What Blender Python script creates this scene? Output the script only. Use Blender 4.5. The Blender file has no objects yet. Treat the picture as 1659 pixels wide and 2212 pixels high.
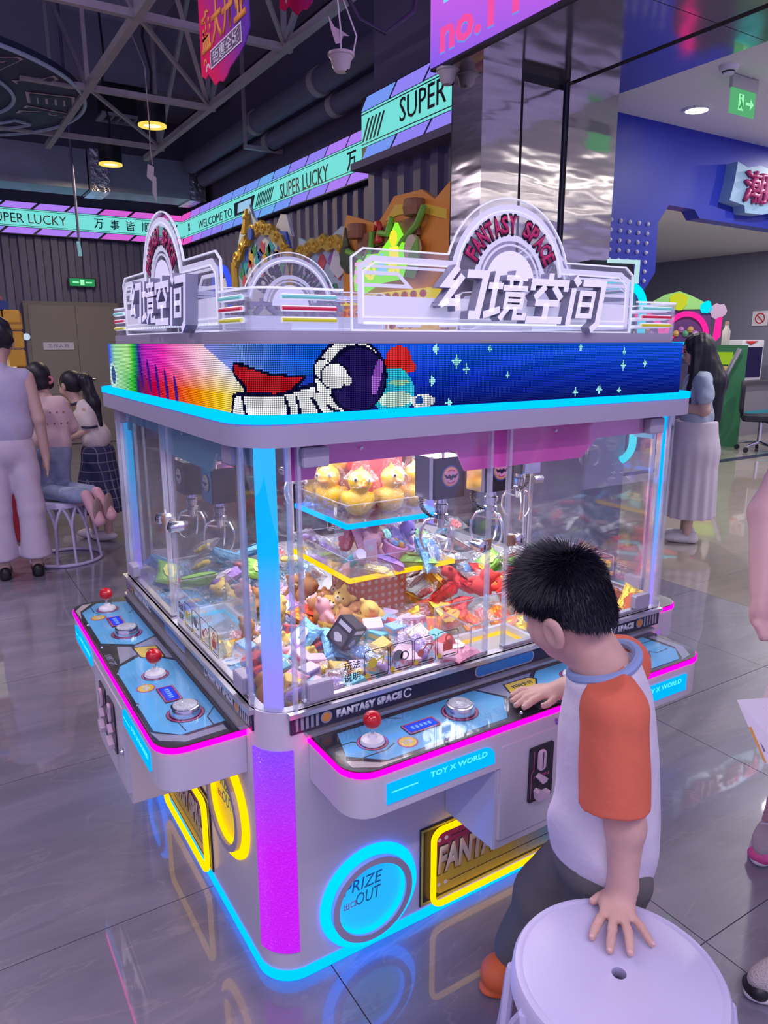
import bpy, bmesh, math, random
import numpy as np
from mathutils import Vector, Matrix, Euler
PI = math.pi
random.seed(7)
rng = np.random.default_rng(7)
scene = bpy.context.scene
COL = scene.collection

# ------------------------------------------------------------------ camera
# world axes: +X along the claw machine's front face, +Y along its left face (away), +Z up; metres
CAM = Vector((-0.5575, -1.3989, 1.55))
TILT, YAW, ROLL = 0.2276, 1.0116, -0.0021
fh = Vector((math.cos(YAW), math.sin(YAW), 0)); rt = Vector((math.sin(YAW), -math.cos(YAW), 0)); upv = Vector((0, 0, 1))
Fv = fh * math.cos(TILT) - upv * math.sin(TILT); Uv = fh * math.sin(TILT) + upv * math.cos(TILT)
Rv = rt * math.cos(ROLL) + Uv * math.sin(ROLL); Uv2 = -rt * math.sin(ROLL) + Uv * math.cos(ROLL)
cd = bpy.data.cameras.new('camera'); cam = bpy.data.objects.new('camera', cd); COL.objects.link(cam)
m = Matrix.Identity(4)
for i in range(3):
    m[i][0], m[i][1], m[i][2], m[i][3] = Rv[i], Uv2[i], -Fv[i], CAM[i]
cam.matrix_world = m
cd.sensor_fit = 'VERTICAL'; cd.sensor_height = 36.0; cd.lens = 36.0 * 1581.76 / 2212
cd.clip_start = 0.02; cd.clip_end = 100
scene.camera = cam

# ------------------------------------------------------------------ world, lights, exposure
w = bpy.data.worlds.new('world'); scene.world = w; w.use_nodes = True
w.node_tree.nodes['Background'].inputs[0].default_value = (0.56, 0.49, 0.98, 1)
w.node_tree.nodes['Background'].inputs[1].default_value = 0.80
scene.view_settings.view_transform = 'Standard'
scene.view_settings.look = 'None'
scene.view_settings.exposure = 0.0
scene.view_settings.gamma = 1.0
scene.view_settings.use_curve_mapping = False
cy = scene.cycles
cy.max_bounces = 10; cy.diffuse_bounces = 3; cy.glossy_bounces = 4; cy.transmission_bounces = 6
cy.transparent_max_bounces = 40; cy.caustics_reflective = False; cy.caustics_refractive = False
cy.sample_clamp_indirect = 4.0
cy.use_denoising = True

def area_light(name, loc, size, power, color=(1, 1, 1), rot=(0, 0, 0), sy=None):
    l = bpy.data.lights.new(name, 'AREA'); l.energy = power; l.color = color; l.size = size
    if sy: l.shape = 'RECTANGLE'; l.size_y = sy
    o = bpy.data.objects.new(name, l); o.location = loc; o.rotation_euler = rot; COL.objects.link(o)
    return o
# unseen fill tubes added behind and beside the camera, downlights of the mall and unseen fill disks added in the hall
for lx, ly in ((-3.2, -2.6), (-1.2, -2.6), (0.8, -2.6), (-3.2, -0.4), (2.0, -3.4)):
    area_light('hall_fill_tube', (lx, ly, 4.0), 2.2, 34, (0.98, 0.88, 1.0), (0, 0, 0.0), 0.12)
def disk_light(name, loc, size, power, color):
    o = area_light(name, loc, size, power, color); o.data.shape = 'DISK'; return o
for lx, ly, pw in ((5.1, 1.3, 26), (6.3, 2.1, 16), (6.9, 0.8, 26), (5.6, 3.6, 30), (7.6, 4.2, 40), (9.4, 6.0, 40), (9.2, 3.4, 36), (11.2, 5.0, 36)):
    disk_light('mall_downlight', (lx, ly, 3.10), 0.15, pw, (1.0, 0.95, 0.95))
for lx, ly, pw in ((-1.6, 4.6, 40), (-3.4, 9.0, 50), (-3.4, 7.0, 40), (-1.2, 2.2, 34)):
    disk_light('hall_fill_disk', (lx, ly, 4.1), 0.26, pw, (1.0, 0.86, 0.95))  # out-of-frame disks without fixtures, added to fill the hall with light
for ly in (0.3, -0.5, -1.3, -2.1):
    area_light('mall_strip_lamp', (5.4, ly, 3.09), 2.4, 7, (1.0, 0.95, 0.85), (0, 0, 0), 0.06)
# ------------------------------------------------------------------ materials
MATS = {}
def mat(name, color=(0.8, 0.8, 0.8), rough=0.5, metal=0.0, emit=None, strength=1.0, spec=0.5, bump=0.0, bscale=30.0, var=0.0, vscale=8.0, coat=0.0, detail=4.0, stretch=None):
    if name in MATS: return MATS[name]
    m = bpy.data.materials.new(name); m.use_nodes = True; nt = m.node_tree; b = nt.nodes['Principled BSDF']
    c = (*color, 1)
    b.inputs['Base Color'].default_value = c; b.inputs['Roughness'].default_value = rough; b.inputs['Metallic'].default_value = metal
    b.inputs['Specular IOR Level'].default_value = spec
    if coat: b.inputs['Coat Weight'].default_value = coat; b.inputs['Coat Roughness'].default_value = 0.05
    if emit is not None:
        b.inputs['Emission Color'].default_value = (*emit, 1); b.inputs['Emission Strength'].default_value = strength
    if bump or var:
        tc = nt.nodes.new('ShaderNodeTexCoord'); src = tc.outputs['Object']
        if stretch:
            mp = nt.nodes.new('ShaderNodeMapping'); mp.inputs['Scale'].default_value = stretch
            nt.links.new(src, mp.inputs['Vector']); src = mp.outputs['Vector']
    if var:
        n = nt.nodes.new('ShaderNodeTexNoise'); n.inputs['Scale'].default_value = vscale; n.inputs['Detail'].default_value = detail
        nt.links.new(src, n.inputs['Vector'])
        r = nt.nodes.new('ShaderNodeValToRGB'); r.color_ramp.elements[0].position = 0.3; r.color_ramp.elements[1].position = 0.7
        r.color_ramp.elements[0].color = (*[max(0, x * (1 - var)) for x in color], 1); r.color_ramp.elements[1].color = (*[min(1, x * (1 + var)) for x in color], 1)
        nt.links.new(n.outputs['Fac'], r.inputs['Fac']); nt.links.new(r.outputs['Color'], b.inputs['Base Color'])
    if bump:
        n = nt.nodes.new('ShaderNodeTexNoise'); n.inputs['Scale'].default_value = bscale; n.inputs['Detail'].default_value = detail
        nt.links.new(src, n.inputs['Vector'])
        bp = nt.nodes.new('ShaderNodeBump'); bp.inputs['Strength'].default_value = bump; bp.inputs['Distance'].default_value = 0.02
        nt.links.new(n.outputs['Fac'], bp.inputs['Height']); nt.links.new(bp.outputs['Normal'], b.inputs['Normal'])
    MATS[name] = m
    return m

def neon(name, color, strength=1.0):
    if name in MATS: return MATS[name]
    m = bpy.data.materials.new(name); m.use_nodes = True; nt = m.node_tree; nt.nodes.clear()
    o = nt.nodes.new('ShaderNodeOutputMaterial'); e = nt.nodes.new('ShaderNodeEmission')
    e.inputs[0].default_value = (*color, 1); e.inputs[1].default_value = strength
    nt.links.new(e.outputs[0], o.inputs[0]); MATS[name] = m
    return m

def clear(name, tint=(1, 1, 1), refl=0.10, rough=0.03, tintfac=0.0, bump=0.0, bscale=40.0, white=(0.9, 0.9, 0.95), edge=0.35):
    """see-through plastic: transparent + mirror by facing angle, with a little milky body"""
    if name in MATS: return MATS[name]
    m = bpy.data.materials.new(name); m.use_nodes = True; nt = m.node_tree; nt.nodes.clear()
    N = nt.nodes.new; L = nt.links.new
    o = N('ShaderNodeOutputMaterial'); tr = N('ShaderNodeBsdfTransparent'); tr.inputs[0].default_value = (*tint, 1)
    gl = N('ShaderNodeBsdfGlossy'); gl.inputs['Roughness'].default_value = rough; gl.inputs['Color'].default_value = (1, 1, 1, 1)
    df = N('ShaderNodeBsdfDiffuse'); df.inputs[0].default_value = (*white, 1)
    lw = N('ShaderNodeLayerWeight'); lw.inputs[0].default_value = edge
    mm = N('ShaderNodeMath'); mm.operation = 'MULTIPLY_ADD'; mm.inputs[1].default_value = 0.75; mm.inputs[2].default_value = refl; mm.use_clamp = True
    pw = N('ShaderNodeMath'); pw.operation = 'POWER'; pw.inputs[1].default_value = 2.0
    L(lw.outputs['Facing'], pw.inputs[0]); L(pw.outputs[0], mm.inputs[0])
    mx0 = N('ShaderNodeMixShader'); mx0.inputs[0].default_value = tintfac; L(tr.outputs[0], mx0.inputs[1]); L(df.outputs[0], mx0.inputs[2])
    mx = N('ShaderNodeMixShader'); L(mm.outputs[0], mx.inputs[0]); L(mx0.outputs[0], mx.inputs[1]); L(gl.outputs[0], mx.inputs[2])
    if bump:
        tc = N('ShaderNodeTexCoord'); n = N('ShaderNodeTexNoise'); n.inputs['Scale'].default_value = bscale; n.inputs['Detail'].default_value = 3
        L(tc.outputs['Object'], n.inputs['Vector']); bp = N('ShaderNodeBump'); bp.inputs['Strength'].default_value = bump; bp.inputs['Distance'].default_value = 0.02
        L(n.outputs['Fac'], bp.inputs['Height']); L(bp.outputs['Normal'], gl.inputs['Normal']); L(bp.outputs['Normal'], lw.inputs['Normal'])
    L(mx.outputs[0], o.inputs[0]); MATS[name] = m
    return m

# ------------------------------------------------------------------ mesh builder
def rr(x0, y0, x1, y1, r, n=6, corners=(1, 1, 1, 1)):
    """rounded rectangle, counter-clockwise from the lower left; corners = ll, lr, ur, ul"""
    pts = []
    for k, (cx_, cy_, a0) in enumerate(((x0 + r, y0 + r, PI), (x1 - r, y0 + r, 1.5 * PI), (x1 - r, y1 - r, 0), (x0 + r, y1 - r, 0.5 * PI))):
        if corners[k]:
            for i in range(n + 1):
                a = a0 + 0.5 * PI * i / n
                pts.append((cx_ + r * math.cos(a), cy_ + r * math.sin(a)))
        else:
            pts.append(((x0, y0), (x1, y0), (x1, y1), (x0, y1))[k])
    return pts

def arc(cx_, cy_, r, a0, a1, n=16):
    return [(cx_ + r * math.cos(math.radians(a0 + (a1 - a0) * i / n)), cy_ + r * math.sin(math.radians(a0 + (a1 - a0) * i / n))) for i in range(n + 1)]

XZ = Matrix(((1, 0, 0, 0), (0, 0, -1, 0), (0, 1, 0, 0), (0, 0, 0, 1)))     # 2D (u, v, out) -> x, z, facing -Y
class MB:
    def __init__(self): self.v = []; self.f = []; self.mi = []; self.M = Matrix.Identity(4); self.cm = 0
    def at(self, M): self.M = M; return self
    def m(self, i): self.cm = i; return self
    def add(self, vs, fs):
        k = len(self.v)
        self.v += [tuple(self.M @ Vector(p)) for p in vs]
        self.f += [tuple(k + i for i in f) for f in fs]; self.mi += [self.cm] * len(fs)
        return self
    def box(self, x0, y0, z0, x1, y1, z1):
        return self.add([(x0, y0, z0), (x1, y0, z0), (x1, y1, z0), (x0, y1, z0), (x0, y0, z1), (x1, y0, z1), (x1, y1, z1), (x0, y1, z1)],
                        [(0, 3, 2, 1), (4, 5, 6, 7), (0, 1, 5, 4), (1, 2, 6, 5), (2, 3, 7, 6), (3, 0, 4, 7)])
    def prism(self, pts, z0, z1, cap=True):
        n = len(pts)
        vs = [(p[0], p[1], z0) for p in pts] + [(p[0], p[1], z1) for p in pts]
        fs = [(i, (i + 1) % n, n + (i + 1) % n, n + i) for i in range(n)]
        if cap: fs += [tuple(range(n - 1, -1, -1)), tuple(range(n, 2 * n))]
        return self.add(vs, fs)
    def ring(self, outer, inner, z0, z1):
        n = len(outer); vs = []
        for z in (z0, z1): vs += [(p[0], p[1], z) for p in outer] + [(p[0], p[1], z) for p in inner]
        fs = []
        for i in range(n):
            j = (i + 1) % n
            fs += [(i, j, 2 * n + j, 2 * n + i), (n + j, n + i, 3 * n + i, 3 * n + j), (j, i, n + i, n + j), (2 * n + i, 2 * n + j, 3 * n + j, 3 * n + i)]
        return self.add(vs, fs)
    def stroke(self, pts, w, z0, z1, closed=False):
        """flat band of width w along a 2D path, extruded z0..z1"""
        P = [Vector((p[0], p[1])) for p in pts]; n = len(P); lo = []; hi = []
        for i in range(n):
            a = P[i - 1] if (i > 0 or closed) else P[i]; b = P[(i + 1) % n] if (i < n - 1 or closed) else P[i]
            d1 = (P[i] - a); d2 = (b - P[i])
            d1 = d1.normalized() if d1.length > 1e-9 else d2.normalized(); d2 = d2.normalized() if d2.length > 1e-9 else d1
            t = d1 + d2
            t = t.normalized() if t.length > 1e-6 else d1
            nn = Vector((-t.y, t.x)); k = max(0.35, nn.dot(Vector((-d1.y, d1.x))))
            lo.append(P[i] - nn * (w / 2 / k)); hi.append(P[i] + nn * (w / 2 / k))
        if closed: return self.ring(lo, hi, z0, z1)
        vs = [(p.x, p.y, z0) for p in lo] + [(p.x, p.y, z0) for p in hi] + [(p.x, p.y, z1) for p in lo] + [(p.x, p.y, z1) for p in hi]
        fs = []
        for i in range(n - 1):
            j = i + 1
            fs += [(i, n + i, n + j, j), (2 * n + i, 2 * n + j, 3 * n + j, 3 * n + i), (i, j, 2 * n + j, 2 * n + i), (n + j, n + i, 3 * n + i, 3 * n + j)]
        fs += [(0, 2 * n, 3 * n, n), (n - 1, 2 * n - 1, 4 * n - 1, 3 * n - 1)]
        return self.add(vs, fs)
    def tube(self, path, r, n=8, closed=False, cap=True):
        P = [Vector(p) for p in path]; k = len(P); rs = r if isinstance(r, (list, tuple)) else [r] * k
        vs = []; prev = None
        for i in range(k):
            a = P[i - 1] if (i > 0 or closed) else P[i]; b = P[(i + 1) % k] if (i < k - 1 or closed) else P[i]
            t = (b - a).normalized()
            if prev is None:
                prev = t.orthogonal().normalized()
            u = prev - t * prev.dot(t)
            u = u.normalized() if u.length > 1e-6 else t.orthogonal().normalized()
            prev = u; w_ = t.cross(u)
            for j in range(n):
                an = 2 * PI * j / n
                vs.append(tuple(P[i] + (u * math.cos(an) + w_ * math.sin(an)) * rs[i]))
        fs = []
        for i in range(k if closed else k - 1):
            ii = (i + 1) % k
            for j in range(n):
                jj = (j + 1) % n
                fs.append((i * n + j, i * n + jj, ii * n + jj, ii * n + j))
        if cap and not closed: fs += [tuple(range(n - 1, -1, -1)), tuple(range((k - 1) * n, k * n))]
        return self.add(vs, fs)
    def lathe(self, prof, n=24, cx=0, cy=0):
        vs = []; k = len(prof)
        for r, z in prof:
            for j in range(n):
                a = 2 * PI * j / n; vs.append((cx + max(r, 1e-5) * math.cos(a), cy + max(r, 1e-5) * math.sin(a), z))
        fs = [(i * n + j, i * n + (j + 1) % n, (i + 1) * n + (j + 1) % n, (i + 1) * n + j) for i in range(k - 1) for j in range(n)]
        if prof[0][0] > 1e-4: fs.append(tuple(range(n - 1, -1, -1)))
        if prof[-1][0] > 1e-4: fs.append(tuple(range((k - 1) * n, k * n)))
        return self.add(vs, fs)
    def sphere(self, c, r, n=12, sq=(1, 1, 1)):
        prof = []; vs = []; h = n // 2
        for i in range(h + 1):
            t = PI * i / h
            for j in range(n):
                a = 2 * PI * j / n
                rr_ = max(math.sin(t), 1e-4)
                vs.append((c[0] + r * sq[0] * rr_ * math.cos(a), c[1] + r * sq[1] * rr_ * math.sin(a), c[2] - r * sq[2] * math.cos(t)))
        return self.add(vs, [(i * n + j, i * n + (j + 1) % n, (i + 1) * n + (j + 1) % n, (i + 1) * n + j) for i in range(h) for j in range(n)])
    def mesh(self, name, mats, smooth=False, bevel=0.0):
        me = bpy.data.meshes.new(name); me.from_pydata(self.v, [], self.f)
        for x in (mats if isinstance(mats, (list, tuple)) else [mats]): me.materials.append(x)
        me.polygons.foreach_set('material_index', self.mi)
        bm = bmesh.new(); bm.from_mesh(me)
        bmesh.ops.remove_doubles(bm, verts=bm.verts, dist=1e-6)
        if bevel:
            es = [e for e in bm.edges if len(e.link_faces) == 2 and e.calc_face_angle(0) > 0.6]
            bmesh.ops.bevel(bm, geom=es, offset=bevel, segments=2, affect='EDGES', clamp_overlap=True)
        bmesh.ops.recalc_face_normals(bm, faces=bm.faces)
        if smooth:
            for f in bm.faces: f.smooth = True
            for e in bm.edges:
                if len(e.link_faces) == 2 and e.calc_face_angle(0) > 0.7: e.smooth = False
        bm.to_mesh(me); bm.free()
        return me
    def build(self, name, mats, parent=None, M=None, smooth=False, bevel=0.0):
        return link(name, self.mesh(name, mats, smooth, bevel), parent, M)

def link(name, me, parent=None, M=None):
    o = bpy.data.objects.new(name, me); COL.objects.link(o)
    if parent is not None: o.parent = parent
    if M is not None: o.matrix_local = M
    return o
def tag(o, label, cat, group=None, kind=None):
    o['label'] = label; o['category'] = cat
    if group: o['group'] = group
    if kind: o['kind'] = kind
    return o
def thing(name, label, cat, loc=(0, 0, 0), rotz=0.0, group=None):
    o = bpy.data.objects.new(name, None); COL.objects.link(o); o.location = loc; o.rotation_euler = (0, 0, rotz)
    o.empty_display_size = 0.1
    return tag(o, label, cat, group)
def struct(o): o['kind'] = 'structure'; return o
def copy_tree(o, parent=None):
    c = o.copy(); COL.objects.link(c); c.parent = parent
    for ch in list(o.children): copy_tree(ch, c)
    return c
def T(x=0, y=0, z=0): return Matrix.Translation((x, y, z))
def RZ(a): return Matrix.Rotation(a, 4, 'Z')
def RX(a): return Matrix.Rotation(a, 4, 'X')
def RY(a): return Matrix.Rotation(a, 4, 'Y')

TMP = bpy.data.scenes.new('lettering_bench')     # a scratch scene for turning type into meshes; removed at the end
def text_mesh(body, size=1.0, depth=0.0, bold=0.0, shear=0.0, spacing=1.0, align='CENTER', sx=1.0):
    """lettering as a flat or extruded mesh in its own xy plane, centred, cap height about 0.7*size"""
    cu = bpy.data.curves.new('lettering', 'FONT'); cu.body = body; cu.size = size; cu.extrude = depth; cu.offset = bold; cu.shear = shear
    cu.space_character = spacing; cu.align_x = align; cu.align_y = 'CENTER'; cu.resolution_u = 2
    o = bpy.data.objects.new('lettering', cu); TMP.collection.objects.link(o)
    vl = TMP.view_layers[0]; vl.update()
    me = bpy.data.meshes.new_from_object(o.evaluated_get(vl.depsgraph)); me.name = 'lettering'
    bpy.data.objects.remove(o); bpy.data.curves.remove(cu)
    if sx != 1.0: me.transform(Matrix.Diagonal((sx, 1, 1, 1)))
    me.materials.clear()
    return me
def fit_mesh(me, w, h=None):
    """scale lettering to width w (and height h), centred on its box"""
    n = len(me.vertices); co = np.empty(n * 3, dtype=np.float32); me.vertices.foreach_get('co', co); co = co.reshape(-1, 3)
    a = co.min(0); b = co.max(0)
    co[:, 0] = (co[:, 0] - (a[0] + b[0]) / 2) * (w / max(b[0] - a[0], 1e-6))
    sy = (h / max(b[1] - a[1], 1e-6)) if h else w / max(b[0] - a[0], 1e-6)
    co[:, 1] = (co[:, 1] - (a[1] + b[1]) / 2) * sy
    me.vertices.foreach_set('co', co.reshape(-1)); me.update()
    return me
def lettering(name, body, w, h, M, material, parent, depth=0.0004, bold=0.0, shear=0.0, spacing=1.0):
    me = fit_mesh(text_mesh(body, 1.0, 0.0, bold, shear, spacing), w, h)
    if depth:
        bm = bmesh.new(); bm.from_mesh(me)
        r = bmesh.ops.extrude_face_region(bm, geom=bm.faces[:])
        bmesh.ops.translate(bm, verts=[v for v in r['geom'] if isinstance(v, bmesh.types.BMVert)], vec=(0, 0, depth))
        bmesh.ops.recalc_face_normals(bm, faces=bm.faces); bm.to_mesh(me); bm.free()
    me.materials.append(material)
    return link(name, me, parent, M)
def glyph_arc(name, body, cx_, cy_, r, a0, a1, h, M, material, parent, bold=0.02, depth=0.001, grow=1.0):
    """letters set on an arc (degrees, left to right), joined into one mesh"""
    bm = bmesh.new(); n = len(body)
    for i, ch in enumerate(body):
        if ch == ' ': continue
        a = math.radians(a0 + (a1 - a0) * i / (n - 1))
        me = fit_mesh(text_mesh(ch, 1.0, 0, bold), abs(a1 - a0) / (n - 1) * PI / 180 * r * 0.92 * grow * (0.5 if ch == 'I' else 1), h * grow)
        me.transform(T(cx_ + r * math.cos(a), cy_ + r * math.sin(a), 0) @ RZ(a - PI / 2))
        bm.from_mesh(me); bpy.data.meshes.remove(me)
    if depth:
        rg = bmesh.ops.extrude_face_region(bm, geom=bm.faces[:])
        bmesh.ops.translate(bm, verts=[v for v in rg['geom'] if isinstance(v, bmesh.types.BMVert)], vec=(0, 0, depth))
        bmesh.ops.recalc_face_normals(bm, faces=bm.faces)
    me = bpy.data.meshes.new(name); bm.to_mesh(me); bm.free(); me.materials.append(material)
    return link(name, me, parent, M)

# ------------------------------------------------------------------ smooth bodies: blended distance fields, meshed with surface nets
def sdf_mesh(name, prims, vox, materials=None, cut=(), noise=None, smooth_iter=1):
    """prims: ('cap', a, b, ra, rb, k) | ('ell', c, (rx,ry,rz), 3x3 rotation or None, k) | ('sub', prim); cut: half spaces (point, normal) kept where dot<0"""
    lo = np.full(3, 1e9); hi = np.full(3, -1e9)
    def bounds(p):
        if p[0] == 'cap':
            a, b = np.array(p[1], float), np.array(p[2], float); r = max(p[3], p[4]); return np.minimum(a, b) - r, np.maximum(a, b) + r
        c = np.array(p[1], float); r = max(p[2]); return c - r, c + r
    for p in prims:
        if p[0] == 'sub': continue
        a, b = bounds(p); lo = np.minimum(lo, a); hi = np.maximum(hi, b)
    lo -= 3 * vox; hi += 3 * vox
    n = np.ceil((hi - lo) / vox).astype(int) + 1
    g = np.full(n, 0.2, dtype=np.float32)
    ax = [lo[i] + vox * np.arange(n[i]) for i in range(3)]
    def dist(p, X, Y, Z):
        if p[0] == 'cap':
            a, b = np.array(p[1], float), np.array(p[2], float); ab = b - a; L2 = max(ab @ ab, 1e-12)
            t = np.clip(((X - a[0]) * ab[0] + (Y - a[1]) * ab[1] + (Z - a[2]) * ab[2]) / L2, 0, 1)
            return np.sqrt((X - a[0] - t * ab[0]) ** 2 + (Y - a[1] - t * ab[1]) ** 2 + (Z - a[2] - t * ab[2]) ** 2) - (p[3] + (p[4] - p[3]) * t)
        c = np.array(p[1], float); r = p[2]; x, y, z = X - c[0], Y - c[1], Z - c[2]
        if p[3] is not None:
            R = np.array(p[3], float); x, y, z = R[0, 0] * x + R[1, 0] * y + R[2, 0] * z, R[0, 1] * x + R[1, 1] * y + R[2, 1] * z, R[0, 2] * x + R[1, 2] * y + R[2, 2] * z
        k0 = np.sqrt((x / r[0]) ** 2 + (y / r[1]) ** 2 + (z / r[2]) ** 2); k1 = np.sqrt((x / r[0] ** 2) ** 2 + (y / r[1] ** 2) ** 2 + (z / r[2] ** 2) ** 2)
        return k0 * (k0 - 1) / np.maximum(k1, 1e-9)
    for p in prims:
        sub = p[0] == 'sub'; q = p[1] if sub else p
        k = q[-1] if q[-1] else 1e-4
        a, b = bounds(q); mg = max(k, 0.0) + 3 * vox
        i0 = np.clip(np.floor((a - mg - lo) / vox).astype(int), 0, n); i1 = np.clip(np.ceil((b + mg - lo) / vox).astype(int) + 1, 0, n)
        if np.any(i1 <= i0): continue
        s = tuple(slice(i0[i], i1[i]) for i in range(3))
        X = ax[0][s[0]][:, None, None]; Y = ax[1][s[1]][None, :, None]; Z = ax[2][s[2]][None, None, :]
        d = dist(q, X, Y, Z).astype(np.float32); o = g[s]
        if sub:
            h = np.clip(0.5 - 0.5 * (o + d) / k, 0, 1); g[s] = o * (1 - h) - d * h + k * h * (1 - h)
        else:
            h = np.clip(0.5 + 0.5 * (o - d) / k, 0, 1); g[s] = o * (1 - h) + d * h - k * h * (1 - h)
    if noise is not None or cut:
        X = ax[0][:, None, None]; Y = ax[1][None, :, None]; Z = ax[2][None, None, :]
        if noise is not None: g += noise(X, Y, Z).astype(np.float32)
        for pt, nn in cut:
            nn = np.array(nn, float); nn /= np.linalg.norm(nn)
            g = np.maximum(g, ((X - pt[0]) * nn[0] + (Y - pt[1]) * nn[1] + (Z - pt[2]) * nn[2]).astype(np.float32))
    g[0] = g[-1] = 0.2; g[:, 0] = g[:, -1] = 0.2; g[:, :, 0] = g[:, :, -1] = 0.2
    neg = g < 0
    c = np.zeros(tuple(n - 1), dtype=np.int8)
    for dx in (0, 1):
        for dy in (0, 1):
            for dz in (0, 1):
                c += neg[dx:n[0] - 1 + dx, dy:n[1] - 1 + dy, dz:n[2] - 1 + dz]
    act = np.argwhere((c > 0) & (c < 8))
    idx = np.full(tuple(n - 1), -1, dtype=np.int32); idx[act[:, 0], act[:, 1], act[:, 2]] = np.arange(len(act))
    acc = np.zeros((len(act), 3)); cnt = np.zeros(len(act))
    corners = [(0, 0, 0), (1, 0, 0), (0, 1, 0), (1, 1, 0), (0, 0, 1), (1, 0, 1), (0, 1, 1), (1, 1, 1)]
    for a in range(8):
        for d in range(3):
            ca = corners[a]
            if ca[d] == 1: continue
            cb = list(ca); cb[d] = 1
            va = g[act[:, 0] + ca[0], act[:, 1] + ca[1], act[:, 2] + ca[2]]; vb = g[act[:, 0] + cb[0], act[:, 1] + cb[1], act[:, 2] + cb[2]]
            x = (va < 0) != (vb < 0)
            t = np.where(x, va / np.where(x, va - vb, 1), 0)
            pt = np.array(ca, float)[None, :] + t[:, None] * (np.array(cb, float) - np.array(ca, float))[None, :]
            acc[x] += pt[x]; cnt[x] += 1
    V = lo + vox * (act + acc / np.maximum(cnt, 1)[:, None])
    F = []
    for d in range(3):
        e1, e2 = (d + 1) % 3, (d + 2) % 3
        s0 = [slice(1, n[i] - 1) for i in range(3)]; s1 = list(s0); s0[d] = slice(0, n[d] - 1); s1[d] = slice(1, n[d])
        x = np.argwhere(neg[tuple(s0)] != neg[tuple(s1)])
        off = np.array([1, 1, 1]); off[d] = 0
        x = x + off
        up_ = neg[x[:, 0], x[:, 1], x[:, 2]]
        q = []
        for o1, o2 in ((0, 0), (-1, 0), (-1, -1), (0, -1)):
            y = x.copy(); y[:, e1] += o1; y[:, e2] += o2
            q.append(idx[y[:, 0], y[:, 1], y[:, 2]])
        q = np.stack(q, 1); q[~up_] = q[~up_][:, ::-1]
        F.append(q)
    F = np.concatenate(F)
    E = np.concatenate([F[:, [0, 1]], F[:, [1, 2]], F[:, [2, 3]], F[:, [3, 0]]])
    for _ in range(smooth_iter):
        s = np.zeros_like(V); k = np.zeros(len(V))
        for i in range(3):
            s[:, i] = np.bincount(E[:, 0], V[E[:, 1], i], len(V)) + np.bincount(E[:, 1], V[E[:, 0], i], len(V))
        k = np.bincount(E[:, 0], minlength=len(V)) + np.bincount(E[:, 1], minlength=len(V))
        V = 0.5 * V + 0.5 * s / np.maximum(k, 1)[:, None]
    me = bpy.data.meshes.new(name)
    me.vertices.add(len(V)); me.vertices.foreach_set('co', V.astype(np.float32).reshape(-1))
    me.loops.add(len(F) * 4); me.loops.foreach_set('vertex_index', F.astype(np.int32).reshape(-1))
    me.polygons.add(len(F)); me.polygons.foreach_set('loop_start', np.arange(0, len(F) * 4, 4, dtype=np.int32))
    me.polygons.foreach_set('loop_total', np.full(len(F), 4, dtype=np.int32))
    me.polygons.foreach_set('use_smooth', np.ones(len(F), dtype=bool))
    me.update(calc_edges=True); me.validate()
    for x in (materials or []): me.materials.append(x)
    return me
def rot3(f, u=(0, 0, 1)):
    """columns: right, forward, up for a local frame whose forward is f"""
    f = np.array(f, float); f /= np.linalg.norm(f); r = np.cross(f, u); r /= np.linalg.norm(r); u2 = np.cross(r, f)
    return np.stack([r, f, u2], 1)
# ------------------------------------------------------------------ room materials
def tile_material(name, dark, light, vein, rough, scale=1.3, veinw=0.5, spec=0.5):
    m = bpy.data.materials.new(name); m.use_nodes = True; nt = m.node_tree; N = nt.nodes.new; L = nt.links.new
    b = nt.nodes['Principled BSDF']; g = N('ShaderNodeNewGeometry')
    mp = N('ShaderNodeMapping'); mp.inputs['Scale'].default_value = (scale * 0.55, scale * 2.1, scale); mp.inputs['Rotation'].default_value = (0, 0, 0.35)
    L(g.outputs['Position'], mp.inputs['Vector'])
    n = N('ShaderNodeTexNoise'); n.inputs['Scale'].default_value = 2.2; n.inputs['Detail'].default_value = 8; n.inputs['Roughness'].default_value = 0.62; n.inputs['Distortion'].default_value = 0.8
    L(mp.outputs[0], n.inputs['Vector'])
    r = N('ShaderNodeValToRGB'); r.color_ramp.elements[0].position = 0.32; r.color_ramp.elements[1].position = 0.72
    r.color_ramp.elements[0].color = (*dark, 1); r.color_ramp.elements[1].color = (*light, 1); L(n.outputs['Fac'], r.inputs['Fac'])
    n2 = N('ShaderNodeTexNoise'); n2.inputs['Scale'].default_value = 1.6; n2.inputs['Detail'].default_value = 6; n2.inputs['Distortion'].default_value = 1.6; L(mp.outputs[0], n2.inputs['Vector'])
    s = N('ShaderNodeMath'); s.operation = 'SUBTRACT'; s.inputs[1].default_value = 0.5; L(n2.outputs['Fac'], s.inputs[0])
    a = N('ShaderNodeMath'); a.operation = 'ABSOLUTE'; L(s.outputs[0], a.inputs[0])
    mr = N('ShaderNodeMapRange'); mr.inputs[1].default_value = 0.0; mr.inputs[2].default_value = 0.012; mr.inputs[3].default_value = veinw; mr.inputs[4].default_value = 0.0; L(a.outputs[0], mr.inputs[0])
    mx = N('ShaderNodeMixRGB'); mx.inputs[2].default_value = (*vein, 1); L(mr.outputs[0], mx.inputs[0]); L(r.outputs[0], mx.inputs[1]); L(mx.outputs[0], b.inputs['Base Color'])
    b.inputs['Roughness'].default_value = rough; b.inputs['Specular IOR Level'].default_value = spec
    b.inputs['Coat Weight'].default_value = 0.75; b.inputs['Coat Roughness'].default_value = 0.03; b.inputs['Coat IOR'].default_value = 1.8
    return m
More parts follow.
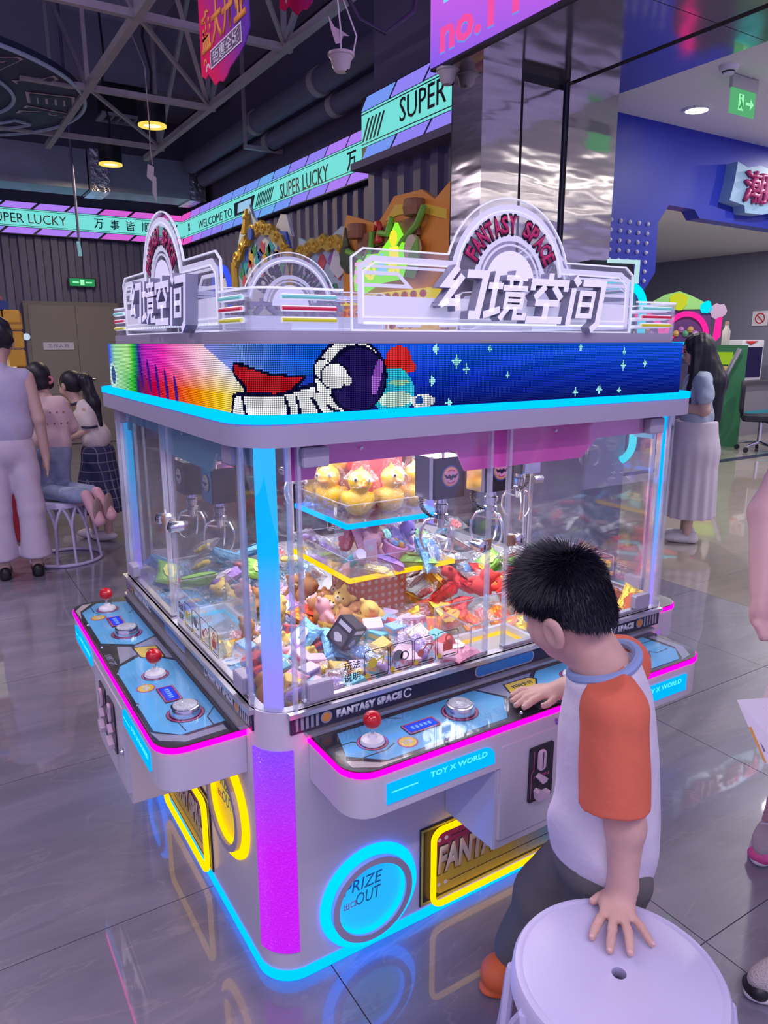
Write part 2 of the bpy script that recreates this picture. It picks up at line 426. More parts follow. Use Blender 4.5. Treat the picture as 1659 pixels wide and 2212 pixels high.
M_tile = tile_material('grey_stone_tile', (0.165, 0.16, 0.215), (0.27, 0.255, 0.325), (0.36, 0.32, 0.33), 0.32, veinw=0.35)
M_beige = tile_material('beige_polished_tile', (0.40, 0.35, 0.30), (0.47, 0.41, 0.355), (0.5, 0.45, 0.4), 0.10, veinw=0.15)
M_grout = mat('grout', (0.05, 0.045, 0.05), 0.9)
M_darkwall = mat('dark_plaster', (0.19, 0.175, 0.26), 0.8, bump=0.05, bscale=60)
M_corr = mat('corrugated_steel', (0.16, 0.15, 0.25), 0.5, metal=0.3)
M_ceil = mat('dark_ceiling', (0.52, 0.48, 0.68), 0.85, var=0.15, vscale=1.5)
M_white = mat('white_paint', (0.85, 0.85, 0.88), 0.6)
M_greywall = mat('grey_mall_wall', (0.25, 0.25, 0.34), 0.75)
M_blue = mat('blue_lacquer', (0.022, 0.040, 0.44), 0.42, spec=0.3)
M_steel = mat('steel_beam', (0.50, 0.46, 0.45), 0.5, metal=0.2, var=0.1)
M_black = mat('black_plastic', (0.012, 0.011, 0.018), 0.4)
M_navy = mat('navy_print', (0.02, 0.02, 0.06), 0.35)
M_chrome = mat('chrome', (0.75, 0.75, 0.8), 0.12, metal=1.0)
M_alu = mat('brushed_aluminium', (0.62, 0.6, 0.66), 0.32, metal=0.8)
def mirror_steel():
    m = bpy.data.materials.new('wavy_stainless'); m.use_nodes = True; nt = m.node_tree; N = nt.nodes.new; L = nt.links.new
    b = nt.nodes['Principled BSDF']; b.inputs['Base Color'].default_value = (0.60, 0.56, 0.58, 1); b.inputs['Metallic'].default_value = 0.88; b.inputs['Roughness'].default_value = 0.12
    g = N('ShaderNodeNewGeometry'); mp = N('ShaderNodeMapping'); mp.inputs['Scale'].default_value = (1.5, 1.5, 6.0); L(g.outputs['Position'], mp.inputs['Vector'])
    n = N('ShaderNodeTexNoise'); n.inputs['Scale'].default_value = 1.5; n.inputs['Detail'].default_value = 1.5; L(mp.outputs[0], n.inputs['Vector'])
    bp = N('ShaderNodeBump'); bp.inputs['Strength'].default_value = 0.13; bp.inputs['Distance'].default_value = 0.05; L(n.outputs['Fac'], bp.inputs['Height']); L(bp.outputs[0], b.inputs['Normal'])
    return m
M_mirror = mirror_steel()

# ------------------------------------------------------------------ floor
fl = struct(MB().box(-6, -4, -0.06, 3.5, 11.2, -0.006).build('floor', M_grout))
TX, TY, X0, Y0 = 0.875, 0.895, 0.155, -0.465
tile_me = MB().box(0.0015, 0.0015, -0.02, TX - 0.0015, TY - 0.0015, 0).mesh('tile', M_tile)
for i in range(-5, 4):
    for j in range(-3, 13):
        x = X0 + i * TX; y = Y0 + j * TY
        if x + TX > 3.52:
            w_ = 3.5 - x
            if w_ > 0.05: MB().box(0.0015, 0.0015, -0.02, w_ - 0.003, TY - 0.0015, 0).build('tile', M_tile, fl, T(x, y, 0))
            continue
        if x + 0.9 < -0.5 - 0.25 * (y + 1.4) - 1.2 or y > 11: continue
        link('tile', tile_me, fl, T(x, y, 0))
fl2 = struct(MB().box(3.5, -4, -0.06, 14, 11.2, -0.006).build('floor_beige', M_grout))
bt = MB().box(0.001, 0.001, -0.02, 1.199, 1.199, 0).mesh('tile', M_beige)
for i in range(8):
    for j in range(-2, 8):
        x = 3.5 + 1.2 * i; y = -1.0 + 1.2 * j
        if x - 3.5 > 3.2 * (y + 2.6): continue
        link('tile', bt, fl2, T(x, y, 0))
MB().box(3.5, 4.33, 0, 14, 4.48, 0.002).build('dark_inlay', M_navy, fl2)

# ------------------------------------------------------------------ walls
def corrugated(x0, x1, z0, z1, pitch=0.22, dep=0.045):
    prof = []; x = x0
    while x < x1:
        prof += [(x, 0), (x + pitch * 0.42, 0), (x + pitch * 0.5, dep), (x + pitch * 0.92, dep)]; x += pitch
    prof = [p for p in prof if p[0] <= x1] + [(x1, 0)]
    mb = MB(); n = len(prof)
    mb.add([(p[0], p[1], z0) for p in prof] + [(p[0], p[1], z1) for p in prof], [(i, i + 1, n + i + 1, n + i) for i in range(n - 1)])
    return mb
WB = struct(MB().box(-7, 11.06, 0, 3.6, 11.2, 5.4).build('wall_back', M_darkwall))
corrugated(-7, 3.4, 0, 3.08).build('corrugated_sheet', M_corr, WB, T(0, 11.0, 0))
WA = struct(MB().box(3.46, 2.5, 0, 3.6, 11.1, 5.4).build('wall_right', M_darkwall))
corrugated(0, 6.8, 0, 3.05).build('corrugated_sheet', M_corr, WA, T(3.4, 11.0, 0) @ RZ(-PI / 2))
WS = struct(MB().box(2.86, 2.55, 0, 3.44, 4.2, 5.4).build('wall_step', M_darkwall))
corrugated(0, 1.7, 0, 3.0).build('corrugated_sheet', M_corr, WS, T(2.8, 4.2, 0) @ RZ(-PI / 2))
struct(MB().box(-7.2, 1.5, 0, -7.0, 11.2, 5.4).build('wall_left', M_darkwall))
ce = struct(MB().box(-7, -4, 5.4, 3.6, 11.2, 5.5).build('ceiling', M_ceil))
M_slab = mat('pale_ceiling_panel', (0.33, 0.32, 0.42), 0.8)
MB().box(1.2, 6.0, 5.0, 3.4, 6.9, 5.4).build('ceiling_beam', M_slab, ce)
MB().box(2.5, 2.6, 4.9, 3.4, 11.0, 5.4).build('ceiling_beam', M_slab, ce)
MB().box(-7, 8.9, 4.7, 3.4, 9.4, 5.4).build('ceiling_beam', M_slab, ce)
# double door in the back wall
M_door = mat('beige_door_paint', (0.27, 0.25, 0.245), 0.5)
D1 = struct(MB().box(0.88, 10.93, 0, 2.24, 11.0, 2.16).build('door_1', mat('door_frame', (0.22, 0.20, 0.20), 0.5)))
for x in (0.94, 1.60):
    lf = MB().box(x, 10.915, 0.01, x + 0.65, 10.93, 2.1).build('door_leaf', M_door, D1)
    MB().tube([(x + (0.58 if x < 1 else 0.08), 10.905, 1.0), (x + (0.46 if x < 1 else 0.2), 10.89, 1.0)], 0.012).build('door_handle', M_alu, lf)
dp = MB().box(1.10, 10.905, 1.45, 1.53, 10.915, 1.56).build('door_plate', mat('sign_white', (0.7, 0.7, 0.85), 0.4), D1)
lettering('plate_text', '工作人员', 0.3, 0.05, T(1.31, 10.904, 1.51) @ XZ, mat('blue_print', (0.05, 0.06, 0.4), 0.5), D1)

# ------------------------------------------------------------------ lit fascia bands
M_teal = neon('teal_lightbox', (0.19, 0.76, 0.72), 0.98)
M_ink = mat('dark_ink', (0.005, 0.012, 0.03), 0.4)
PALS = {'p': (0.44, 0.22, 0.95), 'k': (0.70, 0.13, 0.72), 'b': (0.19, 0.33, 0.95), 'v': (0.30, 0.24, 0.95), 'm': (0.86, 0.10, 0.60), 'c': (0.16, 0.42, 0.90)}
M_pan = {k: neon('panel_' + {'p': 'purple', 'k': 'pink', 'b': 'blue', 'v': 'violet', 'm': 'magenta', 'c': 'sky'}[k], v, 0.95) for k, v in PALS.items()}
def band(name, label, M, L, z0, z1, colors, pitch=0.45, slant=0.1):
    o = thing(name, label, 'sign'); o.matrix_world = M
    h = z1 - z0; a = z0 + 0.23 * h; b = z0 + 0.77 * h
    MB().box(0, 0.0, z0, L, 0.14, z1).build('housing', M_ink, o)
    MB().box(0.01, -0.006, a, L - 0.01, 0.002, b).build('teal_panel', M_teal, o)
    for zz in (a + 0.03 * h, b - 0.045 * h):
        MB().box(0.01, -0.010, zz, L - 0.01, -0.004, zz + 0.014 * h).build('border_line', M_ink, o)
    n = int(L / pitch)
    for row, (zl, zh) in enumerate(((z0 + 0.025 * h, a - 0.02 * h), (b + 0.02 * h, z1 - 0.025 * h))):
        for i in range(n + 1):
            x0 = i * pitch; x1 = min(L - 0.012, x0 + pitch - 0.045)
            if x1 - x0 < 0.05: continue
            p = [(max(0.01, x0 - 0.0), zl), (x1 - 0.0, zl), (min(L - 0.01, x1 + slant), zh), (max(0.01, x0 + slant), zh)]
            MB().at(XZ).prism(p, -0.002, 0.008).build('colour_panel', M_pan[colors[i % len(colors)]], o)
    return o, a, b
def band_text(o, s, x0, x1, zc, h, bold=0.0, name='letters'):
    return lettering(name, s, x1 - x0, h, T((x0 + x1) / 2, -0.010, zc) @ XZ, M_ink, o, depth=0.004, bold=bold)
def hatch(o, x0, x1, z0, z1, n, sl=0.12):
    for i in range(n):
        x = x0 + (x1 - x0) * i / n
        MB().at(XZ).prism([(x, z0), (x + 0.022, z0), (x + 0.022 + sl, z1), (x + sl, z1)], 0.004, 0.010).build('hatch_stripe', M_ink, o)
bB, a, b = band('lit_fascia_sign', 'glowing teal fascia sign with pink and violet panels above the beige double doors', T(-2.0, 10.86, 0), 5.4, 3.08, 3.53, 'vvvvvvpppkkm')
band_text(bB, 'SUPER LUCKY', 2.55, 3.58, 3.30, 0.13)
for k, ch in enumerate('万事皆顺'): band_text(bB, ch, 3.97 + 0.235 * k, 4.10 + 0.235 * k, 3.305, 0.14, 0.01, 'character')
hatch(bB, 5.0, 5.2, 3.23, 3.38, 5, 0.06)
bA, a, b = band('lit_fascia_sign', 'long glowing teal fascia sign receding along the corrugated side wall', T(3.31, 10.86, 0) @ RZ(-PI / 2), 5.95, 3.07, 3.53, 'mpvvbbbcbvvppk')
band_text(bA, 'WELCOME TO', 0.85, 2.25, 3.27, 0.11)
MB().at(XZ).prism([(2.33, 3.2), (2.95, 3.2), (3.05, 3.36), (2.33, 3.36)], 0.004, 0.010).build('dark_block', M_ink, bA)
MB().at(XZ).prism([(2.45, 3.225), (2.88, 3.225), (2.94, 3.335), (2.48, 3.335)], 0.010, 0.013).build('covering_tape', neon('tape_glow', (0.35, 0.62, 0.9), 0.9), bA)
hatch(bA, 3.05, 3.55, 3.21, 3.36, 9)
for zz in (3.25, 3.31): MB().at(XZ).prism([(0.35, zz), (0.42, zz), (0.42, zz + 0.05), (0.35, zz + 0.05)], 0.004, 0.01).build('square_mark', M_ink, bA)
band_text(bA, 'SUPER LUCKY', 3.82, 5.02, 3.27, 0.16)
for k, ch in enumerate('万事'): band_text(bA, ch, 5.42 + 0.30 * k, 5.60 + 0.30 * k, 3.285, 0.17, 0.01, 'character')
bN, a, b = band('lit_fascia_sign', 'short nearest glowing teal fascia sign with hatch stripes beside the steel pillar', T(2.74, 4.2, 0) @ RZ(-PI / 2), 1.65, 2.985, 3.46, 'bvvp')
hatch(bN, 0.02, 0.3, 3.13, 3.29, 5, 0.10)
band_text(bN, 'SUPER', 0.58, 1.16, 3.235, 0.165)
MB().box(2.66, 2.55, 2.92, 2.86, 4.25, 2.975).build('trim_1', M_darkwall)['kind'] = 'structure'

# ------------------------------------------------------------------ pillar and beam, clad in stainless steel
pil = struct(MB().box(2.37, 2.22, 0, 3.46, 2.5, 3.1).build('pillar', M_black))
for x0, x1 in ((2.355, 2.645), (2.665, 2.985), (3.04, 3.475)):
    MB().box(x0, 2.19, 0, x1, 2.22, 3.04 if x0 > 2.6 and x0 < 3 else 3.1).build('steel_panel', M_mirror, pil)
MB().box(2.355, 2.22, 0, 2.37, 2.47, 3.1).build('steel_panel', M_mirror, pil)
MB().tube([(3.012, 2.195, 0.0), (3.012, 2.195, 3.09)], 0.012, 6).build('cable_conduit', M_navy, pil)
bm_ = struct(MB().box(2.26, -4, 3.14, 3.46, 2.5, 3.6).build('beam', M_black))
for y0, y1 in ((-4, -1.2), (-1.195, 1.2), (1.205, 2.5)):
    MB().box(2.26, y0, 3.10, 3.04, y1, 3.14).build('soffit_panel', M_mirror, bm_)
    MB().box(3.09, y0, 3.10, 3.475, y1, 3.14).build('soffit_panel', M_mirror, bm_)
lb = thing('lightbox_sign', 'violet and pink lit box sign with partial lettering no.1 P under the ceiling', 'sign')
def grad_box():
    m = bpy.data.materials.new('lightbox_gradient'); m.use_nodes = True; nt = m.node_tree; nt.nodes.clear(); N = nt.nodes.new; L = nt.links.new
    o = N('ShaderNodeOutputMaterial'); e = N('ShaderNodeEmission'); g = N('ShaderNodeTexCoord'); s = N('ShaderNodeSeparateXYZ'); L(g.outputs['Object'], s.inputs[0])
    ad = N('ShaderNodeMath'); ad.operation = 'MULTIPLY_ADD'; ad.inputs[1].default_value = -0.35; L(s.outputs[1], ad.inputs[0])
    ad2 = N('ShaderNodeMath'); ad2.operation = 'MULTIPLY_ADD'; ad2.inputs[1].default_value = 1.6; ad2.inputs[2].default_value = -4.5; L(s.outputs[2], ad2.inputs[0]); L(ad2.outputs[0], ad.inputs[2])
    r = N('ShaderNodeValToRGB'); r.color_ramp.elements[0].color = (0.14, 0.12, 0.85, 1); r.color_ramp.elements[0].position = 0.0
    r.color_ramp.elements[1].color = (0.72, 0.12, 0.80, 1); r.color_ramp.elements[1].position = 0.95
    k = N('ShaderNodeMath'); k.operation = 'ADD'; k.inputs[1].default_value = 0.55; L(ad.outputs[0], k.inputs[0]); L(k.outputs[0], r.inputs[0]); L(r.outputs[0], e.inputs[0]); e.inputs[1].default_value = 1.0; L(e.outputs[0], o.inputs[0])
    return m
MB().box(2.225, -2.0, 3.105, 2.26, 2.52, 4.4).build('casing', M_black, lb)
MB().box(2.215, -1.99, 3.12, 2.225, 2.51, 4.39).build('lit_face', grad_box(), lb)
M_L = T(2.212, 2.5, 0) @ RZ(-PI / 2)
M_pinkL = neon('pink_letters', (0.95, 0.09, 0.42), 0.95)
lettering('letters', 'no.1 P', 0.76, 0.185, M_L @ T(0.48, -0.004, 3.255) @ XZ, M_pinkL, lb, depth=0.004, bold=0.03)
lettering('letters', 'no.1 P', 0.76, 0.185, M_L @ T(0.475, 0.0, 3.248) @ XZ, neon('blue_letters', (0.15, 0.35, 1.0), 0.9), lb, depth=0.003, bold=0.03)
lettering('letters', 'PLAY', 0.9, 0.26, M_L @ T(0.58, -0.004, 3.54) @ XZ, neon('aqua_letters', (0.2, 0.75, 0.95), 0.95), lb, depth=0.004, bold=0.03)

# ------------------------------------------------------------------ mall side: white ceiling, blue header wall, grey wall
struct(MB().box(3.475, -4, 3.12, 13.5, 12, 3.3).build('ceiling_white', M_white))
BW = struct(MB().at(XZ).prism([(3.47, 3.12), (3.47, 0), (3.98, 0), (3.98, 1.7), (4.25, 1.95), (4.35, 2.07), (4.34, 2.43), (4.45, 2.565), (4.76, 2.56), (4.83, 2.50), (13.4, 2.42), (13.4, 3.12)][::-1], -2.62, -2.5).build('wall_blue', M_blue))
stud = MB().lathe([(0.0, 0.0), (0.016, 0.0), (0.015, 0.008), (0.009, 0.015), (0.0, 0.018)][::-1], 8).at(Matrix.Identity(4)).mesh('stud', mat('white_stud', (0.8, 0.8, 0.9), 0.25), smooth=True)
for i in range(9):
    for j in range(9):
        x = 3.52 + 0.1 * i; z = 2.41 - 0.068 * j
        if x > 4.31 - (0 if j < 6 else 0.05 * (j - 5)): continue
        link('stud', stud, BW, T(x, 2.499, z) @ RX(PI / 2))
struct(MB().box(12.5, 2.5, 0, 12.7, 12, 3.2).build('wall_mall', M_greywall))
struct(MB().box(3.6, 11.5, 0, 12.6, 11.7, 3.2).build('wall_mall_far', M_greywall))
sg = thing('wall_sign', 'jagged blue and crimson dimensional sign on the blue header wall', 'sign')
out = [(5.11, 2.93), (5.25, 2.90), (5.42, 2.935), (5.7, 2.90), (6.1, 2.94), (6.6, 2.90), (6.62, 2.62), (6.3, 2.6), (6.0, 2.56), (5.75, 2.61), (5.5, 2.57), (5.27, 2.565), (5.25, 2.62), (5.05, 2.64), (5.09, 2.78)]
MB().at(XZ).prism(out[::-1], -2.50, -2.40).build('backing', mat('sign_pale_blue', (0.28, 0.48, 0.66), 0.4), sg)
lettering('letters', '潮玩世界', 1.3, 0.24, T(5.85, 2.398, 2.76) @ XZ, mat('sign_crimson', (0.42, 0.03, 0.16), 0.4), sg, depth=0.03, bold=0.012)
# downlight, smoke detector, exit sign
M_lamp = neon('lamp_white', (1.0, 0.96, 0.88), 14.0)
for lx, ly in ((4.24, 2.17),):
    dl = thing('downlight', 'round recessed downlight in the white ceiling before the blue wall', 'lamp')
    MB().ring(arc(0, 0, 0.095, 0, 350, 35), arc(0, 0, 0.075, 0, 350, 35), 0.0, 0.012).build('trim_ring', M_white, dl)
    MB().lathe([(0.0, 0.004), (0.076, 0.004)], 24).build('lens', M_lamp, dl)
    dl.location = (lx, ly, 3.108)
sd = thing('smoke_detector', 'white round smoke detector on the white ceiling', 'detector', (3.68, 1.56, 3.12))
MB().lathe([(0.0, -0.045), (0.03, -0.045), (0.034, -0.03), (0.05, -0.026), (0.055, 0.0)], 20).build('housing', M_white, sd, smooth=True)
MB().lathe([(0.034, -0.036), (0.037, -0.030)], 20).build('vent_slot', M_black, sd)
es = thing('exit_sign', 'glowing green hanging exit sign with running figure and arrow below the white ceiling', 'sign', (3.93, 1.62, 3.12))
MB().box(-0.13, -0.012, -0.075, 0.13, 0.012, -0.004).build('bracket', M_alu, es)
MB().box(-0.125, -0.004, -0.215, 0.125, 0.004, -0.075).build('lit_plate', neon('exit_green', (0.13, 0.55, 0.24), 0.75), es)
M_eg = neon('exit_bright', (0.35, 0.95, 0.5), 1.0)
mb = MB().at(XZ)
mb.stroke([(-0.02, -0.10), (-0.02, -0.19)], 0.05, 0.005, 0.006); mb.build('door_mark', M_eg, es)
mb = MB().at(XZ); mb.stroke([(0.03, -0.145), (0.085, -0.145)], 0.016, 0.005, 0.006); mb.prism([(0.075, -0.175), (0.11, -0.145), (0.075, -0.115)], 0.005, 0.006); mb.build('arrow', M_eg, es)
mb = MB().at(XZ); mb.stroke([(-0.03, -0.125), (-0.015, -0.15), (-0.035, -0.18)], 0.012, 0.007, 0.008); mb.stroke([(-0.015, -0.15), (0.0, -0.18)], 0.012, 0.007, 0.008); mb.prism(arc(-0.028, -0.112, 0.009, 0, 340, 8), 0.007, 0.008); mb.build('running_figure', neon('exit_green2', (0.05, 0.45, 0.12), 0.8), es)
ew = thing('wall_exit_sign', 'small green lit exit sign on the corrugated wall above the beige doors', 'sign', (1.74, 10.95, 2.45))
MB().box(-0.2, -0.02, -0.07, 0.2, 0.02, 0.07).build('casing', M_black, ew)
MB().box(-0.18, -0.026, -0.055, 0.18, -0.02, 0.055).build('lit_plate', neon('exit_dim', (0.03, 0.35, 0.12), 0.8), ew)
mb = MB().at(XZ); mb.stroke([(-0.14, 0), (-0.05, 0)], 0.02, 0.027, 0.029); mb.stroke([(0.05, 0), (0.14, 0)], 0.02, 0.027, 0.029); mb.box(-0.03, -0.04, 0.027, 0.03, 0.04, 0.029); mb.build('marks', M_eg, ew)
# ------------------------------------------------------------------ the claw machine
W, WY, RC = 1.41, 1.33, 0.085
ZL, ZG, ZF, ZC, ZT = 0.73, 1.34, 1.388, 1.404, 1.548     # ledge, glass top, fascia top, rim top, LED screen top
M_pan_w = mat('white_panel', (0.64, 0.62, 0.69), 0.38, coat=0.15)
M_lav = mat('lavender_fascia', (0.44, 0.40, 0.52), 0.42)
N_cyan = neon('cyan_neon', (0.0, 0.22, 1.0), 3.1)
N_pink = neon('magenta_neon', (1.0, 0.0, 0.36), 5.5)
N_ring = neon('cyan_ring_neon', (0.0, 0.17, 1.0), 4.6)
N_yel = neon('yellow_neon', (1.0, 0.56, 0.0), 1.55)
M_acr = clear('acrylic', tint=(0.97, 0.98, 1.0), refl=0.045, rough=0.02)
M_acr_e = clear('acrylic_edge', tint=(0.93, 0.94, 1.0), refl=0.16, rough=0.08, tintfac=0.28, white=(0.9, 0.9, 1.0))
M_acr_w = clear('edge_lit_acrylic', tint=(0.92, 0.93, 1.0), refl=0.10, rough=0.05, tintfac=0.10)
M_red = mat('red_ball', (0.62, 0.01, 0.015), 0.15, coat=0.5)
M_whitep = mat('white_plastic', (0.82, 0.8, 0.85), 0.35)
M_inner = mat('white_lining', (0.85, 0.85, 0.88), 0.5)
cm = thing('claw_machine', 'big white island claw machine with cyan and magenta neon trim and an LED screen band', 'claw machine')

MB().prism(rr(0, 0, W, WY, RC, 10), 0.03, 0.60).build('lower_cabinet', M_pan_w, cm, smooth=True)
mb = MB(); mb.ring(rr(0, 0, W, WY, RC, 10), rr(0.03, 0.03, W - 0.03, WY - 0.03, RC - 0.03, 10), 0.60, ZL)
mb.build('upper_cabinet', M_pan_w, cm, smooth=True)
MB().ring(rr(-0.004, -0.004, W + 0.004, WY + 0.004, RC + 0.004, 10), rr(0.004, 0.004, W - 0.004, WY - 0.004, RC - 0.004, 10), 0.004, 0.032).build('base_light_strip', N_cyan, cm)
MB().prism(rr(0.02, 0.02, W - 0.02, WY - 0.02, RC, 8), 0.598, 0.606).build('playfield', M_inner, cm)
# fascia, glowing rim, LED band, crown base
O = 0.03
fa = MB().ring(rr(-O, -O, W + O, WY + O, RC + O, 10), rr(0.04, 0.04, W - 0.04, WY - 0.04, RC - 0.04, 10), ZG, ZF).build('fascia', M_lav, cm, smooth=True)
MB().prism(rr(0.0, 0.0, W, WY, RC, 8), ZG + 0.03, ZF - 0.002).build('roof', M_inner, cm)
MB().ring(rr(-O - 0.002, -O - 0.002, W + O + 0.002, WY + O + 0.002, RC + O, 10), rr(0, 0, W, WY, RC, 10), ZF, ZC).build('rim_light_strip', N_cyan, cm)
MB().prism(rr(0.004, 0.004, W - 0.004, WY - 0.004, RC, 8), ZC, ZT - 0.002).build('screen_core', M_black, cm)
MB().prism(rr(0.0, 0.0, W, WY, RC, 8), ZT - 0.004, ZT).build('screen_top', M_black, cm)
# interior LED panel under the roof
MB().prism(rr(0.16, 0.16, W - 0.16, WY - 0.16, 0.05, 4), ZG + 0.02, ZG + 0.028).build('ceiling_light_panel', neon('inner_light', (1.0, 0.97, 1.0), 4.5), cm)

# LED screen: every diode is one face, coloured by the picture it shows
def led_screen():
    p = 0.0042; path = rr(0, 0, W, WY, RC, 24)
    pts = [Vector(q) for q in path]; n = len(pts)
    # arc-length positions with s = x on the front face (front edge runs x=RC..W-RC)
    k0 = [i for i in range(n) if abs(pts[i].y) < 1e-6][0]
    order = [pts[(k0 + i) % n] for i in range(n + 1)]
    L = [0.0]
    for a, b in zip(order, order[1:]): L.append(L[-1] + (b - a).length)
    tot = L[-1]; L = np.array(L); P = np.array([(q.x, q.y) for q in order])
    cols = int(tot / p); rows = int((ZT - ZC) / p)
    s = np.arange(cols + 1) * (tot / cols); px = np.interp(s, L, P[:, 0]); py = np.interp(s, L, P[:, 1])
    z = ZC + (ZT - ZC) * np.arange(rows + 1) / rows
    V = np.stack([np.repeat(px, rows + 1), np.repeat(py, rows + 1), np.tile(z, cols + 1)], 1)
    i, j = np.meshgrid(np.arange(cols), np.arange(rows), indexing='ij'); i = i.ravel(); j = j.ravel(); r1 = rows + 1
    F = np.stack([i * r1 + j, (i + 1) * r1 + j, (i + 1) * r1 + j + 1, i * r1 + j + 1], 1)
    sc = (s[:-1] + s[1:]) / 2 + RC; sc = np.where(sc > tot / 2 + W / 2, sc - tot, sc)     # x on the front, negative round the left corner
    S = sc[i]; Zc = ((z[:-1] + z[1:]) / 2)[j]
    v = (Zc - ZC) / (ZT - ZC)
    C = np.zeros((len(S), 3))
    def grad(t, stops):
        xs = [a for a, _ in stops]; return np.stack([np.interp(t, xs, [c[k] for _, c in stops]) for k in range(3)], 1)
    C[:] = grad(v, [(0, (0.005, 0.01, 0.13)), (0.45, (0.005, 0.03, 0.45)), (1, (0.01, 0.10, 0.80))])
    left = grad(S, [(-1.33, (0.02, 0.06, 0.75)), (-1.2, (0.05, 0.12, 0.8)), (-1.12, (0.35, 0.75, 0.40)), (-0.95, (0.45, 0.8, 0.3)), (-0.88, (0.02, 0.55, 0.02)), (-0.82, (0.02, 0.03, 0.3)), (-0.74, (0.55, 0.02, 0.5)), (-0.55, (0.85, 0.03, 0.45)), (-0.38, (0.9, 0.25, 0.55)), (-0.15, (0.85, 0.7, 0.75)), (0.0, (0.5, 0.6, 0.9)), (0.14, (0.02, 0.16, 0.8))])
    low = grad(S, [(-1.33, (0.02, 0.05, 0.6)), (-1.1, (0.4, 0.75, 0.45)), (-0.9, (0.02, 0.5, 0.02)), (-0.85, (0.02, 0.02, 0.15)), (-0.65, (0.6, 0.0, 0.05)), (-0.45, (0.85, 0.05, 0.02)), (-0.3, (0.9, 0.22, 0.0)), (-0.12, (0.9, 0.6, 0.02)), (0.02, (0.85, 0.8, 0.35)), (0.15, (0.02, 0.1, 0.6))])
    t = np.clip((v - 0.25) / 0.4, 0, 1)[:, None]; lc = low * (1 - t) + left * t
    wl = np.clip((0.12 - S) / 0.12 + 0.35 * (0.6 - v), 0, 1)[:, None]
    C = C * (1 - wl) + lc * wl
    blue_top = (S > -0.22) & (S < 0.2) & (v > 0.55 + 0.4 * np.clip((-0.02 - S) / 0.2, 0, 1)); C[blue_top] = C[blue_top] * 0.25 + np.array((0.01, 0.12, 0.75)) * 0.75
    def ell(cx, cz, rx, rz, col, rot=0.0):
        ca, sa = math.cos(rot), math.sin(rot); x = (S - cx) * ca + (Zc - cz) * sa; y = -(S - cx) * sa + (Zc - cz) * ca
        C[(x / rx) ** 2 + (y / rz) ** 2 < 1] = col
    def poly(pts, col):
        ins = np.zeros(len(S), bool); m_ = len(pts)
        for q in range(m_):
            x1, y1 = pts[q]; x2, y2 = pts[(q + 1) % m_]
            c_ = ((y1 > Zc) != (y2 > Zc)) & (S < (x2 - x1) * (Zc - y1) / (y2 - y1 + 1e-12) + x1); ins ^= c_
        C[ins] = col
    K = (0.004, 0.004, 0.03); Wt = (0.80, 0.80, 0.85)
    # dark swirls in the colour field and the green ghost shape
    for a in range(5): ell(-0.80 + 0.085 * a, 1.47 - 0.012 * a, 0.014, 0.05, (0.06, 0.01, 0.25), 0.25)
    ell(-1.17, 1.44, 0.05, 0.045, (0.55, 0.8, 0.75)); ell(-1.165, 1.445, 0.03, 0.03, (0.05, 0.1, 0.3))
    # planets behind the astronaut
    ell(0.358, 1.507, 0.036, 0.036, (0.55, 0.02, 0.02)); ell(0.39, 1.495, 0.014, 0.012, (0.55, 0.02, 0.02))
    ell(0.345, 1.44, 0.055, 0.055, (0.02, 0.45, 0.62)); ell(0.35, 1.425, 0.045, 0.018, (0.5, 0.7, 0.62)); ell(0.36, 1.462, 0.03, 0.006, (0.3, 0.6, 0.4))
    ell(0.425, 1.418, 0.034, 0.016, (0.65, 0.68, 0.72)); ell(0.415, 1.42, 0.012, 0.009, (0.01, 0.05, 0.3))
    # cape, body, helmet
    poly([(-0.045, 1.51), (-0.01, 1.508), (0.05, 1.49), (0.13, 1.482), (0.10, 1.45), (0.0, 1.43), (-0.015, 1.46), (-0.05, 1.49)], K)
    poly([(-0.04, 1.505), (-0.008, 1.502), (0.05, 1.485), (0.12, 1.478), (0.09, 1.455), (0.005, 1.437), (-0.008, 1.468), (-0.04, 1.49)], (0.42, 0.01, 0.02))
    poly([(-0.07, ZC), (-0.055, 1.445), (-0.02, 1.452), (0.06, 1.448), (0.17, 1.475), (0.24, ZC)], K)
    poly([(-0.06, ZC), (-0.045, 1.438), (-0.015, 1.444), (0.06, 1.44), (0.17, 1.465), (0.23, ZC)], Wt)
    for xx in (-0.02, 0.075, 0.10): poly([(xx, 1.443), (xx + 0.006, 1.443), (xx + 0.016, ZC), (xx + 0.008, ZC)], K)
    ell(0.235, 1.478, 0.092, 0.082, K); ell(0.235, 1.478, 0.086, 0.076, Wt); ell(0.25, 1.472, 0.074, 0.074, K); ell(0.253, 1.471, 0.066, 0.067, (0.015, 0.008, 0.09))
    ell(0.30, 1.475, 0.012, 0.04, (0.35, 0.12, 0.6), -0.25)
    ell(0.165, 1.495, 0.022, 0.024, K); ell(0.166, 1.495, 0.018, 0.02, Wt)
    ell(0.195, 1.48, 0.036, 0.03, K); ell(0.195, 1.48, 0.031, 0.026, Wt); ell(0.226, 1.47, 0.012, 0.010, Wt)
    poly([(0.12, 1.43), (0.19, 1.46), (0.175, 1.42), (0.15, ZC), (0.12, ZC)], Wt); poly([(0.135, 1.437), (0.143, 1.44), (0.165, ZC), (0.155, ZC)], K)
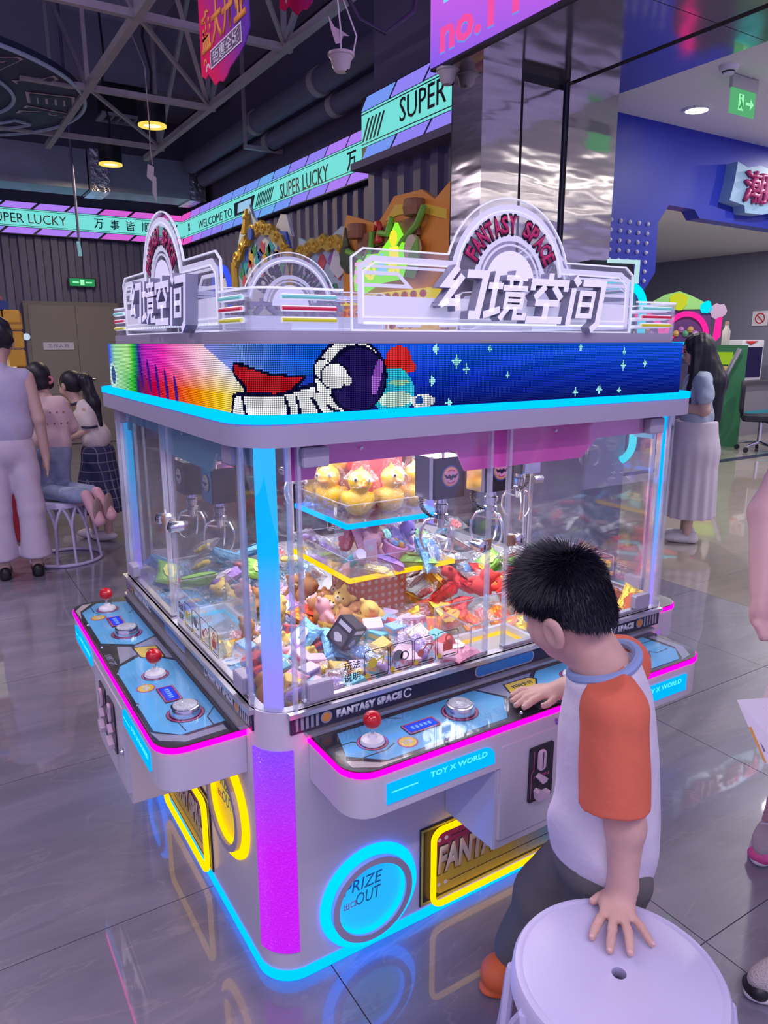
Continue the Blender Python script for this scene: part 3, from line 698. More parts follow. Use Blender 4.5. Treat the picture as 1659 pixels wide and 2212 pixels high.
    for sx_, sz_, q in ((0.46, 1.535, 1.2), (0.52, 1.507, 1.5), (0.55, 1.487, 1.2), (0.45, 1.463, 1.2), (0.62, 1.535, 0.9), (0.68, 1.47, 0.8), (0.93, 1.536, 1), (1.10, 1.523, 1.0), (1.10, 1.486, 1.4), (0.50, 1.41, 1.1), (0.92, 1.42, 1.1), (1.01, 1.424, 1.3), (1.19, 1.49, 1), (1.09, 1.42, 1.0)):
        ell(sx_, sz_, 0.0032 * q, 0.011 * q, (0.30, 0.75, 0.75)); ell(sx_, sz_, 0.009 * q, 0.0032 * q, (0.30, 0.75, 0.75))
    me = bpy.data.meshes.new('led_screen'); me.from_pydata(V.tolist(), [], F.tolist())
    at = me.attributes.new('diode', 'FLOAT_COLOR', 'FACE'); at.data.foreach_set('color', np.concatenate([C, np.ones((len(C), 1))], 1).astype(np.float32).ravel())
    uv = me.uv_layers.new(name='cell'); u = np.tile(np.array([[0, 0], [1, 0], [1, 1], [0, 1]], np.float32), (len(F), 1)); uv.data.foreach_set('uv', u.ravel())
    m = bpy.data.materials.new('led_diodes'); m.use_nodes = True; nt = m.node_tree; nt.nodes.clear(); N = nt.nodes.new; Lk = nt.links.new
    o = N('ShaderNodeOutputMaterial'); e = N('ShaderNodeEmission'); a = N('ShaderNodeAttribute'); a.attribute_name = 'diode'; uvn = N('ShaderNodeUVMap'); uvn.uv_map = 'cell'
    d = N('ShaderNodeVectorMath'); d.operation = 'DISTANCE'; d.inputs[1].default_value = (0.5, 0.5, 0); Lk(uvn.outputs[0], d.inputs[0])
    mr = N('ShaderNodeMapRange'); mr.inputs[1].default_value = 0.36; mr.inputs[2].default_value = 0.5; mr.inputs[3].default_value = 1.45; mr.inputs[4].default_value = 0.06; Lk(d.outputs['Value'], mr.inputs[0])
    Lk(a.outputs['Color'], e.inputs[0]); Lk(mr.outputs[0], e.inputs[1]); Lk(e.outputs[0], o.inputs[0])
    me.materials.append(m)
    return me
link('led_screen', led_screen(), cm)

# corner posts: curved acrylic with a light bar inside
def bar_mat():
    m = bpy.data.materials.new('post_light_gradient'); m.use_nodes = True; nt = m.node_tree; nt.nodes.clear(); N = nt.nodes.new; L = nt.links.new
    o = N('ShaderNodeOutputMaterial'); e = N('ShaderNodeEmission'); g = N('ShaderNodeTexCoord'); s = N('ShaderNodeSeparateXYZ'); L(g.outputs['Object'], s.inputs[0])
    mr = N('ShaderNodeMapRange'); mr.inputs[1].default_value = ZL; mr.inputs[2].default_value = ZG; L(s.outputs[2], mr.inputs[0])
    r = N('ShaderNodeValToRGB'); r.color_ramp.elements[0].color = (0.30, 0.24, 0.95, 1); r.color_ramp.elements[1].color = (0.0, 0.42, 1.0, 1); r.color_ramp.elements[0].position = 0.12; r.color_ramp.elements[1].position = 0.6
    L(mr.outputs[0], r.inputs[0]); L(r.outputs[0], e.inputs[0]); e.inputs[1].default_value = 1.25; L(e.outputs[0], o.inputs[0]); return m
M_bar = bar_mat()
def low_mat():
    m = bpy.data.materials.new('hammered_light_cover'); m.use_nodes = True; nt = m.node_tree; N = nt.nodes.new; L = nt.links.new; b = nt.nodes['Principled BSDF']
    g = N('ShaderNodeTexCoord'); s = N('ShaderNodeSeparateXYZ'); L(g.outputs['Object'], s.inputs[0])
    mr = N('ShaderNodeMapRange'); mr.inputs[1].default_value = 0.07; mr.inputs[2].default_value = 0.65; L(s.outputs[2], mr.inputs[0])
    r = N('ShaderNodeValToRGB'); r.color_ramp.elements[0].color = (0.62, 0.0, 0.95, 1); r.color_ramp.elements[1].color = (0.22, 0.06, 1.0, 1); r.color_ramp.elements[0].position = 0.5; r.color_ramp.elements[1].position = 1.0
    L(mr.outputs[0], r.inputs[0]); L(r.outputs[0], b.inputs['Emission Color']); b.inputs['Emission Strength'].default_value = 0.9; b.inputs['Base Color'].default_value = (0.14, 0.05, 0.28, 1); b.inputs['Roughness'].default_value = 0.18; b.inputs['Specular IOR Level'].default_value = 0.9
    v = N('ShaderNodeTexVoronoi'); v.inputs['Scale'].default_value = 150; L(g.outputs['Object'], v.inputs['Vector']); bp = N('ShaderNodeBump'); bp.inputs['Strength'].default_value = 1.0; bp.inputs['Distance'].default_value = 0.03; L(v.outputs['Distance'], bp.inputs['Height']); L(bp.outputs[0], b.inputs['Normal'])
    return m
M_low = low_mat()
for cx_, cy_, a0 in ((0, 0, 180), (W, 0, 270), (W, WY, 0), (0, WY, 90)):
    sx = 1 if cx_ == 0 else -1; sy = 1 if cy_ == 0 else -1
    ox, oy = cx_ + sx * RC, cy_ + sy * RC
    o_ = arc(ox, oy, RC - 0.004, a0, a0 + 90, 12); i_ = arc(ox, oy, RC - 0.008, a0, a0 + 90, 12)
    MB().prism(o_ + i_[::-1], ZL, ZG).build('corner_acrylic', M_acr, cm, smooth=True)
    for aa in (a0 + 2, a0 + 88):
        e = arc(ox, oy, RC - 0.006, aa, aa + 1, 1)[0]
        MB().box(e[0] - 0.005, e[1] - 0.005, ZL, e[0] + 0.005, e[1] + 0.005, ZG).build('corner_edge', M_acr_e, cm)
    am = math.radians(a0 + 45); c2 = Vector((ox + (RC - 0.030) * math.cos(am), oy + (RC - 0.030) * math.sin(am), 0))
    MB().box(-0.024, -0.006, ZL - 0.002, 0.024, 0.006, ZG).build('post_light', M_bar, cm, T(*c2) @ RZ(am + PI / 2), bevel=0.003)
    o_ = arc(ox, oy, RC + 0.004, a0 + 10, a0 + 80, 14); i_ = arc(ox, oy, RC - 0.01, a0 + 10, a0 + 80, 14)
    MB().prism(o_ + i_[::-1], 0.085, 0.635).build('corner_light_cover', M_low, cm, smooth=True)
# ------------------------------------------------------------------ the sides: doors, strip, console, lower front (local x along the face, -y outwards)
M_deck_b = mat('deck_blue', (0.13, 0.52, 0.86), 0.35)
M_deck_d = mat('deck_dot', (0.30, 0.68, 0.92), 0.4)
M_deck_g = mat('deck_grey', (0.33, 0.34, 0.44), 0.3)
M_deck_k = mat('deck_black', (0.018, 0.018, 0.03), 0.3)
M_deck_c = mat('deck_cream', (0.62, 0.52, 0.50), 0.35)
M_deck_y = mat('deck_yellow', (0.85, 0.62, 0.03), 0.35)
M_rosy = mat('deck_rose', (0.62, 0.07, 0.28), 0.35)
M_print_w = mat('print_white', (0.8, 0.78, 0.85), 0.5)
M_org = mat('print_orange', (0.75, 0.28, 0.05), 0.45)
M_pill = mat('pill_blue', (0.03, 0.18, 0.55), 0.3)
M_lcd = neon('lcd_blue', (0.03, 0.06, 0.85), 1.1)
M_lcd2 = neon('lcd_mark', (0.2, 0.4, 1.0), 1.1)
M_trim = {'pink': mat('pink_valance', (0.88, 0.12, 0.55), 0.4), 'cyan': mat('cyan_valance', (0.12, 0.52, 0.70), 0.4)}
N_plate = neon('name_plate_glow', (0.0, 0.28, 0.85), 1.8)
N_plate2 = neon('name_plate_letters', (0.1, 0.75, 1.0), 1.3)
M_ring_fill = {'cyan': mat('prize_door_cyan', (0.05, 0.5, 0.7), 0.3, emit=(0.0, 0.42, 0.75), strength=0.75), 'yellow': mat('prize_door_yellow', (0.7, 0.5, 0.03), 0.3, emit=(0.8, 0.55, 0.0), strength=0.55)}
M_outline = mat('print_teal_line', (0.02, 0.22, 0.40), 0.4)
def plate_grad():
    m = bpy.data.materials.new('neon_board_print'); m.use_nodes = True; nt = m.node_tree; N = nt.nodes.new; L = nt.links.new; b = nt.nodes['Principled BSDF']
    g = N('ShaderNodeTexCoord'); s = N('ShaderNodeSeparateXYZ'); L(g.outputs['Object'], s.inputs[0])
    mr = N('ShaderNodeMapRange'); mr.inputs[1].default_value = 0.05; mr.inputs[2].default_value = 0.26; L(s.outputs[2], mr.inputs[0])
    r = N('ShaderNodeValToRGB'); e = r.color_ramp.elements; e[0].color = (0.72, 0.52, 0.05, 1); e[0].position = 0.35; e[1].color = (0.45, 0.04, 0.12, 1); e[1].position = 0.8; L(mr.outputs[0], r.inputs[0])
    mr2 = N('ShaderNodeMapRange'); mr2.inputs[1].default_value = 0.74; mr2.inputs[2].default_value = 0.93; L(s.outputs[0], mr2.inputs[0])
    mx = N('ShaderNodeMixRGB'); mx.inputs[2].default_value = (0.08, 0.35, 0.6, 1); L(mr2.outputs[0], mx.inputs[0]); L(r.outputs[0], mx.inputs[1]); L(mx.outputs[0], b.inputs['Base Color']); b.inputs['Roughness'].default_value = 0.35
    return m
M_board = plate_grad()
def flat(name, pts, z0, z1, material, parent, M):
    return MB().prism(pts, z0, z1).build(name, material, parent, M)
def outline_pts(pts, w):
    return pts

def side(width, M, valance, ring_cols, detail=True):
    """everything on one face of the machine; M takes the local frame (x along, y inwards, z up) to world"""
    c = width / 2
    P = lambda name, mb, mt, par=cm, **k: mb.build(name, mt, par, M, **k) if par is cm else mb.build(name, mt, par, Matrix.Identity(4), **k)
    # doors ------------------------------------------------------------
    for x0, x1, s in ((0.105, c - 0.055, 1), (c + 0.0, width - 0.105, -1)) if detail else ((0.105, c - 0.01, 1), (c + 0.01, width - 0.105, -1)):
        d = P('door_pane', MB().box(x0, 0.012, ZL + 0.008, x1, 0.018, ZG - 0.004), M_acr)
        for xe in (x0, x1 - 0.008):
            P('door_edge', MB().box(xe, 0.008, ZL + 0.006, xe + 0.008, 0.022, ZG - 0.002), M_acr_e, d)
        P('door_rail', MB().box(x0, 0.008, ZL, x1, 0.024, ZL + 0.012), M_alu, d)
        hx = x0 + 0.008 if s > 0 else x1 - 0.073
        for hz in (ZL + 0.012, ZG - 0.052):
            P('hinge', MB().at(T(0, 0.008, 0) @ XZ).prism(rr(hx, hz, hx + 0.065, hz + 0.044, 0.006, 3), -0.012, 0.010), M_lav, d, bevel=0.002)
        lx = x1 - 0.035 if s > 0 else x0 + 0.035
        lz = 1.04
        P('lock', MB().at(T(lx, 0.006, lz) @ RX(PI / 2)).lathe([(0.0, 0.016), (0.007, 0.016), (0.016, 0.012), (0.017, 0.0), (0.013, -0.028), (0.0, -0.028)], 18), M_chrome, d, smooth=True)
        P('lock_plate', MB().box(lx - (0.012 if s > 0 else 0.034), 0.004, lz - 0.014, lx + (0.034 if s > 0 else 0.012), 0.012, lz + 0.014), mat('bronze_plate', (0.45, 0.27, 0.17), 0.3, metal=0.6), d)
        P('key_slot', MB().box(lx - 0.0018, -0.0115, lz - 0.006, lx + 0.0018, -0.009, lz + 0.006), M_black, d)
        P('screw', MB().at(T(x0 + 0.16, 0.009, ZG - 0.02) @ RX(PI / 2)).lathe([(0, 0.003), (0.004, 0.002), (0.005, 0)], 8), M_alu, d)
    # valance under the fascia, inside the glass
    vz = ZG - 0.055
    pts = [(0.09, ZG), (0.09, vz - 0.03), (0.16, vz - 0.03), (0.17, vz), (0.30, vz), (c * 0.79, vz), (c * 0.83, vz - 0.052), (c * 1.42, vz - 0.052), (c * 1.5, vz), (width - 0.09, vz), (width - 0.09, ZG)]
    P('valance', MB().at(XZ).prism(pts, -0.046, -0.040), M_trim[valance])
    # printed strip on the ledge
    st = P('ledge_strip', MB().box(0.064, -0.003, 0.675, width - 0.064, 0.004, 0.718), M_navy)
    P('ledge_rail', MB().box(0.06, -0.012, ZL - 0.012, width - 0.06, 0.006, ZL), M_alu)
    P('ledge_channel', MB().box(0.10, -0.020, 0.6655, width - 0.10, 0.002, 0.674), M_alu)
    if detail:
        Q = T(0, -0.0032, 0) @ XZ
        for xs, sg in ((0.064, 1), (width - 0.064, -1)):
            for k in range(5):
                x = xs + sg * (0.016 + 0.013 * k)
                P('stripe', MB().at(Q).prism([(x - 0.0035, 0.681), (x + 0.0035, 0.681), (x + 0.0035, 0.712), (x - 0.0035, 0.712)], 0, 0.0006), M_deck_g, st)
            x = xs + sg * 0.092
            P('dot', MB().at(Q).prism(arc(x, 0.6965, 0.015, 0, 345, 23), 0, 0.0006), M_deck_g, st)
            P('dot', MB().at(Q).prism(arc(x, 0.6965, 0.011, 0, 345, 23), 0.0006, 0.0012), M_org, st)
        for xs, xb in ((0.275, 0.385), (width - 0.275, width - 0.385)):
            lettering('strip_text', 'FANTASY SPACE', 0.185, 0.021, T(xs, -0.0034, 0.6965) @ XZ, M_print_w, st, depth=0.0005, bold=0.085, spacing=1.12)
            P('badge', MB().at(Q).stroke(arc(xb, 0.6965, 0.011, 20, 330, 14), 0.004, 0, 0.0006), M_print_w, st)
        P('pill', MB().at(Q).prism(rr(c - 0.105, 0.678, c + 0.105, 0.7145, 0.0175, 6), 0, 0.0008), M_deck_g, st)
        P('pill', MB().at(Q).prism(rr(c - 0.101, 0.682, c + 0.101, 0.7105, 0.0142, 6), 0.0008, 0.0016), M_pill, st)
    # console ------------------------------------------------------------
    xa, xb, yo = 0.11, width - 0.11, -0.205
    foot = rr(xa, yo, xb, 0.0, 0.065, 8, (1, 1, 0, 0))
    co = P('console', MB().prism(foot, 0.545, 0.648), M_pan_w, smooth=True, bevel=0.002)
    fo2 = [(p[0], p[1]) for p in rr(xa - 0.003, yo - 0.003, xb + 0.003, 0.0, 0.067, 8, (1, 1, 0, 0))]
    P('console_light_strip', MB().prism(fo2, 0.645, 0.6575), N_pink, co)
    P('deck', MB().prism(foot, 0.657, 0.661), M_deck_k, co)
    P('deck_cover', MB().prism(rr(xa + 0.002, yo + 0.002, xb - 0.002, -0.002, 0.063, 8, (1, 1, 0, 0)), 0.6645, 0.667), clear('deck_acrylic', tint=(0.98, 0.98, 1), refl=0.02, rough=0.04, edge=0.2), co)
    Z1, Z2 = 0.661, 0.6618
    if detail:
        L2 = lambda n, pts, mt, a=Z1, b=Z2: P(n, MB().prism(pts, a, b), mt, co)
        for side_, u0, sg in ((0, xa, 1), (1, xb, -1)):
            X_ = lambda x: (xa + x) if True else x
        h = width / 2
        # blue player fields with cut corners, grey middle, cream near the rounded corner
        L2('deck_print', [(xa + 0.03, -0.125), (xa + 0.06, -0.03), (c - 0.13, -0.03), (c - 0.09, -0.10), (c - 0.15, -0.185), (xa + 0.10, -0.185)], M_deck_b)
        L2('deck_print', [(c + 0.05, -0.175), (c + 0.0, -0.10), (c + 0.09, -0.03), (xb - 0.06, -0.03), (xb - 0.05, -0.14), (xb - 0.10, -0.19), (c + 0.09, -0.19)], M_deck_b)
        L2('deck_print', [(xa + 0.02, -0.14), (xa + 0.085, -0.188), (xa + 0.16, -0.197), (xa + 0.07, -0.2), (xa + 0.02, -0.17)], M_deck_c)
        L2('deck_print', [(xb - 0.04, -0.13), (xb - 0.085, -0.188), (xb - 0.10, -0.199), (xb - 0.05, -0.19), (xb - 0.015, -0.14), (xb - 0.02, -0.04), (xb - 0.045, -0.04)], M_deck_g)
        L2('deck_print', [(c - 0.12, -0.03), (c - 0.075, -0.105), (c - 0.02, -0.10), (c + 0.07, -0.03)], M_deck_g)
        L2('deck_print', [(c - 0.075, -0.112), (c - 0.10, -0.15), (c + 0.03, -0.17), (c - 0.015, -0.11)], M_deck_g)
        L2('deck_print', [(c - 0.07, -0.115), (c - 0.045, -0.045), (c + 0.045, -0.045), (c + 0.06, -0.065), (c + 0.02, -0.112)], M_deck_k, Z2, Z2 + 0.0004)
        yw = L2('warning_print', [(c - 0.062, -0.110), (c - 0.042, -0.05), (c + 0.042, -0.05), (c + 0.053, -0.066), (c + 0.016, -0.107)], M_deck_y, Z2 + 0.0004, Z2 + 0.0008)
        lettering('warning_text', '扫码支付', 0.07, 0.017, T(c, -0.072, Z2 + 0.0008), M_navy, co, depth=0.0004, bold=0.02)
        lettering('deck_text', 'LUCKY GIFT', 0.085, 0.018, T(c - 0.01, -0.187, Z2), M_deck_g, co, depth=0.0004, bold=0.02)
        for x0_, y0_, dx in ((c - 0.21, -0.165, 1), (c + 0.10, -0.165, 1)):
            for a in range(7):
                for b in range(4):
                    P('dot_print', MB().prism([(x0_ + a * 0.011 + b * 0.004 - 0.003, y0_ + b * 0.012), (x0_ + a * 0.011 + b * 0.004, y0_ + b * 0.012 - 0.003), (x0_ + a * 0.011 + b * 0.004 + 0.003, y0_ + b * 0.012), (x0_ + a * 0.011 + b * 0.004, y0_ + b * 0.012 + 0.003)], Z2, Z2 + 0.0003), M_deck_d, co)
        for pts in ([(xa + 0.03, -0.08), (xa + 0.07, -0.08), (xa + 0.08, -0.09), (xa + 0.12, -0.088)], [(xa + 0.04, -0.15), (xa + 0.12, -0.15), (xa + 0.15, -0.135)], [(xb - 0.16, -0.13), (xb - 0.13, -0.11), (xb - 0.12, -0.13), (xb - 0.06, -0.125)], [(c - 0.40, -0.03), (c - 0.37, -0.05)], [(xb - 0.14, -0.03), (xb - 0.10, -0.06), (xb - 0.05, -0.06)]):
            P('line_print', MB().stroke(pts, 0.003, Z2, Z2 + 0.0003), M_deck_k, co)
        for jx, n_ in ((xa + 0.11, 0), (c + 0.155, 1)):
            jy = -0.105
            P('joystick_plate', MB().prism(arc(jx, jy, 0.037, 0, 350, 35), Z2, Z2 + 0.0005), M_deck_k, co)
            P('joystick_ring', MB().stroke(arc(jx, jy, 0.0335, 0, 350, 35), 0.004, Z2 + 0.0005, Z2 + 0.001, True), M_rosy, co)
            P('joystick_collar', MB().lathe([(0.0, 0.684), (0.008, 0.684), (0.012, 0.676), (0.026, 0.671), (0.029, 0.664)], 24, jx, jy), M_whitep, co, smooth=True)
            P('joystick_shaft', MB().lathe([(0.0045, 0.67), (0.0045, 0.705)], 12, jx, jy), M_chrome, co, smooth=True)
            P('joystick_ball', MB().sphere((jx, jy, 0.718), 0.0215, 24), M_red, co, smooth=True)
            sx_ = jx + 0.068
            P('price_sticker', MB().prism(arc(sx_, -0.148, 0.024, 0, 350, 35), Z2, Z2 + 0.0006), M_rosy, co)
            P('price_sticker', MB().prism(arc(sx_, -0.148, 0.0205, 0, 350, 35), Z2 + 0.0006, Z2 + 0.001), M_deck_y, co)
            lettering('sticker_text', '3币', 0.026, 0.018, T(sx_, -0.148, Z2 + 0.001), M_print_w, co, depth=0.0005, bold=0.03)
            dx_ = jx + 0.135
            P('display_frame', MB().prism(rr(dx_ - 0.046, -0.128, dx_ + 0.046, -0.083, 0.004, 3), Z2, 0.6645), M_deck_k, co)
            P('display_border', MB().stroke(rr(dx_ - 0.043, -0.125, dx_ + 0.043, -0.086, 0.003, 3), 0.003, 0.6645, 0.6650, True), M_rosy, co)
            P('display_screen', MB().prism(rr(dx_ - 0.039, -0.1215, dx_ + 0.039, -0.0895, 0.002, 2), 0.6645, 0.6651), M_lcd, co)
            for k in range(5):
                P('display_digit', MB().box(dx_ - 0.028 + 0.012 * k, -0.112, 0.6651, dx_ - 0.021 + 0.012 * k, -0.100, 0.6653), M_lcd2, co)
            bx = jx + 0.255
            P('button_plate', MB().prism(arc(bx, -0.1, 0.047, 0, 350, 35), Z2, Z2 + 0.0006), M_deck_k, co)
            P('button_ring', MB().stroke(arc(bx, -0.1, 0.042, 0, 350, 35), 0.005, Z2 + 0.0006, Z2 + 0.0012, True), M_rosy, co)
            P('button_bezel', MB().lathe([(0.030, 0.685), (0.034, 0.684), (0.036, 0.676), (0.037, 0.664)], 28, bx, -0.1), M_chrome, co, smooth=True)
            P('button_cap', MB().lathe([(0.0, 0.690), (0.020, 0.6895), (0.029, 0.687), (0.0305, 0.683)], 28, bx, -0.1), mat('button_dome', (0.62, 0.64, 0.72), 0.12, bump=0.6, bscale=220, coat=0.6), co, smooth=True)
        for k in range(6):
            sx_ = xa + 0.03 + (xb - xa - 0.06) * k / 5
            for yy in (-0.014, -0.192):
                if yy < -0.1 and k in (0, 5): continue
                P('deck_screw', MB().lathe([(0.0, 0.6715), (0.003, 0.671), (0.005, 0.667)], 10, sx_, yy), M_chrome, co, smooth=True)
    # coin box below the console
    bx0, bx1 = c - 0.195, c + 0.195
    prof = [(0.0, 0.545), (yo + 0.004, 0.545), (yo + 0.004, 0.318), (0.0, 0.312)]
    cb = P('coin_box', MB().at(Matrix(((0, 0, 1, 0), (1, 0, 0, 0), (0, 1, 0, 0), (0, 0, 0, 1)))).prism(prof, bx0, bx1), M_pan_w, bevel=0.003)
    if detail:
        Q = T(0, yo + 0.004, 0) @ XZ
        P('coin_door', MB().at(Q).prism(rr(c - 0.185, 0.345, c + 0.185, 0.605, 0.004, 2), -0.01, 0.0065), M_pan_w, cb, bevel=0.0015)
        Q = T(0, yo - 0.003, 0) @ XZ
        for px_ in (c - 0.055, c + 0.055):
            P('coin_plate', MB().at(Q).prism(rr(px_ - 0.040, 0.42, px_ + 0.040, 0.572, 0.006, 3), 0, 0.004), M_deck_k, cb)
            P('coin_guide', MB().at(Q).prism(rr(px_ - 0.016, 0.505, px_ + 0.010, 0.562, 0.012, 6), 0.004, 0.012), mat('pink_white_plastic', (0.72, 0.55, 0.68), 0.4), cb, bevel=0.002)
            P('coin_slot', MB().at(Q).box(px_ - 0.004, 0.512, 0.0121, px_ - 0.001, 0.556, 0.0125), M_black, cb)
            P('return_lever', MB().at(Q).prism([(px_ - 0.02, 0.49), (px_ - 0.008, 0.497), (px_ + 0.014, 0.48), (px_ + 0.010, 0.472), (px_ - 0.004, 0.47)], 0.004, 0.016), MATS['pink_white_plastic'], cb)
            P('coin_cup', MB().at(Q).prism([(px_ - 0.024, 0.452), (px_ - 0.016, 0.458), (px_ + 0.006, 0.444), (px_ + 0.02, 0.445), (px_ + 0.018, 0.43), (px_ - 0.02, 0.428)], 0.004, 0.02), MATS['pink_white_plastic'], cb)
            P('circuit_print', MB().at(Q).stroke([(px_ - 0.033, 0.43), (px_ - 0.033, 0.50), (px_ - 0.026, 0.51), (px_ - 0.026, 0.56)], 0.002, 0.004, 0.0044), M_rosy, cb)
            lettering('coin_text', '1 COIN', 0.05, 0.009, T(px_, yo - 0.0072, 0.487) @ XZ, M_rosy, cb, depth=0.0003, bold=0.02)
        P('cash_lock', MB().at(T(c + 0.155, yo - 0.004, 0.46) @ RX(PI / 2)).lathe([(0, 0.006), (0.008, 0.005), (0.010, 0)], 14), M_chrome, cb, smooth=True)
        # glowing name plates on the console front
        Q = T(0, yo, 0) @ XZ
        for k, (n0, n1, cr) in enumerate(((xa + 0.085, c - 0.208, (0, 0, 1, 0)), (c + 0.208, xb - 0.085, (0, 0, 0, 1)))):
            P('name_plate', MB().at(Q).prism(rr(n0, 0.570, n1, 0.618, 0.03 if k == 0 else 0.02, 6, cr), 0, 0.0045), N_plate, co)
            P('plate_rule', MB().at(Q).box(n0 + 0.01, 0.5955, 0.0045, n0 + 0.08, 0.5985, 0.005), N_plate2, co)
            lettering('plate_text', 'TOY X WORLD', 0.165, 0.014, T((n0 + n1) / 2 + 0.045, yo - 0.0046, 0.604) @ XZ, N_plate2, co, depth=0.0005, bold=0.02)
    # lower front: prize rings and the framed neon board
    for x, colr, z in ((0.271, ring_cols[0], 0.158), (width - 0.262, ring_cols[1], 0.372)):
        nn = {'cyan': N_ring, 'yellow': N_yel}[colr]
        pr = P('prize_door', MB().at(T(0, 0, 0) @ XZ).prism(arc(x, z, 0.098, 0, 350, 35), 0.0, 0.003), M_ring_fill[colr])
        P('glow_tube', MB().tube([(x + 0.129 * math.cos(2 * PI * k / 40), 0.0, z + 0.129 * math.sin(2 * PI * k / 40)) for k in range(40)], 0.0155, 8, True), nn, pr, smooth=True)
        P('ring_frame', MB().at(XZ).ring(arc(x, z, 0.118, 0, 355, 71), arc(x, z, 0.100, 0, 355, 71), 0, 0.024), M_lav, pr, smooth=True)
        P('inner_light', MB().at(XZ).ring(arc(x, z, 0.100, 0, 355, 71), arc(x, z, 0.0965, 0, 355, 71), 0, 0.016), nn, pr)
        lettering('door_text', 'PRIZE', 0.115, 0.034, T(x - 0.02, -0.0032, z + 0.045) @ XZ, M_outline, pr, depth=0.0006, shear=0.2)
        lettering('door_text', 'OUT', 0.075, 0.036, T(x - 0.005, -0.0032, z + 0.002) @ XZ, M_outline, pr, depth=0.0006, shear=0.2)
        lettering('door_text', '出口', 0.035, 0.02, T(x - 0.06, -0.0032, z - 0.005) @ XZ, M_rosy, pr, depth=0.0006)
    n0, n1 = 0.428, width - 0.428
    nb = P('neon_board', MB().at(XZ).prism([(n0, 0.045), (n1, 0.045), (n1, 0.285), (n0, 0.285)], 0, 0.004), M_deck_k)
    P('board_border', MB().at(XZ).stroke([(n0 + 0.006, 0.051), (n1 - 0.006, 0.051), (n1 - 0.006, 0.279), (n0 + 0.006, 0.279)], 0.006, 0.004, 0.006, True), mat('olive_line', (0.45, 0.42, 0.08), 0.4), nb)
    P('board_print', MB().at(XZ).prism(rr(n0 + 0.05, 0.062, n1 - 0.035, 0.258, 0.02, 4), 0.004, 0.006), M_board, nb)
    lettering('board_text', 'FANTASY SPACE', (n1 - n0) - 0.085, 0.096, T(c + 0.01, -0.0062, 0.168) @ XZ, M_deck_k, nb, depth=0.0006, bold=0.07, shear=0.12)
    lettering('board_text', 'FANTASY SPACE', (n1 - n0) - 0.095, 0.086, T(c + 0.01, -0.0068, 0.168) @ XZ, mat('board_cream', (0.75, 0.68, 0.58), 0.45), nb, depth=0.0012, bold=0.045, shear=0.12)
    for zz in (0.092, 0.232):
        P('board_rule', MB().at(XZ).stroke([(n0 + 0.10, zz), (n1 - 0.08, zz)], 0.002, 0.006, 0.0066), M_deck_k, nb)
        for q in (0.062, 0.085): P('board_dot', MB().at(XZ).prism(arc(n0 + q, zz, 0.006, 0, 340, 16), 0.006, 0.0068), M_print_w, nb)
    P('board_tube', MB().tube([(p[0], -0.016, p[1]) for p in rr(n0 + 0.036, 0.040, n1 - 0.012, 0.272, 0.03, 6)], 0.0082, 10, True), N_yel, nb, smooth=True)

FRONT = Matrix.Identity(4)
LEFT = T(0, WY, 0) @ RZ(-PI / 2)
RIGHT = T(W, 0, 0) @ RZ(PI / 2)
BACK = T(W, WY, 0) @ RZ(PI)
side(W, FRONT, 'pink', ('cyan', 'yellow'))
side(WY, LEFT, 'cyan', ('cyan', 'yellow'))
side(WY, RIGHT, 'cyan', ('cyan', 'yellow'), detail=False)
side(W, BACK, 'pink', ('cyan', 'yellow'), detail=False)
# ------------------------------------------------------------------ crown: edge-lit acrylic signs
M_crown = clear('crown_acrylic', tint=(0.96, 0.97, 1.0), refl=0.05, rough=0.03, tintfac=0.05)
M_frost = mat('frosted_white_line', (0.78, 0.78, 0.88), 0.4, emit=(0.70, 0.70, 0.90), strength=0.30)
M_edge = mat('lit_acrylic_edge', (0.85, 0.86, 0.95), 0.3, emit=(0.80, 0.82, 1.0), strength=0.45)
M_glyph = mat('channel_letter_face', (0.86, 0.84, 0.95), 0.35, emit=(0.72, 0.68, 0.95), strength=0.45)
M_glyph_s = mat('channel_letter_side', (0.36, 0.36, 0.48), 0.45)
M_rose_l = mat('rose_letters', (0.68, 0.02, 0.16), 0.4)
N_b = [mat('teal_bar', (0.15, 0.5, 0.5), 0.4, emit=(0.15, 0.5, 0.5), strength=0.4), mat('red_bar', (0.5, 0.01, 0.06), 0.4, emit=(0.5, 0.01, 0.05), strength=0.4), mat('lime_bar', (0.5, 0.48, 0.02), 0.4, emit=(0.5, 0.48, 0.02), strength=0.4)]
base = MB().prism(rr(0.022, 0.022, W - 0.022, WY - 0.022, RC, 8), ZT, 1.574).build('crown_base', M_lav, cm, smooth=True)
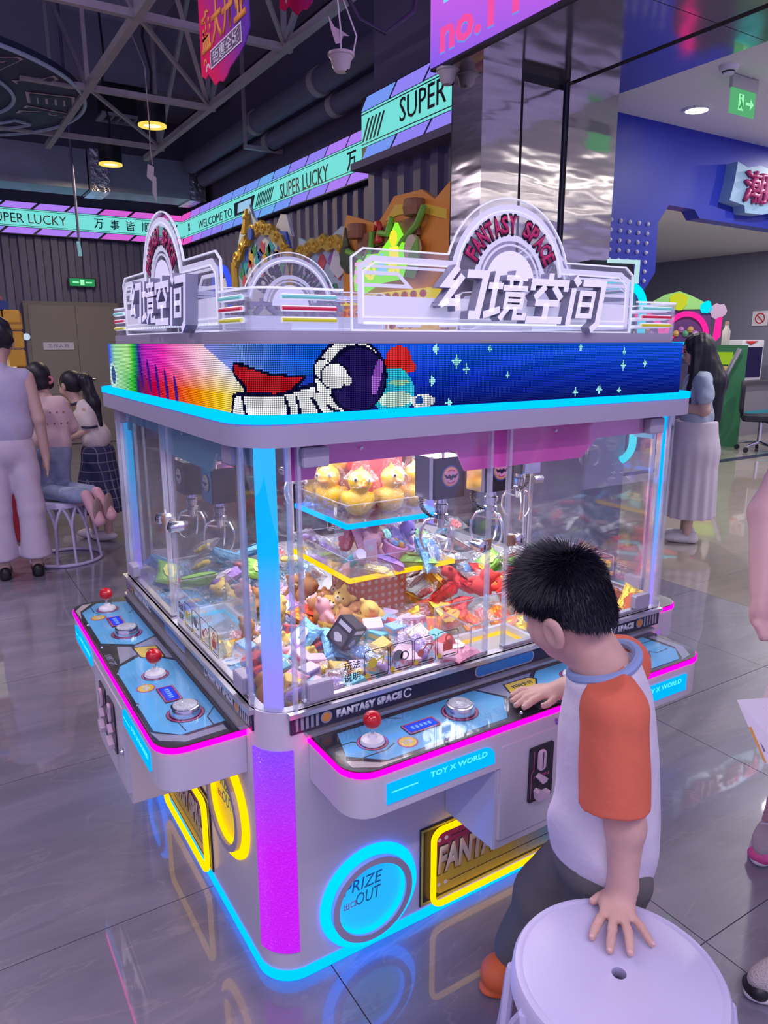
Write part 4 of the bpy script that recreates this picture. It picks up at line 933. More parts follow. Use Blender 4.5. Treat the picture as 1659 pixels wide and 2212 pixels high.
GLYPHS = {
    '幻': [([(.30, 1.0), (.07, .66), (.36, .66)], .15), ([(.44, .84), (.10, .30), (.46, .30)], .15), ([(.38, .46), (.46, .14)], .13), ([(.02, .24), (.20, .34)], .13), ([(.54, .88), (1.0, .88), (.94, .06), (.72, .06)], .16)],
    '境': [([(.17, 1.0), (.17, .16)], .13), ([(.0, .70), (.36, .70)], .13), ([(-.02, .10), (.38, .22)], .14), ([(.68, 1.04), (.68, .90)], .13), ([(.42, .88), (.98, .88)], .11), ([(.55, .84), (.58, .68)], .09), ([(.82, .84), (.78, .68)], .09), ([(.38, .67), (1.02, .67)], .11), ([(.50, .54), (.92, .54), (.92, .28), (.50, .28), (.50, .54)], .10), ([(.50, .41), (.92, .41)], .07), ([(.60, .28), (.40, .02)], .12), ([(.78, .28), (.78, .06), (1.04, .06), (1.04, .16)], .11)],
    '空': [([(.5, 1.06), (.5, .90)], .15), ([(.05, .68), (.05, .86), (.97, .86), (.97, .68)], .14), ([(.40, .78), (.14, .52)], .14), ([(.62, .78), (.88, .52)], .14), ([(.18, .42), (.84, .42)], .14), ([(.5, .42), (.5, .06)], .16), ([(.0, .05), (1.0, .05)], .15)],
    '间': [([(.08, 1.04), (.24, .88)], .15), ([(.10, .80), (.10, -.02)], .15), ([(.34, .93), (.98, .93), (.98, .02), (.80, -.12)], .15), ([(.34, .70), (.72, .70), (.72, .20), (.34, .20), (.34, .70)], .11), ([(.34, .45), (.72, .45)], .10)],
}
def crown(width, M, gap):
    c = 0.0
    Mw = M @ T(width / 2, 0.032, 0)
    hw = 0.45
    def outline(off):
        r = 0.2 - off; zt = 1.75 - off
        a0 = math.degrees(math.asin((zt - 1.688 ) / r)) if (zt - 1.688) < r else 60
        L = [(-hw + off, 1.574 + off), (hw - off, 1.574 + off), (hw - off, zt - 0.02), (hw - off - 0.03, zt)]
        R_ = arc(0, 1.688, r, a0, 180 - a0, 24)
        L += [(R_[0][0] + 0.012, zt)] + R_ + [(R_[-1][0] - 0.012, zt), (-hw + off + 0.03, zt), (-hw + off, zt - 0.02)]
        return L
    pl = MB().at(XZ).prism(outline(0), -0.004, 0.0).build('crown_sign', M_crown, cm, Mw)
    I = Matrix.Identity(4)
    B = lambda n, mb, mt, **k: mb.build(n, mt, pl, I, **k)
    B('sign_edge', MB().at(XZ).stroke(outline(0.002), 0.0034, -0.0045, 0.001, True), M_edge)
    B('sign_line', MB().at(XZ).stroke(outline(0.022), 0.012, 0.0, 0.002, True), M_frost)
    B('sign_edge', MB().at(XZ).stroke(outline(0.030), 0.003, 0.0, 0.003, True), M_edge)
    # tracks left and right, broad band, lower lines
    for s in (-1, 1):
        q = lambda pts: [(s * p[0], p[1]) for p in pts]
        B('sign_line', MB().at(XZ).stroke(q([(hw - 0.03, 1.698), (0.33, 1.698), (0.30, 1.672), (hw - 0.03, 1.672)]), 0.008, 0, 0.002), M_frost)
        B('sign_line', MB().at(XZ).stroke(q([(hw - 0.03, 1.712), (0.325, 1.712), (0.20, 1.712)]), 0.006, 0, 0.002), M_frost)
    B('sign_band', MB().at(XZ).prism([(-hw + 0.03, 1.604), (hw - 0.03, 1.604), (hw - 0.03, 1.65), (-hw + 0.03, 1.65)], 0, 0.002), M_frost)
    B('sign_line', MB().at(XZ).stroke([(-hw + 0.03, 1.592), (hw - 0.03, 1.592)], 0.006, 0, 0.002), M_edge)
    for r_, w_ in ((0.168, 0.012), (0.108, 0.014), (0.092, 0.005)):
        B('sign_arc', MB().at(XZ).stroke(arc(0, 1.688, r_, 8, 172, 28), w_, 0, 0.002), M_frost)
    B('sign_disc', MB().at(XZ).prism(arc(0, 1.688, 0.078, 0, 180, 24), 0, 0.002), M_glyph)
    glyph_arc('arc_backing', 'FANTASY SPACE', 0, 1.688, 0.138, 152, 28, 0.046, T(0, -0.0022, 0) @ XZ, M_deck_k, pl, bold=0.09, depth=0.001, grow=1.12)
    glyph_arc('arc_letters', 'FANTASY SPACE', 0, 1.688, 0.138, 152, 28, 0.040, T(0, -0.0034, 0) @ XZ, M_rose_l, pl, bold=0.03, depth=0.0015)
    # big channel letters
    for k, ch in enumerate('幻境空间'):
        x = -0.172 + 0.134 * k
        mb = MB()
        for st_, wd in GLYPHS[ch]:
            cl = len(st_) > 3 and st_[0] == st_[-1]
            mb.stroke([(p_[0] * 0.122 - 0.061, p_[1] * 0.112 - 0.056) for p_ in (st_[:-1] if cl else st_)], wd * 0.117, 0, 0.03, cl)
        me = mb.mesh('channel_letter', [M_glyph, M_glyph_s])
        for f in me.polygons: f.material_index = 0 if f.normal.z > 0.9 else 1
        me.transform(Matrix(((1, 0.20, 0, 0), (0, 1, 0, 0), (0, 0, 1, 0), (0, 0, 0, 1))))
        link('channel_letter', me, pl, T(x, -0.004, 1.662 - 0.004 * k) @ XZ)
def corner_plate(M):
    """bent clear plate round a corner with three lit bars on each wing; M places the corner at its origin, wings along +x and +y"""
    I = Matrix.Identity(4); e = 0.235; r = 0.05
    pth = [(0.032, e), (0.032, 0.032 + r)] + [(0.032 + r - r * math.cos(t), 0.032 + r - r * math.sin(t)) for t in (0.4, 0.8, 1.2)] + [(0.032 + r, 0.032), (e, 0.032)]
    pl = MB().stroke(pth, 0.004, 1.574, 1.66).build('corner_plate', M_crown, cm, M)
    MB().stroke(pth, 0.005, 1.657, 1.6615).build('plate_edge', M_edge, pl, I)
    for k, z in enumerate((1.642, 1.619, 1.596)):
        for p0, p1 in (((0.090, 0.029), (0.215, 0.029)), ((0.029, 0.090), (0.029, 0.215))):
            dx = 0.0 if p0[1] < 0.05 else 1.0
            q0, q1 = Vector((*p0, z)), Vector((*p1, z))
            MB().tube([q0, q1], 0.0062, 8).build('bar_outline', M_edge, pl, I, smooth=True)
            n = Vector((-1, 0, 0)) if dx else Vector((0, -1, 0))
            MB().tube([q0 + n * 0.0035, q1 + n * 0.0035], 0.0042, 8).build('light_bar', N_b[k], pl, I, smooth=True)
for Mx, wd in ((FRONT, W), (LEFT, WY), (BACK, W), (RIGHT, WY)): crown(wd, Mx, 0.2)
corner_plate(FRONT)
corner_plate(RIGHT); corner_plate(LEFT); corner_plate(BACK)
# ------------------------------------------------------------------ inside the machine: tower, trays, claws, chutes
area = area_light('inner_lamp', (W / 2, WY / 2, ZG + 0.012), 1.0, 12.0, (1.0, 0.97, 1.0))
M_dot = mat('orange_tower', (0.75, 0.22, 0.12), 0.4)
M_tower_red = mat('tower_red', (0.80, 0.10, 0.12), 0.4)
tw = MB().box(0.545, 0.515, 0.606, 0.725, 0.695, 0.845).build('tower', M_dot, cm)
MB().box(0.555, 0.525, 1.04, 0.715, 0.685, ZG + 0.03).build('tower_mast', M_tower_red, tw)
dotm = MB().lathe([(0.0, 0.0015), (0.007, 0.0)], 10).mesh('tower_dot', mat('tower_dot_pale', (0.9, 0.75, 0.7), 0.4))
for i in range(7):
    for j in range(6):
        link('tower_dot', dotm, tw, T(0.56 + 0.025 * i, 0.5145, 0.68 + 0.024 * j) @ RX(PI / 2))
        link('tower_dot', dotm, tw, T(0.5445, 0.53 + 0.025 * i, 0.68 + 0.024 * j) @ RY(-PI / 2))
def tray(x0, y0, x1, y1, z, nm, neonm):
    t = MB().box(x0, y0, z, x1, y1, z + 0.008).build('tray', M_acr_w, cm)
    MB().ring([(x0 - .004, y0 - .004), (x1 + .004, y0 - .004), (x1 + .004, y1 + .004), (x0 - .004, y1 + .004)], [(x0 + .004, y0 + .004), (x1 - .004, y0 + .004), (x1 - .004, y1 - .004), (x0 + .004, y1 - .004)], z - 0.008, z + 0.006).build('tray_light', neonm, t)
    for a in ((x0, y0, x1, y0 + 0.003), (x0, y1 - 0.003, x1, y1), (x0, y0, x0 + 0.003, y1), (x1 - 0.003, y0, x1, y1)):
        MB().box(a[0], a[1], z + 0.008, a[2], a[3], z + 0.062).build('tray_wall', M_acr, t)
    MB().stroke([(x0, y0), (x1, y0), (x1, y1), (x0, y1)], 0.003, z + 0.061, z + 0.0635, True).build('tray_rim', M_acr_e, t)
    return t
tray(0.446, 0.406, 0.79, 0.75, 1.028, 'cyan', N_cyan)
tray(0.458, 0.418, 0.845, 0.805, 0.858, 'yellow', N_yel)
# prize chutes
def chute(x0, y0, x1, y1, neonm):
    c = MB().ring([(x0, y0), (x1, y0), (x1, y1), (x0, y1)], [(x0 + .012, y0 + .012), (x1 - .012, y0 + .012), (x1 - .012, y1 - .012), (x0 + .012, y1 - .012)], 0.606, 0.70).build('prize_chute', M_inner, cm)
    MB().stroke([(x0 + .014, y0 + .014), (x1 - .014, y0 + .014), (x1 - .014, y1 - .014), (x0 + .014, y1 - .014)], 0.006, 0.672, 0.682, True).build('chute_light', neonm, c)
    for a in ((x0, y0, x1, y0 + 0.003), (x0, y1 - 0.003, x1, y1), (x0, y0, x0 + 0.003, y1), (x1 - 0.003, y0, x1, y1)):
        MB().box(a[0], a[1], 0.70, a[2], a[3], 0.80).build('chute_wall', M_acr, c)
    for q in ((x0, y0), (x1, y0), (x1, y1), (x0, y1)):
        MB().box(q[0] - .002, q[1] - .002, 0.70, q[0] + .002, q[1] + .002, 0.80).build('chute_edge', M_acr_e, c)
    MB().stroke([(x0, y0), (x1, y0), (x1, y1), (x0, y1)], 0.003, 0.799, 0.802, True).build('chute_rim', M_acr_e, c)
chute(0.63, 0.055, 0.90, 0.22, N_yel)
chute(0.055, 0.60, 0.23, 0.86, neon('ice_neon', (0.15, 0.6, 0.95), 1.2))
# gantries and claws
M_silver = mat('claw_steel', (0.70, 0.70, 0.74), 0.2, metal=0.9)
M_cbox = mat('claw_box_black', (0.02, 0.02, 0.028), 0.2, coat=0.4)
def claw_parts():
    P = []
    P.append(('claw_housing', MB().box(-0.052, -0.035, 0.0, 0.052, 0.045, 0.115).mesh('claw_housing', [M_cbox], bevel=0.002)))
    P.append(('claw_bracket', MB().box(-0.066, -0.03, 0.002, -0.054, 0.04, 0.12).mesh('claw_bracket', [M_chrome], bevel=0.001)))
    mb = MB()
    mb.at(T(0, -0.036, 0.062) @ RX(PI / 2)).lathe([(0.0, 0.001), (0.031, 0.001), (0.031, 0)], 28); P.append(('logo_disc', mb.mesh('logo_disc', mat('logo_blue', (0.03, 0.14, 0.5), 0.35))))
    P.append(('logo_disc', MB().at(T(0, -0.037, 0.062) @ RX(PI / 2)).lathe([(0.0, 0.001), (0.027, 0.001), (0.027, 0)], 28).mesh('logo_disc', mat('logo_yellow', (0.75, 0.6, 0.12), 0.35))))
    P.append(('logo_disc', MB().at(T(0, -0.038, 0.062) @ RX(PI / 2)).lathe([(0.0, 0.001), (0.0225, 0.001), (0.0225, 0)], 28).mesh('logo_disc', mat('logo_cream', (0.8, 0.72, 0.72), 0.35))))
    mb = MB().at(T(0, -0.0392, 0.062) @ XZ); mb.stroke(arc(0, 0, 0.018, 50, 130, 10), 0.0025, 0, 0.0004); P.append(('logo_arc', mb.mesh('logo_arc', mat('logo_red', (0.55, 0.03, 0.05), 0.4))))
    mb = MB().at(T(0, -0.0392, 0.062) @ XZ); mb.stroke(arc(0, 0, 0.018, 230, 310, 10), 0.0025, 0, 0.0004); P.append(('logo_arc', mb.mesh('logo_arc', MATS['logo_red'])))
    mb = MB().at(T(0, -0.0393, 0.062) @ XZ); mb.prism([(-0.025, 0.009), (-0.012, 0.002), (-0.006, 0.006), (0, 0.001), (0.006, 0.006), (0.012, 0.002), (0.025, 0.009), (0.016, -0.005), (0.006, -0.004), (0.003, -0.009), (-0.003, -0.009), (-0.006, -0.004), (-0.016, -0.005)], 0, 0.0006); P.append(('logo_wings', mb.mesh('logo_wings', M_navy)))
    P.append(('claw_coil', MB().lathe([(0.0, 0.0), (0.014, 0.0), (0.016, -0.012), (0.016, -0.02), (0.02, -0.022), (0.02, -0.034), (0.017, -0.036), (0.017, -0.048), (0.021, -0.05), (0.021, -0.062), (0.012, -0.066), (0.010, -0.09), (0.0, -0.09)], 20, 0, 0.005).mesh('claw_coil', M_chrome, smooth=True)))
    for k in range(3):
        a = 2 * PI * k / 3 + 0.5; d = Vector((math.cos(a), math.sin(a), 0)); o = Vector((0, 0.005, 0))
        pth = [o + d * 0.016 + Vector((0, 0, -0.062)), o + d * 0.040 + Vector((0, 0, -0.070)), o + d * 0.056 + Vector((0, 0, -0.095)), o + d * 0.058 + Vector((0, 0, -0.125)), o + d * 0.048 + Vector((0, 0, -0.15)), o + d * 0.034 + Vector((0, 0, -0.163))]
        P.append(('claw_finger', MB().tube(pth, [0.004, 0.0045, 0.0045, 0.004, 0.0035, 0.003], 8).mesh('claw_finger', M_silver, smooth=True)))
        P.append(('claw_link', MB().tube([o + d * 0.012 + Vector((0, 0, -0.086)), o + d * 0.046 + Vector((0, 0, -0.078))], 0.003, 6).mesh('claw_link', M_silver)))
    pth = [(-0.045 + 0.0, 0.02, 0.01)]
    for i in range(90):
        t = i / 89; c = Vector((-0.05 - 0.012 * math.sin(t * PI), 0.02, 0.02 - 0.085 * t)) + Vector((0.04, 0, 0)) * (t ** 3)
        a = t * 2 * PI * 16
        pth.append(tuple(c + Vector((0.006 * math.cos(a), 0.006 * math.sin(a), 0))))
    P.append(('coiled_cable', MB().tube(pth[1:], 0.0022, 5).mesh('coiled_cable', M_black, smooth=True)))
    P.append(('hoist_rod', MB().lathe([(0.005, 0.115), (0.005, 0.2)], 10).mesh('hoist_rod', M_chrome, smooth=True)))
    return P
CP = claw_parts()
def claw(x, y, z, rot):
    e = bpy.data.objects.new('claw', None); COL.objects.link(e); e.parent = cm; e.matrix_local = T(x, y, z) @ RZ(rot); e.empty_display_size = 0.05
    for n, me in CP: link(n, me, e)
claw(0.645, 0.215, 1.130, 0.0); claw(0.835, 0.225, 1.128, 0.0)
claw(0.215, 1.14, 1.03, -PI / 2); claw(0.225, 0.88, 1.045, -PI / 2)
claw(0.60, 1.10, 1.12, PI); claw(1.15, 0.45, 1.12, PI / 2)
for a in ((0.08, 0.235, 0.01, W - 0.08, 0.255, 0), (0.08, 1.08, 0, W - 0.08, 1.10, 0)):
    MB().box(a[0], a[1], 1.30, a[3], a[4], 1.32).build('gantry_rail', M_alu, cm)
for x in (0.23, 1.16): MB().box(x - 0.01, 0.08, 1.30, x + 0.01, WY - 0.08, 1.32).build('gantry_rail', M_alu, cm)

# instruction print on the door glass
def door_print(M, x, z, mt, paper=None):
    g = lettering('instruction_text', '玩法', 0.045, 0.022, M @ T(x, 0.0112, z + 0.016) @ XZ, mt, cm, depth=0.0003, bold=0.01)
    lettering('instruction_text', '说明', 0.045, 0.022, M @ T(x, 0.0112, z - 0.014) @ XZ, mt, cm, depth=0.0003, bold=0.01)
    for k in range(4):
        x0 = x + 0.035 + 0.072 * k
        fr = MB().at(T(0, 0.0115, 0) @ XZ).stroke(rr(x0, z - 0.03, x0 + 0.066, z + 0.042, 0.008, 3), 0.0018, 0, 0.0003, True).build('instruction_frame', mt, cm, M)
        mb = MB().at(T(0, 0.0115, 0) @ XZ)
        if k == 0: mb.prism(arc(x0 + 0.022, z + 0.008, 0.013, 0, 345, 20), 0, 0.0003); mb.stroke([(x0 + 0.034, z + 0.012), (x0 + 0.054, z + 0.02), (x0 + 0.05, z)], 0.004, 0, 0.0003)
        if k == 1: mb.prism(arc(x0 + 0.024, z + 0.010, 0.015, 0, 345, 20), 0, 0.0003); mb.stroke(arc(x0 + 0.043, z + 0.006, 0.011, 0, 345, 20), 0.004, 0, 0.0003, True)
        if k == 2: mb.prism(arc(x0 + 0.02, z + 0.0, 0.010, 0, 345, 20), 0, 0.0003); mb.stroke([(x0 + 0.028, z + 0.008), (x0 + 0.042, z + 0.022), (x0 + 0.055, z + 0.016), (x0 + 0.05, z + 0.004)], 0.004, 0, 0.0003)
        if k == 3: mb.box(x0 + 0.018, z - 0.012, 0, x0 + 0.048, z + 0.010, 0.0003); mb.stroke([(x0 + 0.033, z - 0.012), (x0 + 0.033, z + 0.01)], 0.004, 0, 0.0004); mb.stroke(arc(x0 + 0.035, z + 0.022, 0.009, 0, 300, 12), 0.004, 0, 0.0003)
        mb.build('instruction_icon', [mat('icon_grey', (0.2, 0.2, 0.22), 0.5), mat('icon_yellow', (0.75, 0.6, 0.05), 0.5), mat('icon_rose', (0.6, 0.15, 0.12), 0.5), mat('icon_rose2', (0.65, 0.12, 0.08), 0.5)][(k == 0) + 2 * (k == 2) + 3 * (k == 3)] if k != 1 else MATS['icon_grey'], cm, M)
        MB().at(T(0, 0.0115, 0) @ XZ).prism(arc(x0 + 0.006, z - 0.022, 0.007, 0, 340, 16), 0, 0.0004).build('instruction_number', MATS['icon_yellow'], cm, M)
        MB().at(T(0, 0.0115, 0) @ XZ).box(x0 + 0.016, z - 0.025, 0, x0 + 0.06, z - 0.0225, 0.0003).build('instruction_caption', mt, cm, M)
M_inkb = mat('black_vinyl', (0.02, 0.02, 0.03), 0.5); M_inkw = mat('white_vinyl', (0.8, 0.8, 0.85), 0.5)
door_print(FRONT, 0.235, 0.785, M_inkb); door_print(LEFT, 0.70, 0.785, M_inkb)
door_print(BACK, 0.235, 0.79, M_inkw); door_print(RIGHT, 0.20, 0.79, M_inkw)
# ------------------------------------------------------------------ prizes
M_film = clear('clear_film', tint=(0.98, 0.98, 1.0), refl=0.07, rough=0.12, tintfac=0.07, bump=1.0, bscale=38, edge=0.45)
M_film_b = clear('blue_film', tint=(0.72, 0.88, 0.98), refl=0.10, rough=0.12, tintfac=0.10, bump=1.0, bscale=45, edge=0.5, white=(0.5, 0.8, 0.95))
M_film_s = clear('silver_film', tint=(0.9, 0.9, 0.93), refl=0.28, rough=0.12, tintfac=0.12, bump=1.0, bscale=50, edge=0.5)
M_film_d = clear('duck_bag_film', tint=(0.985, 0.985, 1.0), refl=0.035, rough=0.14, tintfac=0.02, bump=1.0, bscale=38, edge=0.35)
M_duck = mat('duck_yellow', (0.85, 0.47, 0.01), 0.3)
M_beak = mat('duck_orange', (0.85, 0.22, 0.02), 0.35)
M_eye = mat('toy_eye', (0.01, 0.01, 0.015), 0.15)
def crumple(sx, sy, sz, seed, amp=0.10, n=20, top=0.0):
    r_ = np.random.default_rng(seed); mb = MB(); mb.sphere((0, 0, 0), 1, n)
    ph = r_.uniform(0, 6.28, (7, 3)); fr = r_.uniform(3, 9, (7, 3))
    out = []
    for x, y, z in mb.v:
        d = sum(math.sin(fr[k][0] * x + ph[k][0]) * math.sin(fr[k][1] * y + ph[k][1]) * math.sin(fr[k][2] * z + ph[k][2]) for k in range(7)) / 2.2
        s = 1 + amp * d * 2
        p = [x * s * sx, y * s * sy, z * s * sz]
        if top and z > 0.35:
            t = (z - 0.35) / 0.65; p[0] *= 1 - 0.75 * t * (1 - t) * 2.2; p[1] *= 1 - 0.8 * t * (1 - t) * 2.2; p[2] += top * t * t
        out.append(tuple(p))
    mb.v = out
    return mb
# duck
duck = thing('duck_toy', 'yellow duck toy in a clear bag on the cyan-edged tray', 'toy', group='bagged ducks on the tray')
me = sdf_mesh('duck_body', [('ell', (0, 0, 0.042), (0.046, 0.040, 0.042), None, 0.01), ('ell', (0, -0.008, 0.108), (0.037, 0.037, 0.035), None, 0.012), ('ell', (-0.04, 0.012, 0.05), (0.014, 0.028, 0.022), None, 0.01), ('ell', (0.04, 0.012, 0.05), (0.014, 0.028, 0.022), None, 0.01), ('cap', (0, 0.035, 0.05), (0, 0.055, 0.068), 0.012, 0.006, 0.012), ('cap', (0, -0.004, 0.14), (0.004, 0.006, 0.152), 0.006, 0.003, 0.008)], 0.0045, [M_duck])
link('body', me, duck)
MB().sphere((0, -0.044, 0.101), 0.012, 10, (1.3, 1.0, 0.55)).build('beak', M_beak, duck, smooth=True)
for s in (-1, 1):
    e = MB().sphere((s * 0.02, -0.038, 0.118), 0.0075, 8).build('eye', M_print_w, duck, smooth=True)
    MB().sphere((s * 0.021, -0.0435, 0.118), 0.0042, 8).build('pupil', M_eye, e, Matrix.Identity(4), smooth=True)
bag_me = crumple(0.058, 0.057, 0.092, 3, 0.085, 26, 0.035)
bag_me.build('bag', M_film_d, duck, T(0, -0.002, 0.083))
spots = [(0.525, 0.485, -0.35, 'nearest tray corner'), (0.50, 0.60, -0.9, ''), (0.635, 0.475, 0.15, ''), (0.735, 0.485, 0.3, 'right end of the tray'), (0.50, 0.695, -1.2, 'left end of the tray'), (0.60, 0.60, -0.4, ''), (0.72, 0.60, 0.5, ''), (0.63, 0.69, 0.0, '')]
for i, (x, y, a, wh) in enumerate(spots):
    d = duck if i == 0 else copy_tree(duck)
    d.location = (x, y, 1.037); d.rotation_euler = (rng.uniform(-0.08, 0.08), rng.uniform(-0.1, 0.1), a); d.scale = (1.0,) * 3
    if wh: d['label'] = 'yellow duck toy in a clear bag at the ' + wh
    else: d['label'] = 'yellow duck toy in a clear bag in the tray middle'
for i, (x, y, z) in enumerate(((0.47, 0.73, 1.15), (0.52, 0.64, 1.175))):
    d = copy_tree(duck); d.location = (x, y, z - 0.03); d.rotation_euler = (0.3, 0.2, -1.0 + i); d['label'] = 'yellow duck toy in a clear bag lying on top of the tray ducks'; d['group'] = 'bagged ducks piled on top'
# prototypes ---------------------------------------------------------------
PROTO = {}
def pouch_proto(key, colr, colr2, rough=0.25, metal=0.6, film=False):
    mb = MB(); n = 13; vs = []
    r_ = np.random.default_rng(abs(hash(key)) % 1000 if False else len(PROTO) + 5)
    for sgn in (1, -1):
        for i in range(n):
            for j in range(n):
                u = i / (n - 1) * 2 - 1; v = j / (n - 1) * 2 - 1
                hgt = 0.018 * (max(0, (1 - u ** 2)) ** 0.5) * (max(0, (1 - v ** 4)) ** 0.5)
                hgt += 0.0035 * math.sin(9 * u + 3 * v + r_.uniform(0, 1.2)) * (1 - u * u) * (1 - v * v) + r_.uniform(-0.0015, 0.0015)
                ed = 0.03 * math.sin(14 * v) * (abs(u) > 0.95)
                vs.append((u * 0.042 * (1 - 0.10 * (1 - v * v)), v * 0.058 * (1 - 0.08 * (1 - u * u)), sgn * max(hgt, 0.0008)))
    fs = []
    for s in range(2):
        for i in range(n - 1):
            for j in range(n - 1):
                q = (s * n * n + i * n + j, s * n * n + (i + 1) * n + j, s * n * n + (i + 1) * n + j + 1, s * n * n + i * n + j + 1)
                fs.append(q if s == 0 else q[::-1])
    mb.add(vs, fs)
    m1 = film if film else mat('foil_' + key, colr, rough, metal=metal, bump=0.5, bscale=60)
    parts = [('pouch', mb.mesh('pouch', m1))]
    lb_ = MB(); k = 9
    lb_.add([(0.026 * math.cos(2 * PI * q / 16) * (0.8 if q % 2 else 1), 0.032 * math.sin(2 * PI * q / 16), 0.0195) for q in range(16)], [tuple(range(16))])
    parts.append(('printed_label', lb_.mesh('printed_label', mat('label_' + key, colr2, 0.4))))
    if film:
        parts.append(('toy_inside', sdf_mesh('toy_inside', [('ell', (0, -0.012, 0), (0.022, 0.026, 0.011), None, 0.006), ('ell', (0.004, 0.022, 0.0), (0.016, 0.016, 0.010), None, 0.006), ('cap', (-0.02, 0.0, 0), (0.02, 0.004, 0), 0.007, 0.007, 0.006)], 0.004, [mat('inside_' + key, colr2, 0.4)])))
        parts.pop(1)
    PROTO[key] = parts
pouch_proto('red', (0.85, 0.03, 0.02), (0.95, 0.55, 0.02)); pouch_proto('orange', (0.95, 0.26, 0.02), (0.9, 0.08, 0.04)); pouch_proto('gold', (0.95, 0.62, 0.03), (0.9, 0.2, 0.03), 0.2, 0.4)
pouch_proto('silver', (0.55, 0.55, 0.58), (0.30, 0.17, 0.15)); pouch_proto('clearsilver', (1, 1, 1), (0.16, 0.10, 0.12), film=M_film_s); pouch_proto('clearblue', (1, 1, 1), (0.05, 0.30, 0.55), film=M_film_b)
pouch_proto('purple', (0.55, 0.30, 0.85), (0.95, 0.85, 0.9), 0.3, 0.15); pouch_proto('pink', (0.92, 0.42, 0.55), (0.95, 0.9, 0.9), 0.4, 0.0); pouch_proto('mint', (0.25, 0.75, 0.62), (0.95, 0.9, 0.3), 0.35, 0.1); pouch_proto('sky', (0.25, 0.60, 0.92), (0.95, 0.95, 1), 0.3, 0.2); pouch_proto('green', (0.30, 0.62, 0.10), (0.9, 0.85, 0.2), 0.35, 0.1)
pouch_proto('lilacbag', (1, 1, 1), (0.55, 0.35, 0.8), film=M_film); pouch_proto('yellowbag', (1, 1, 1), (0.95, 0.70, 0.05), film=M_film); pouch_proto('redbag', (1, 1, 1), (0.80, 0.05, 0.06), film=M_film); pouch_proto('bluebag', (1, 1, 1), (0.10, 0.35, 0.8), film=M_film)
def box_proto(key, c1, c2, c3, s=0.024):
    parts = [('carton', MB().box(-s, -s, 0, s, s, 2.4 * s).mesh('carton', mat('carton_' + key, c1, 0.4), bevel=0.0012))]
    r_ = np.random.default_rng(len(PROTO))
    for R_ in (Matrix.Identity(4), RZ(PI / 2), RZ(PI), RZ(-PI / 2)):
        mb = MB().at(R_ @ T(0, -s - 0.0004, 0) @ XZ); mb.prism(rr(-s * .8, s * .25, s * .8, s * 1.5, s * .25, 3), 0, 0.0003); parts.append(('picture', mb.mesh('picture', mat('carton2_' + key, c2, 0.4))))
        mb = MB().at(R_ @ T(0, -s - 0.0008, 0) @ XZ); a = [(s * .45 * math.cos(t) * (1 + .3 * r_.uniform(-1, 1)), s * .8 + s * .4 * math.sin(t) * (1 + .3 * r_.uniform(-1, 1))) for t in np.linspace(0, 6.0, 9)]; mb.prism(a, 0, 0.0003); parts.append(('picture', mb.mesh('picture', mat('carton3_' + key, c3, 0.4))))
        mb = MB().at(R_ @ T(0, -s - 0.0004, 0) @ XZ); mb.box(-s * .7, s * 1.75, 0, s * .7, s * 2.15, 0.0003); parts.append(('title_print', mb.mesh('title_print', mat('carton3_' + key, c3, 0.4))))
    PROTO[key] = parts
box_proto('pinkbox', (0.85, 0.55, 0.68), (0.55, 0.75, 0.9), (0.8, 0.2, 0.3)); box_proto('creambox', (0.85, 0.72, 0.55), (0.45, 0.65, 0.75), (0.55, 0.18, 0.10)); box_proto('bluebox', (0.30, 0.55, 0.85), (0.9, 0.85, 0.75), (0.85, 0.35, 0.15)); box_proto('lilacbox', (0.60, 0.50, 0.82), (0.9, 0.8, 0.85), (0.25, 0.2, 0.55)); box_proto('blackbox', (0.03, 0.03, 0.04), (0.12, 0.12, 0.14), (0.75, 0.75, 0.8), 0.032); box_proto('redbox', (0.70, 0.12, 0.12), (0.85, 0.75, 0.6), (0.15, 0.12, 0.35)); box_proto('tealbox', (0.18, 0.55, 0.62), (0.9, 0.75, 0.8), (0.85, 0.55, 0.15)); box_proto('goldbox', (0.80, 0.55, 0.12), (0.85, 0.75, 0.5), (0.45, 0.25, 0.05))
def plush_proto(key, c1, c2):
    pr = [('ell', (0, 0, 0.035), (0.034, 0.028, 0.035), None, 0.01), ('ell', (0, -0.004, 0.085), (0.034, 0.030, 0.030), None, 0.012)]
    for s in (-1, 1):
        pr += [('ell', (s * 0.025, 0, 0.113), (0.012, 0.008, 0.012), None, 0.006), ('cap', (s * 0.028, -0.008, 0.052), (s * 0.046, -0.018, 0.030), 0.011, 0.011, 0.008), ('cap', (s * 0.018, -0.018, 0.012), (s * 0.030, -0.040, 0.012), 0.013, 0.013, 0.008)]
    parts = [('body', sdf_mesh('body', pr, 0.0045, [mat('plush_' + key, c1, 0.85)])), ('muzzle', MB().sphere((0, -0.030, 0.078), 0.013, 10, (1.2, 0.8, 0.9)).mesh('muzzle', mat('plush2_' + key, c2, 0.85), smooth=True)), ('nose', MB().sphere((0, -0.041, 0.082), 0.0035, 6).mesh('nose', M_eye, smooth=True))]
    for s in (-1, 1): parts.append(('eye', MB().sphere((s * 0.013, -0.032, 0.092), 0.0035, 6).mesh('eye', M_eye, smooth=True)))
    PROTO[key] = parts
plush_proto('brownbear', (0.52, 0.24, 0.09), (0.85, 0.65, 0.4)); plush_proto('yellowbear', (0.90, 0.62, 0.14), (0.95, 0.85, 0.5)); plush_proto('pinkbear', (0.90, 0.45, 0.45), (0.95, 0.8, 0.75)); plush_proto('redbear', (0.75, 0.06, 0.05), (0.9, 0.75, 0.6)); plush_proto('lilacbear', (0.62, 0.42, 0.85), (0.9, 0.8, 0.95))
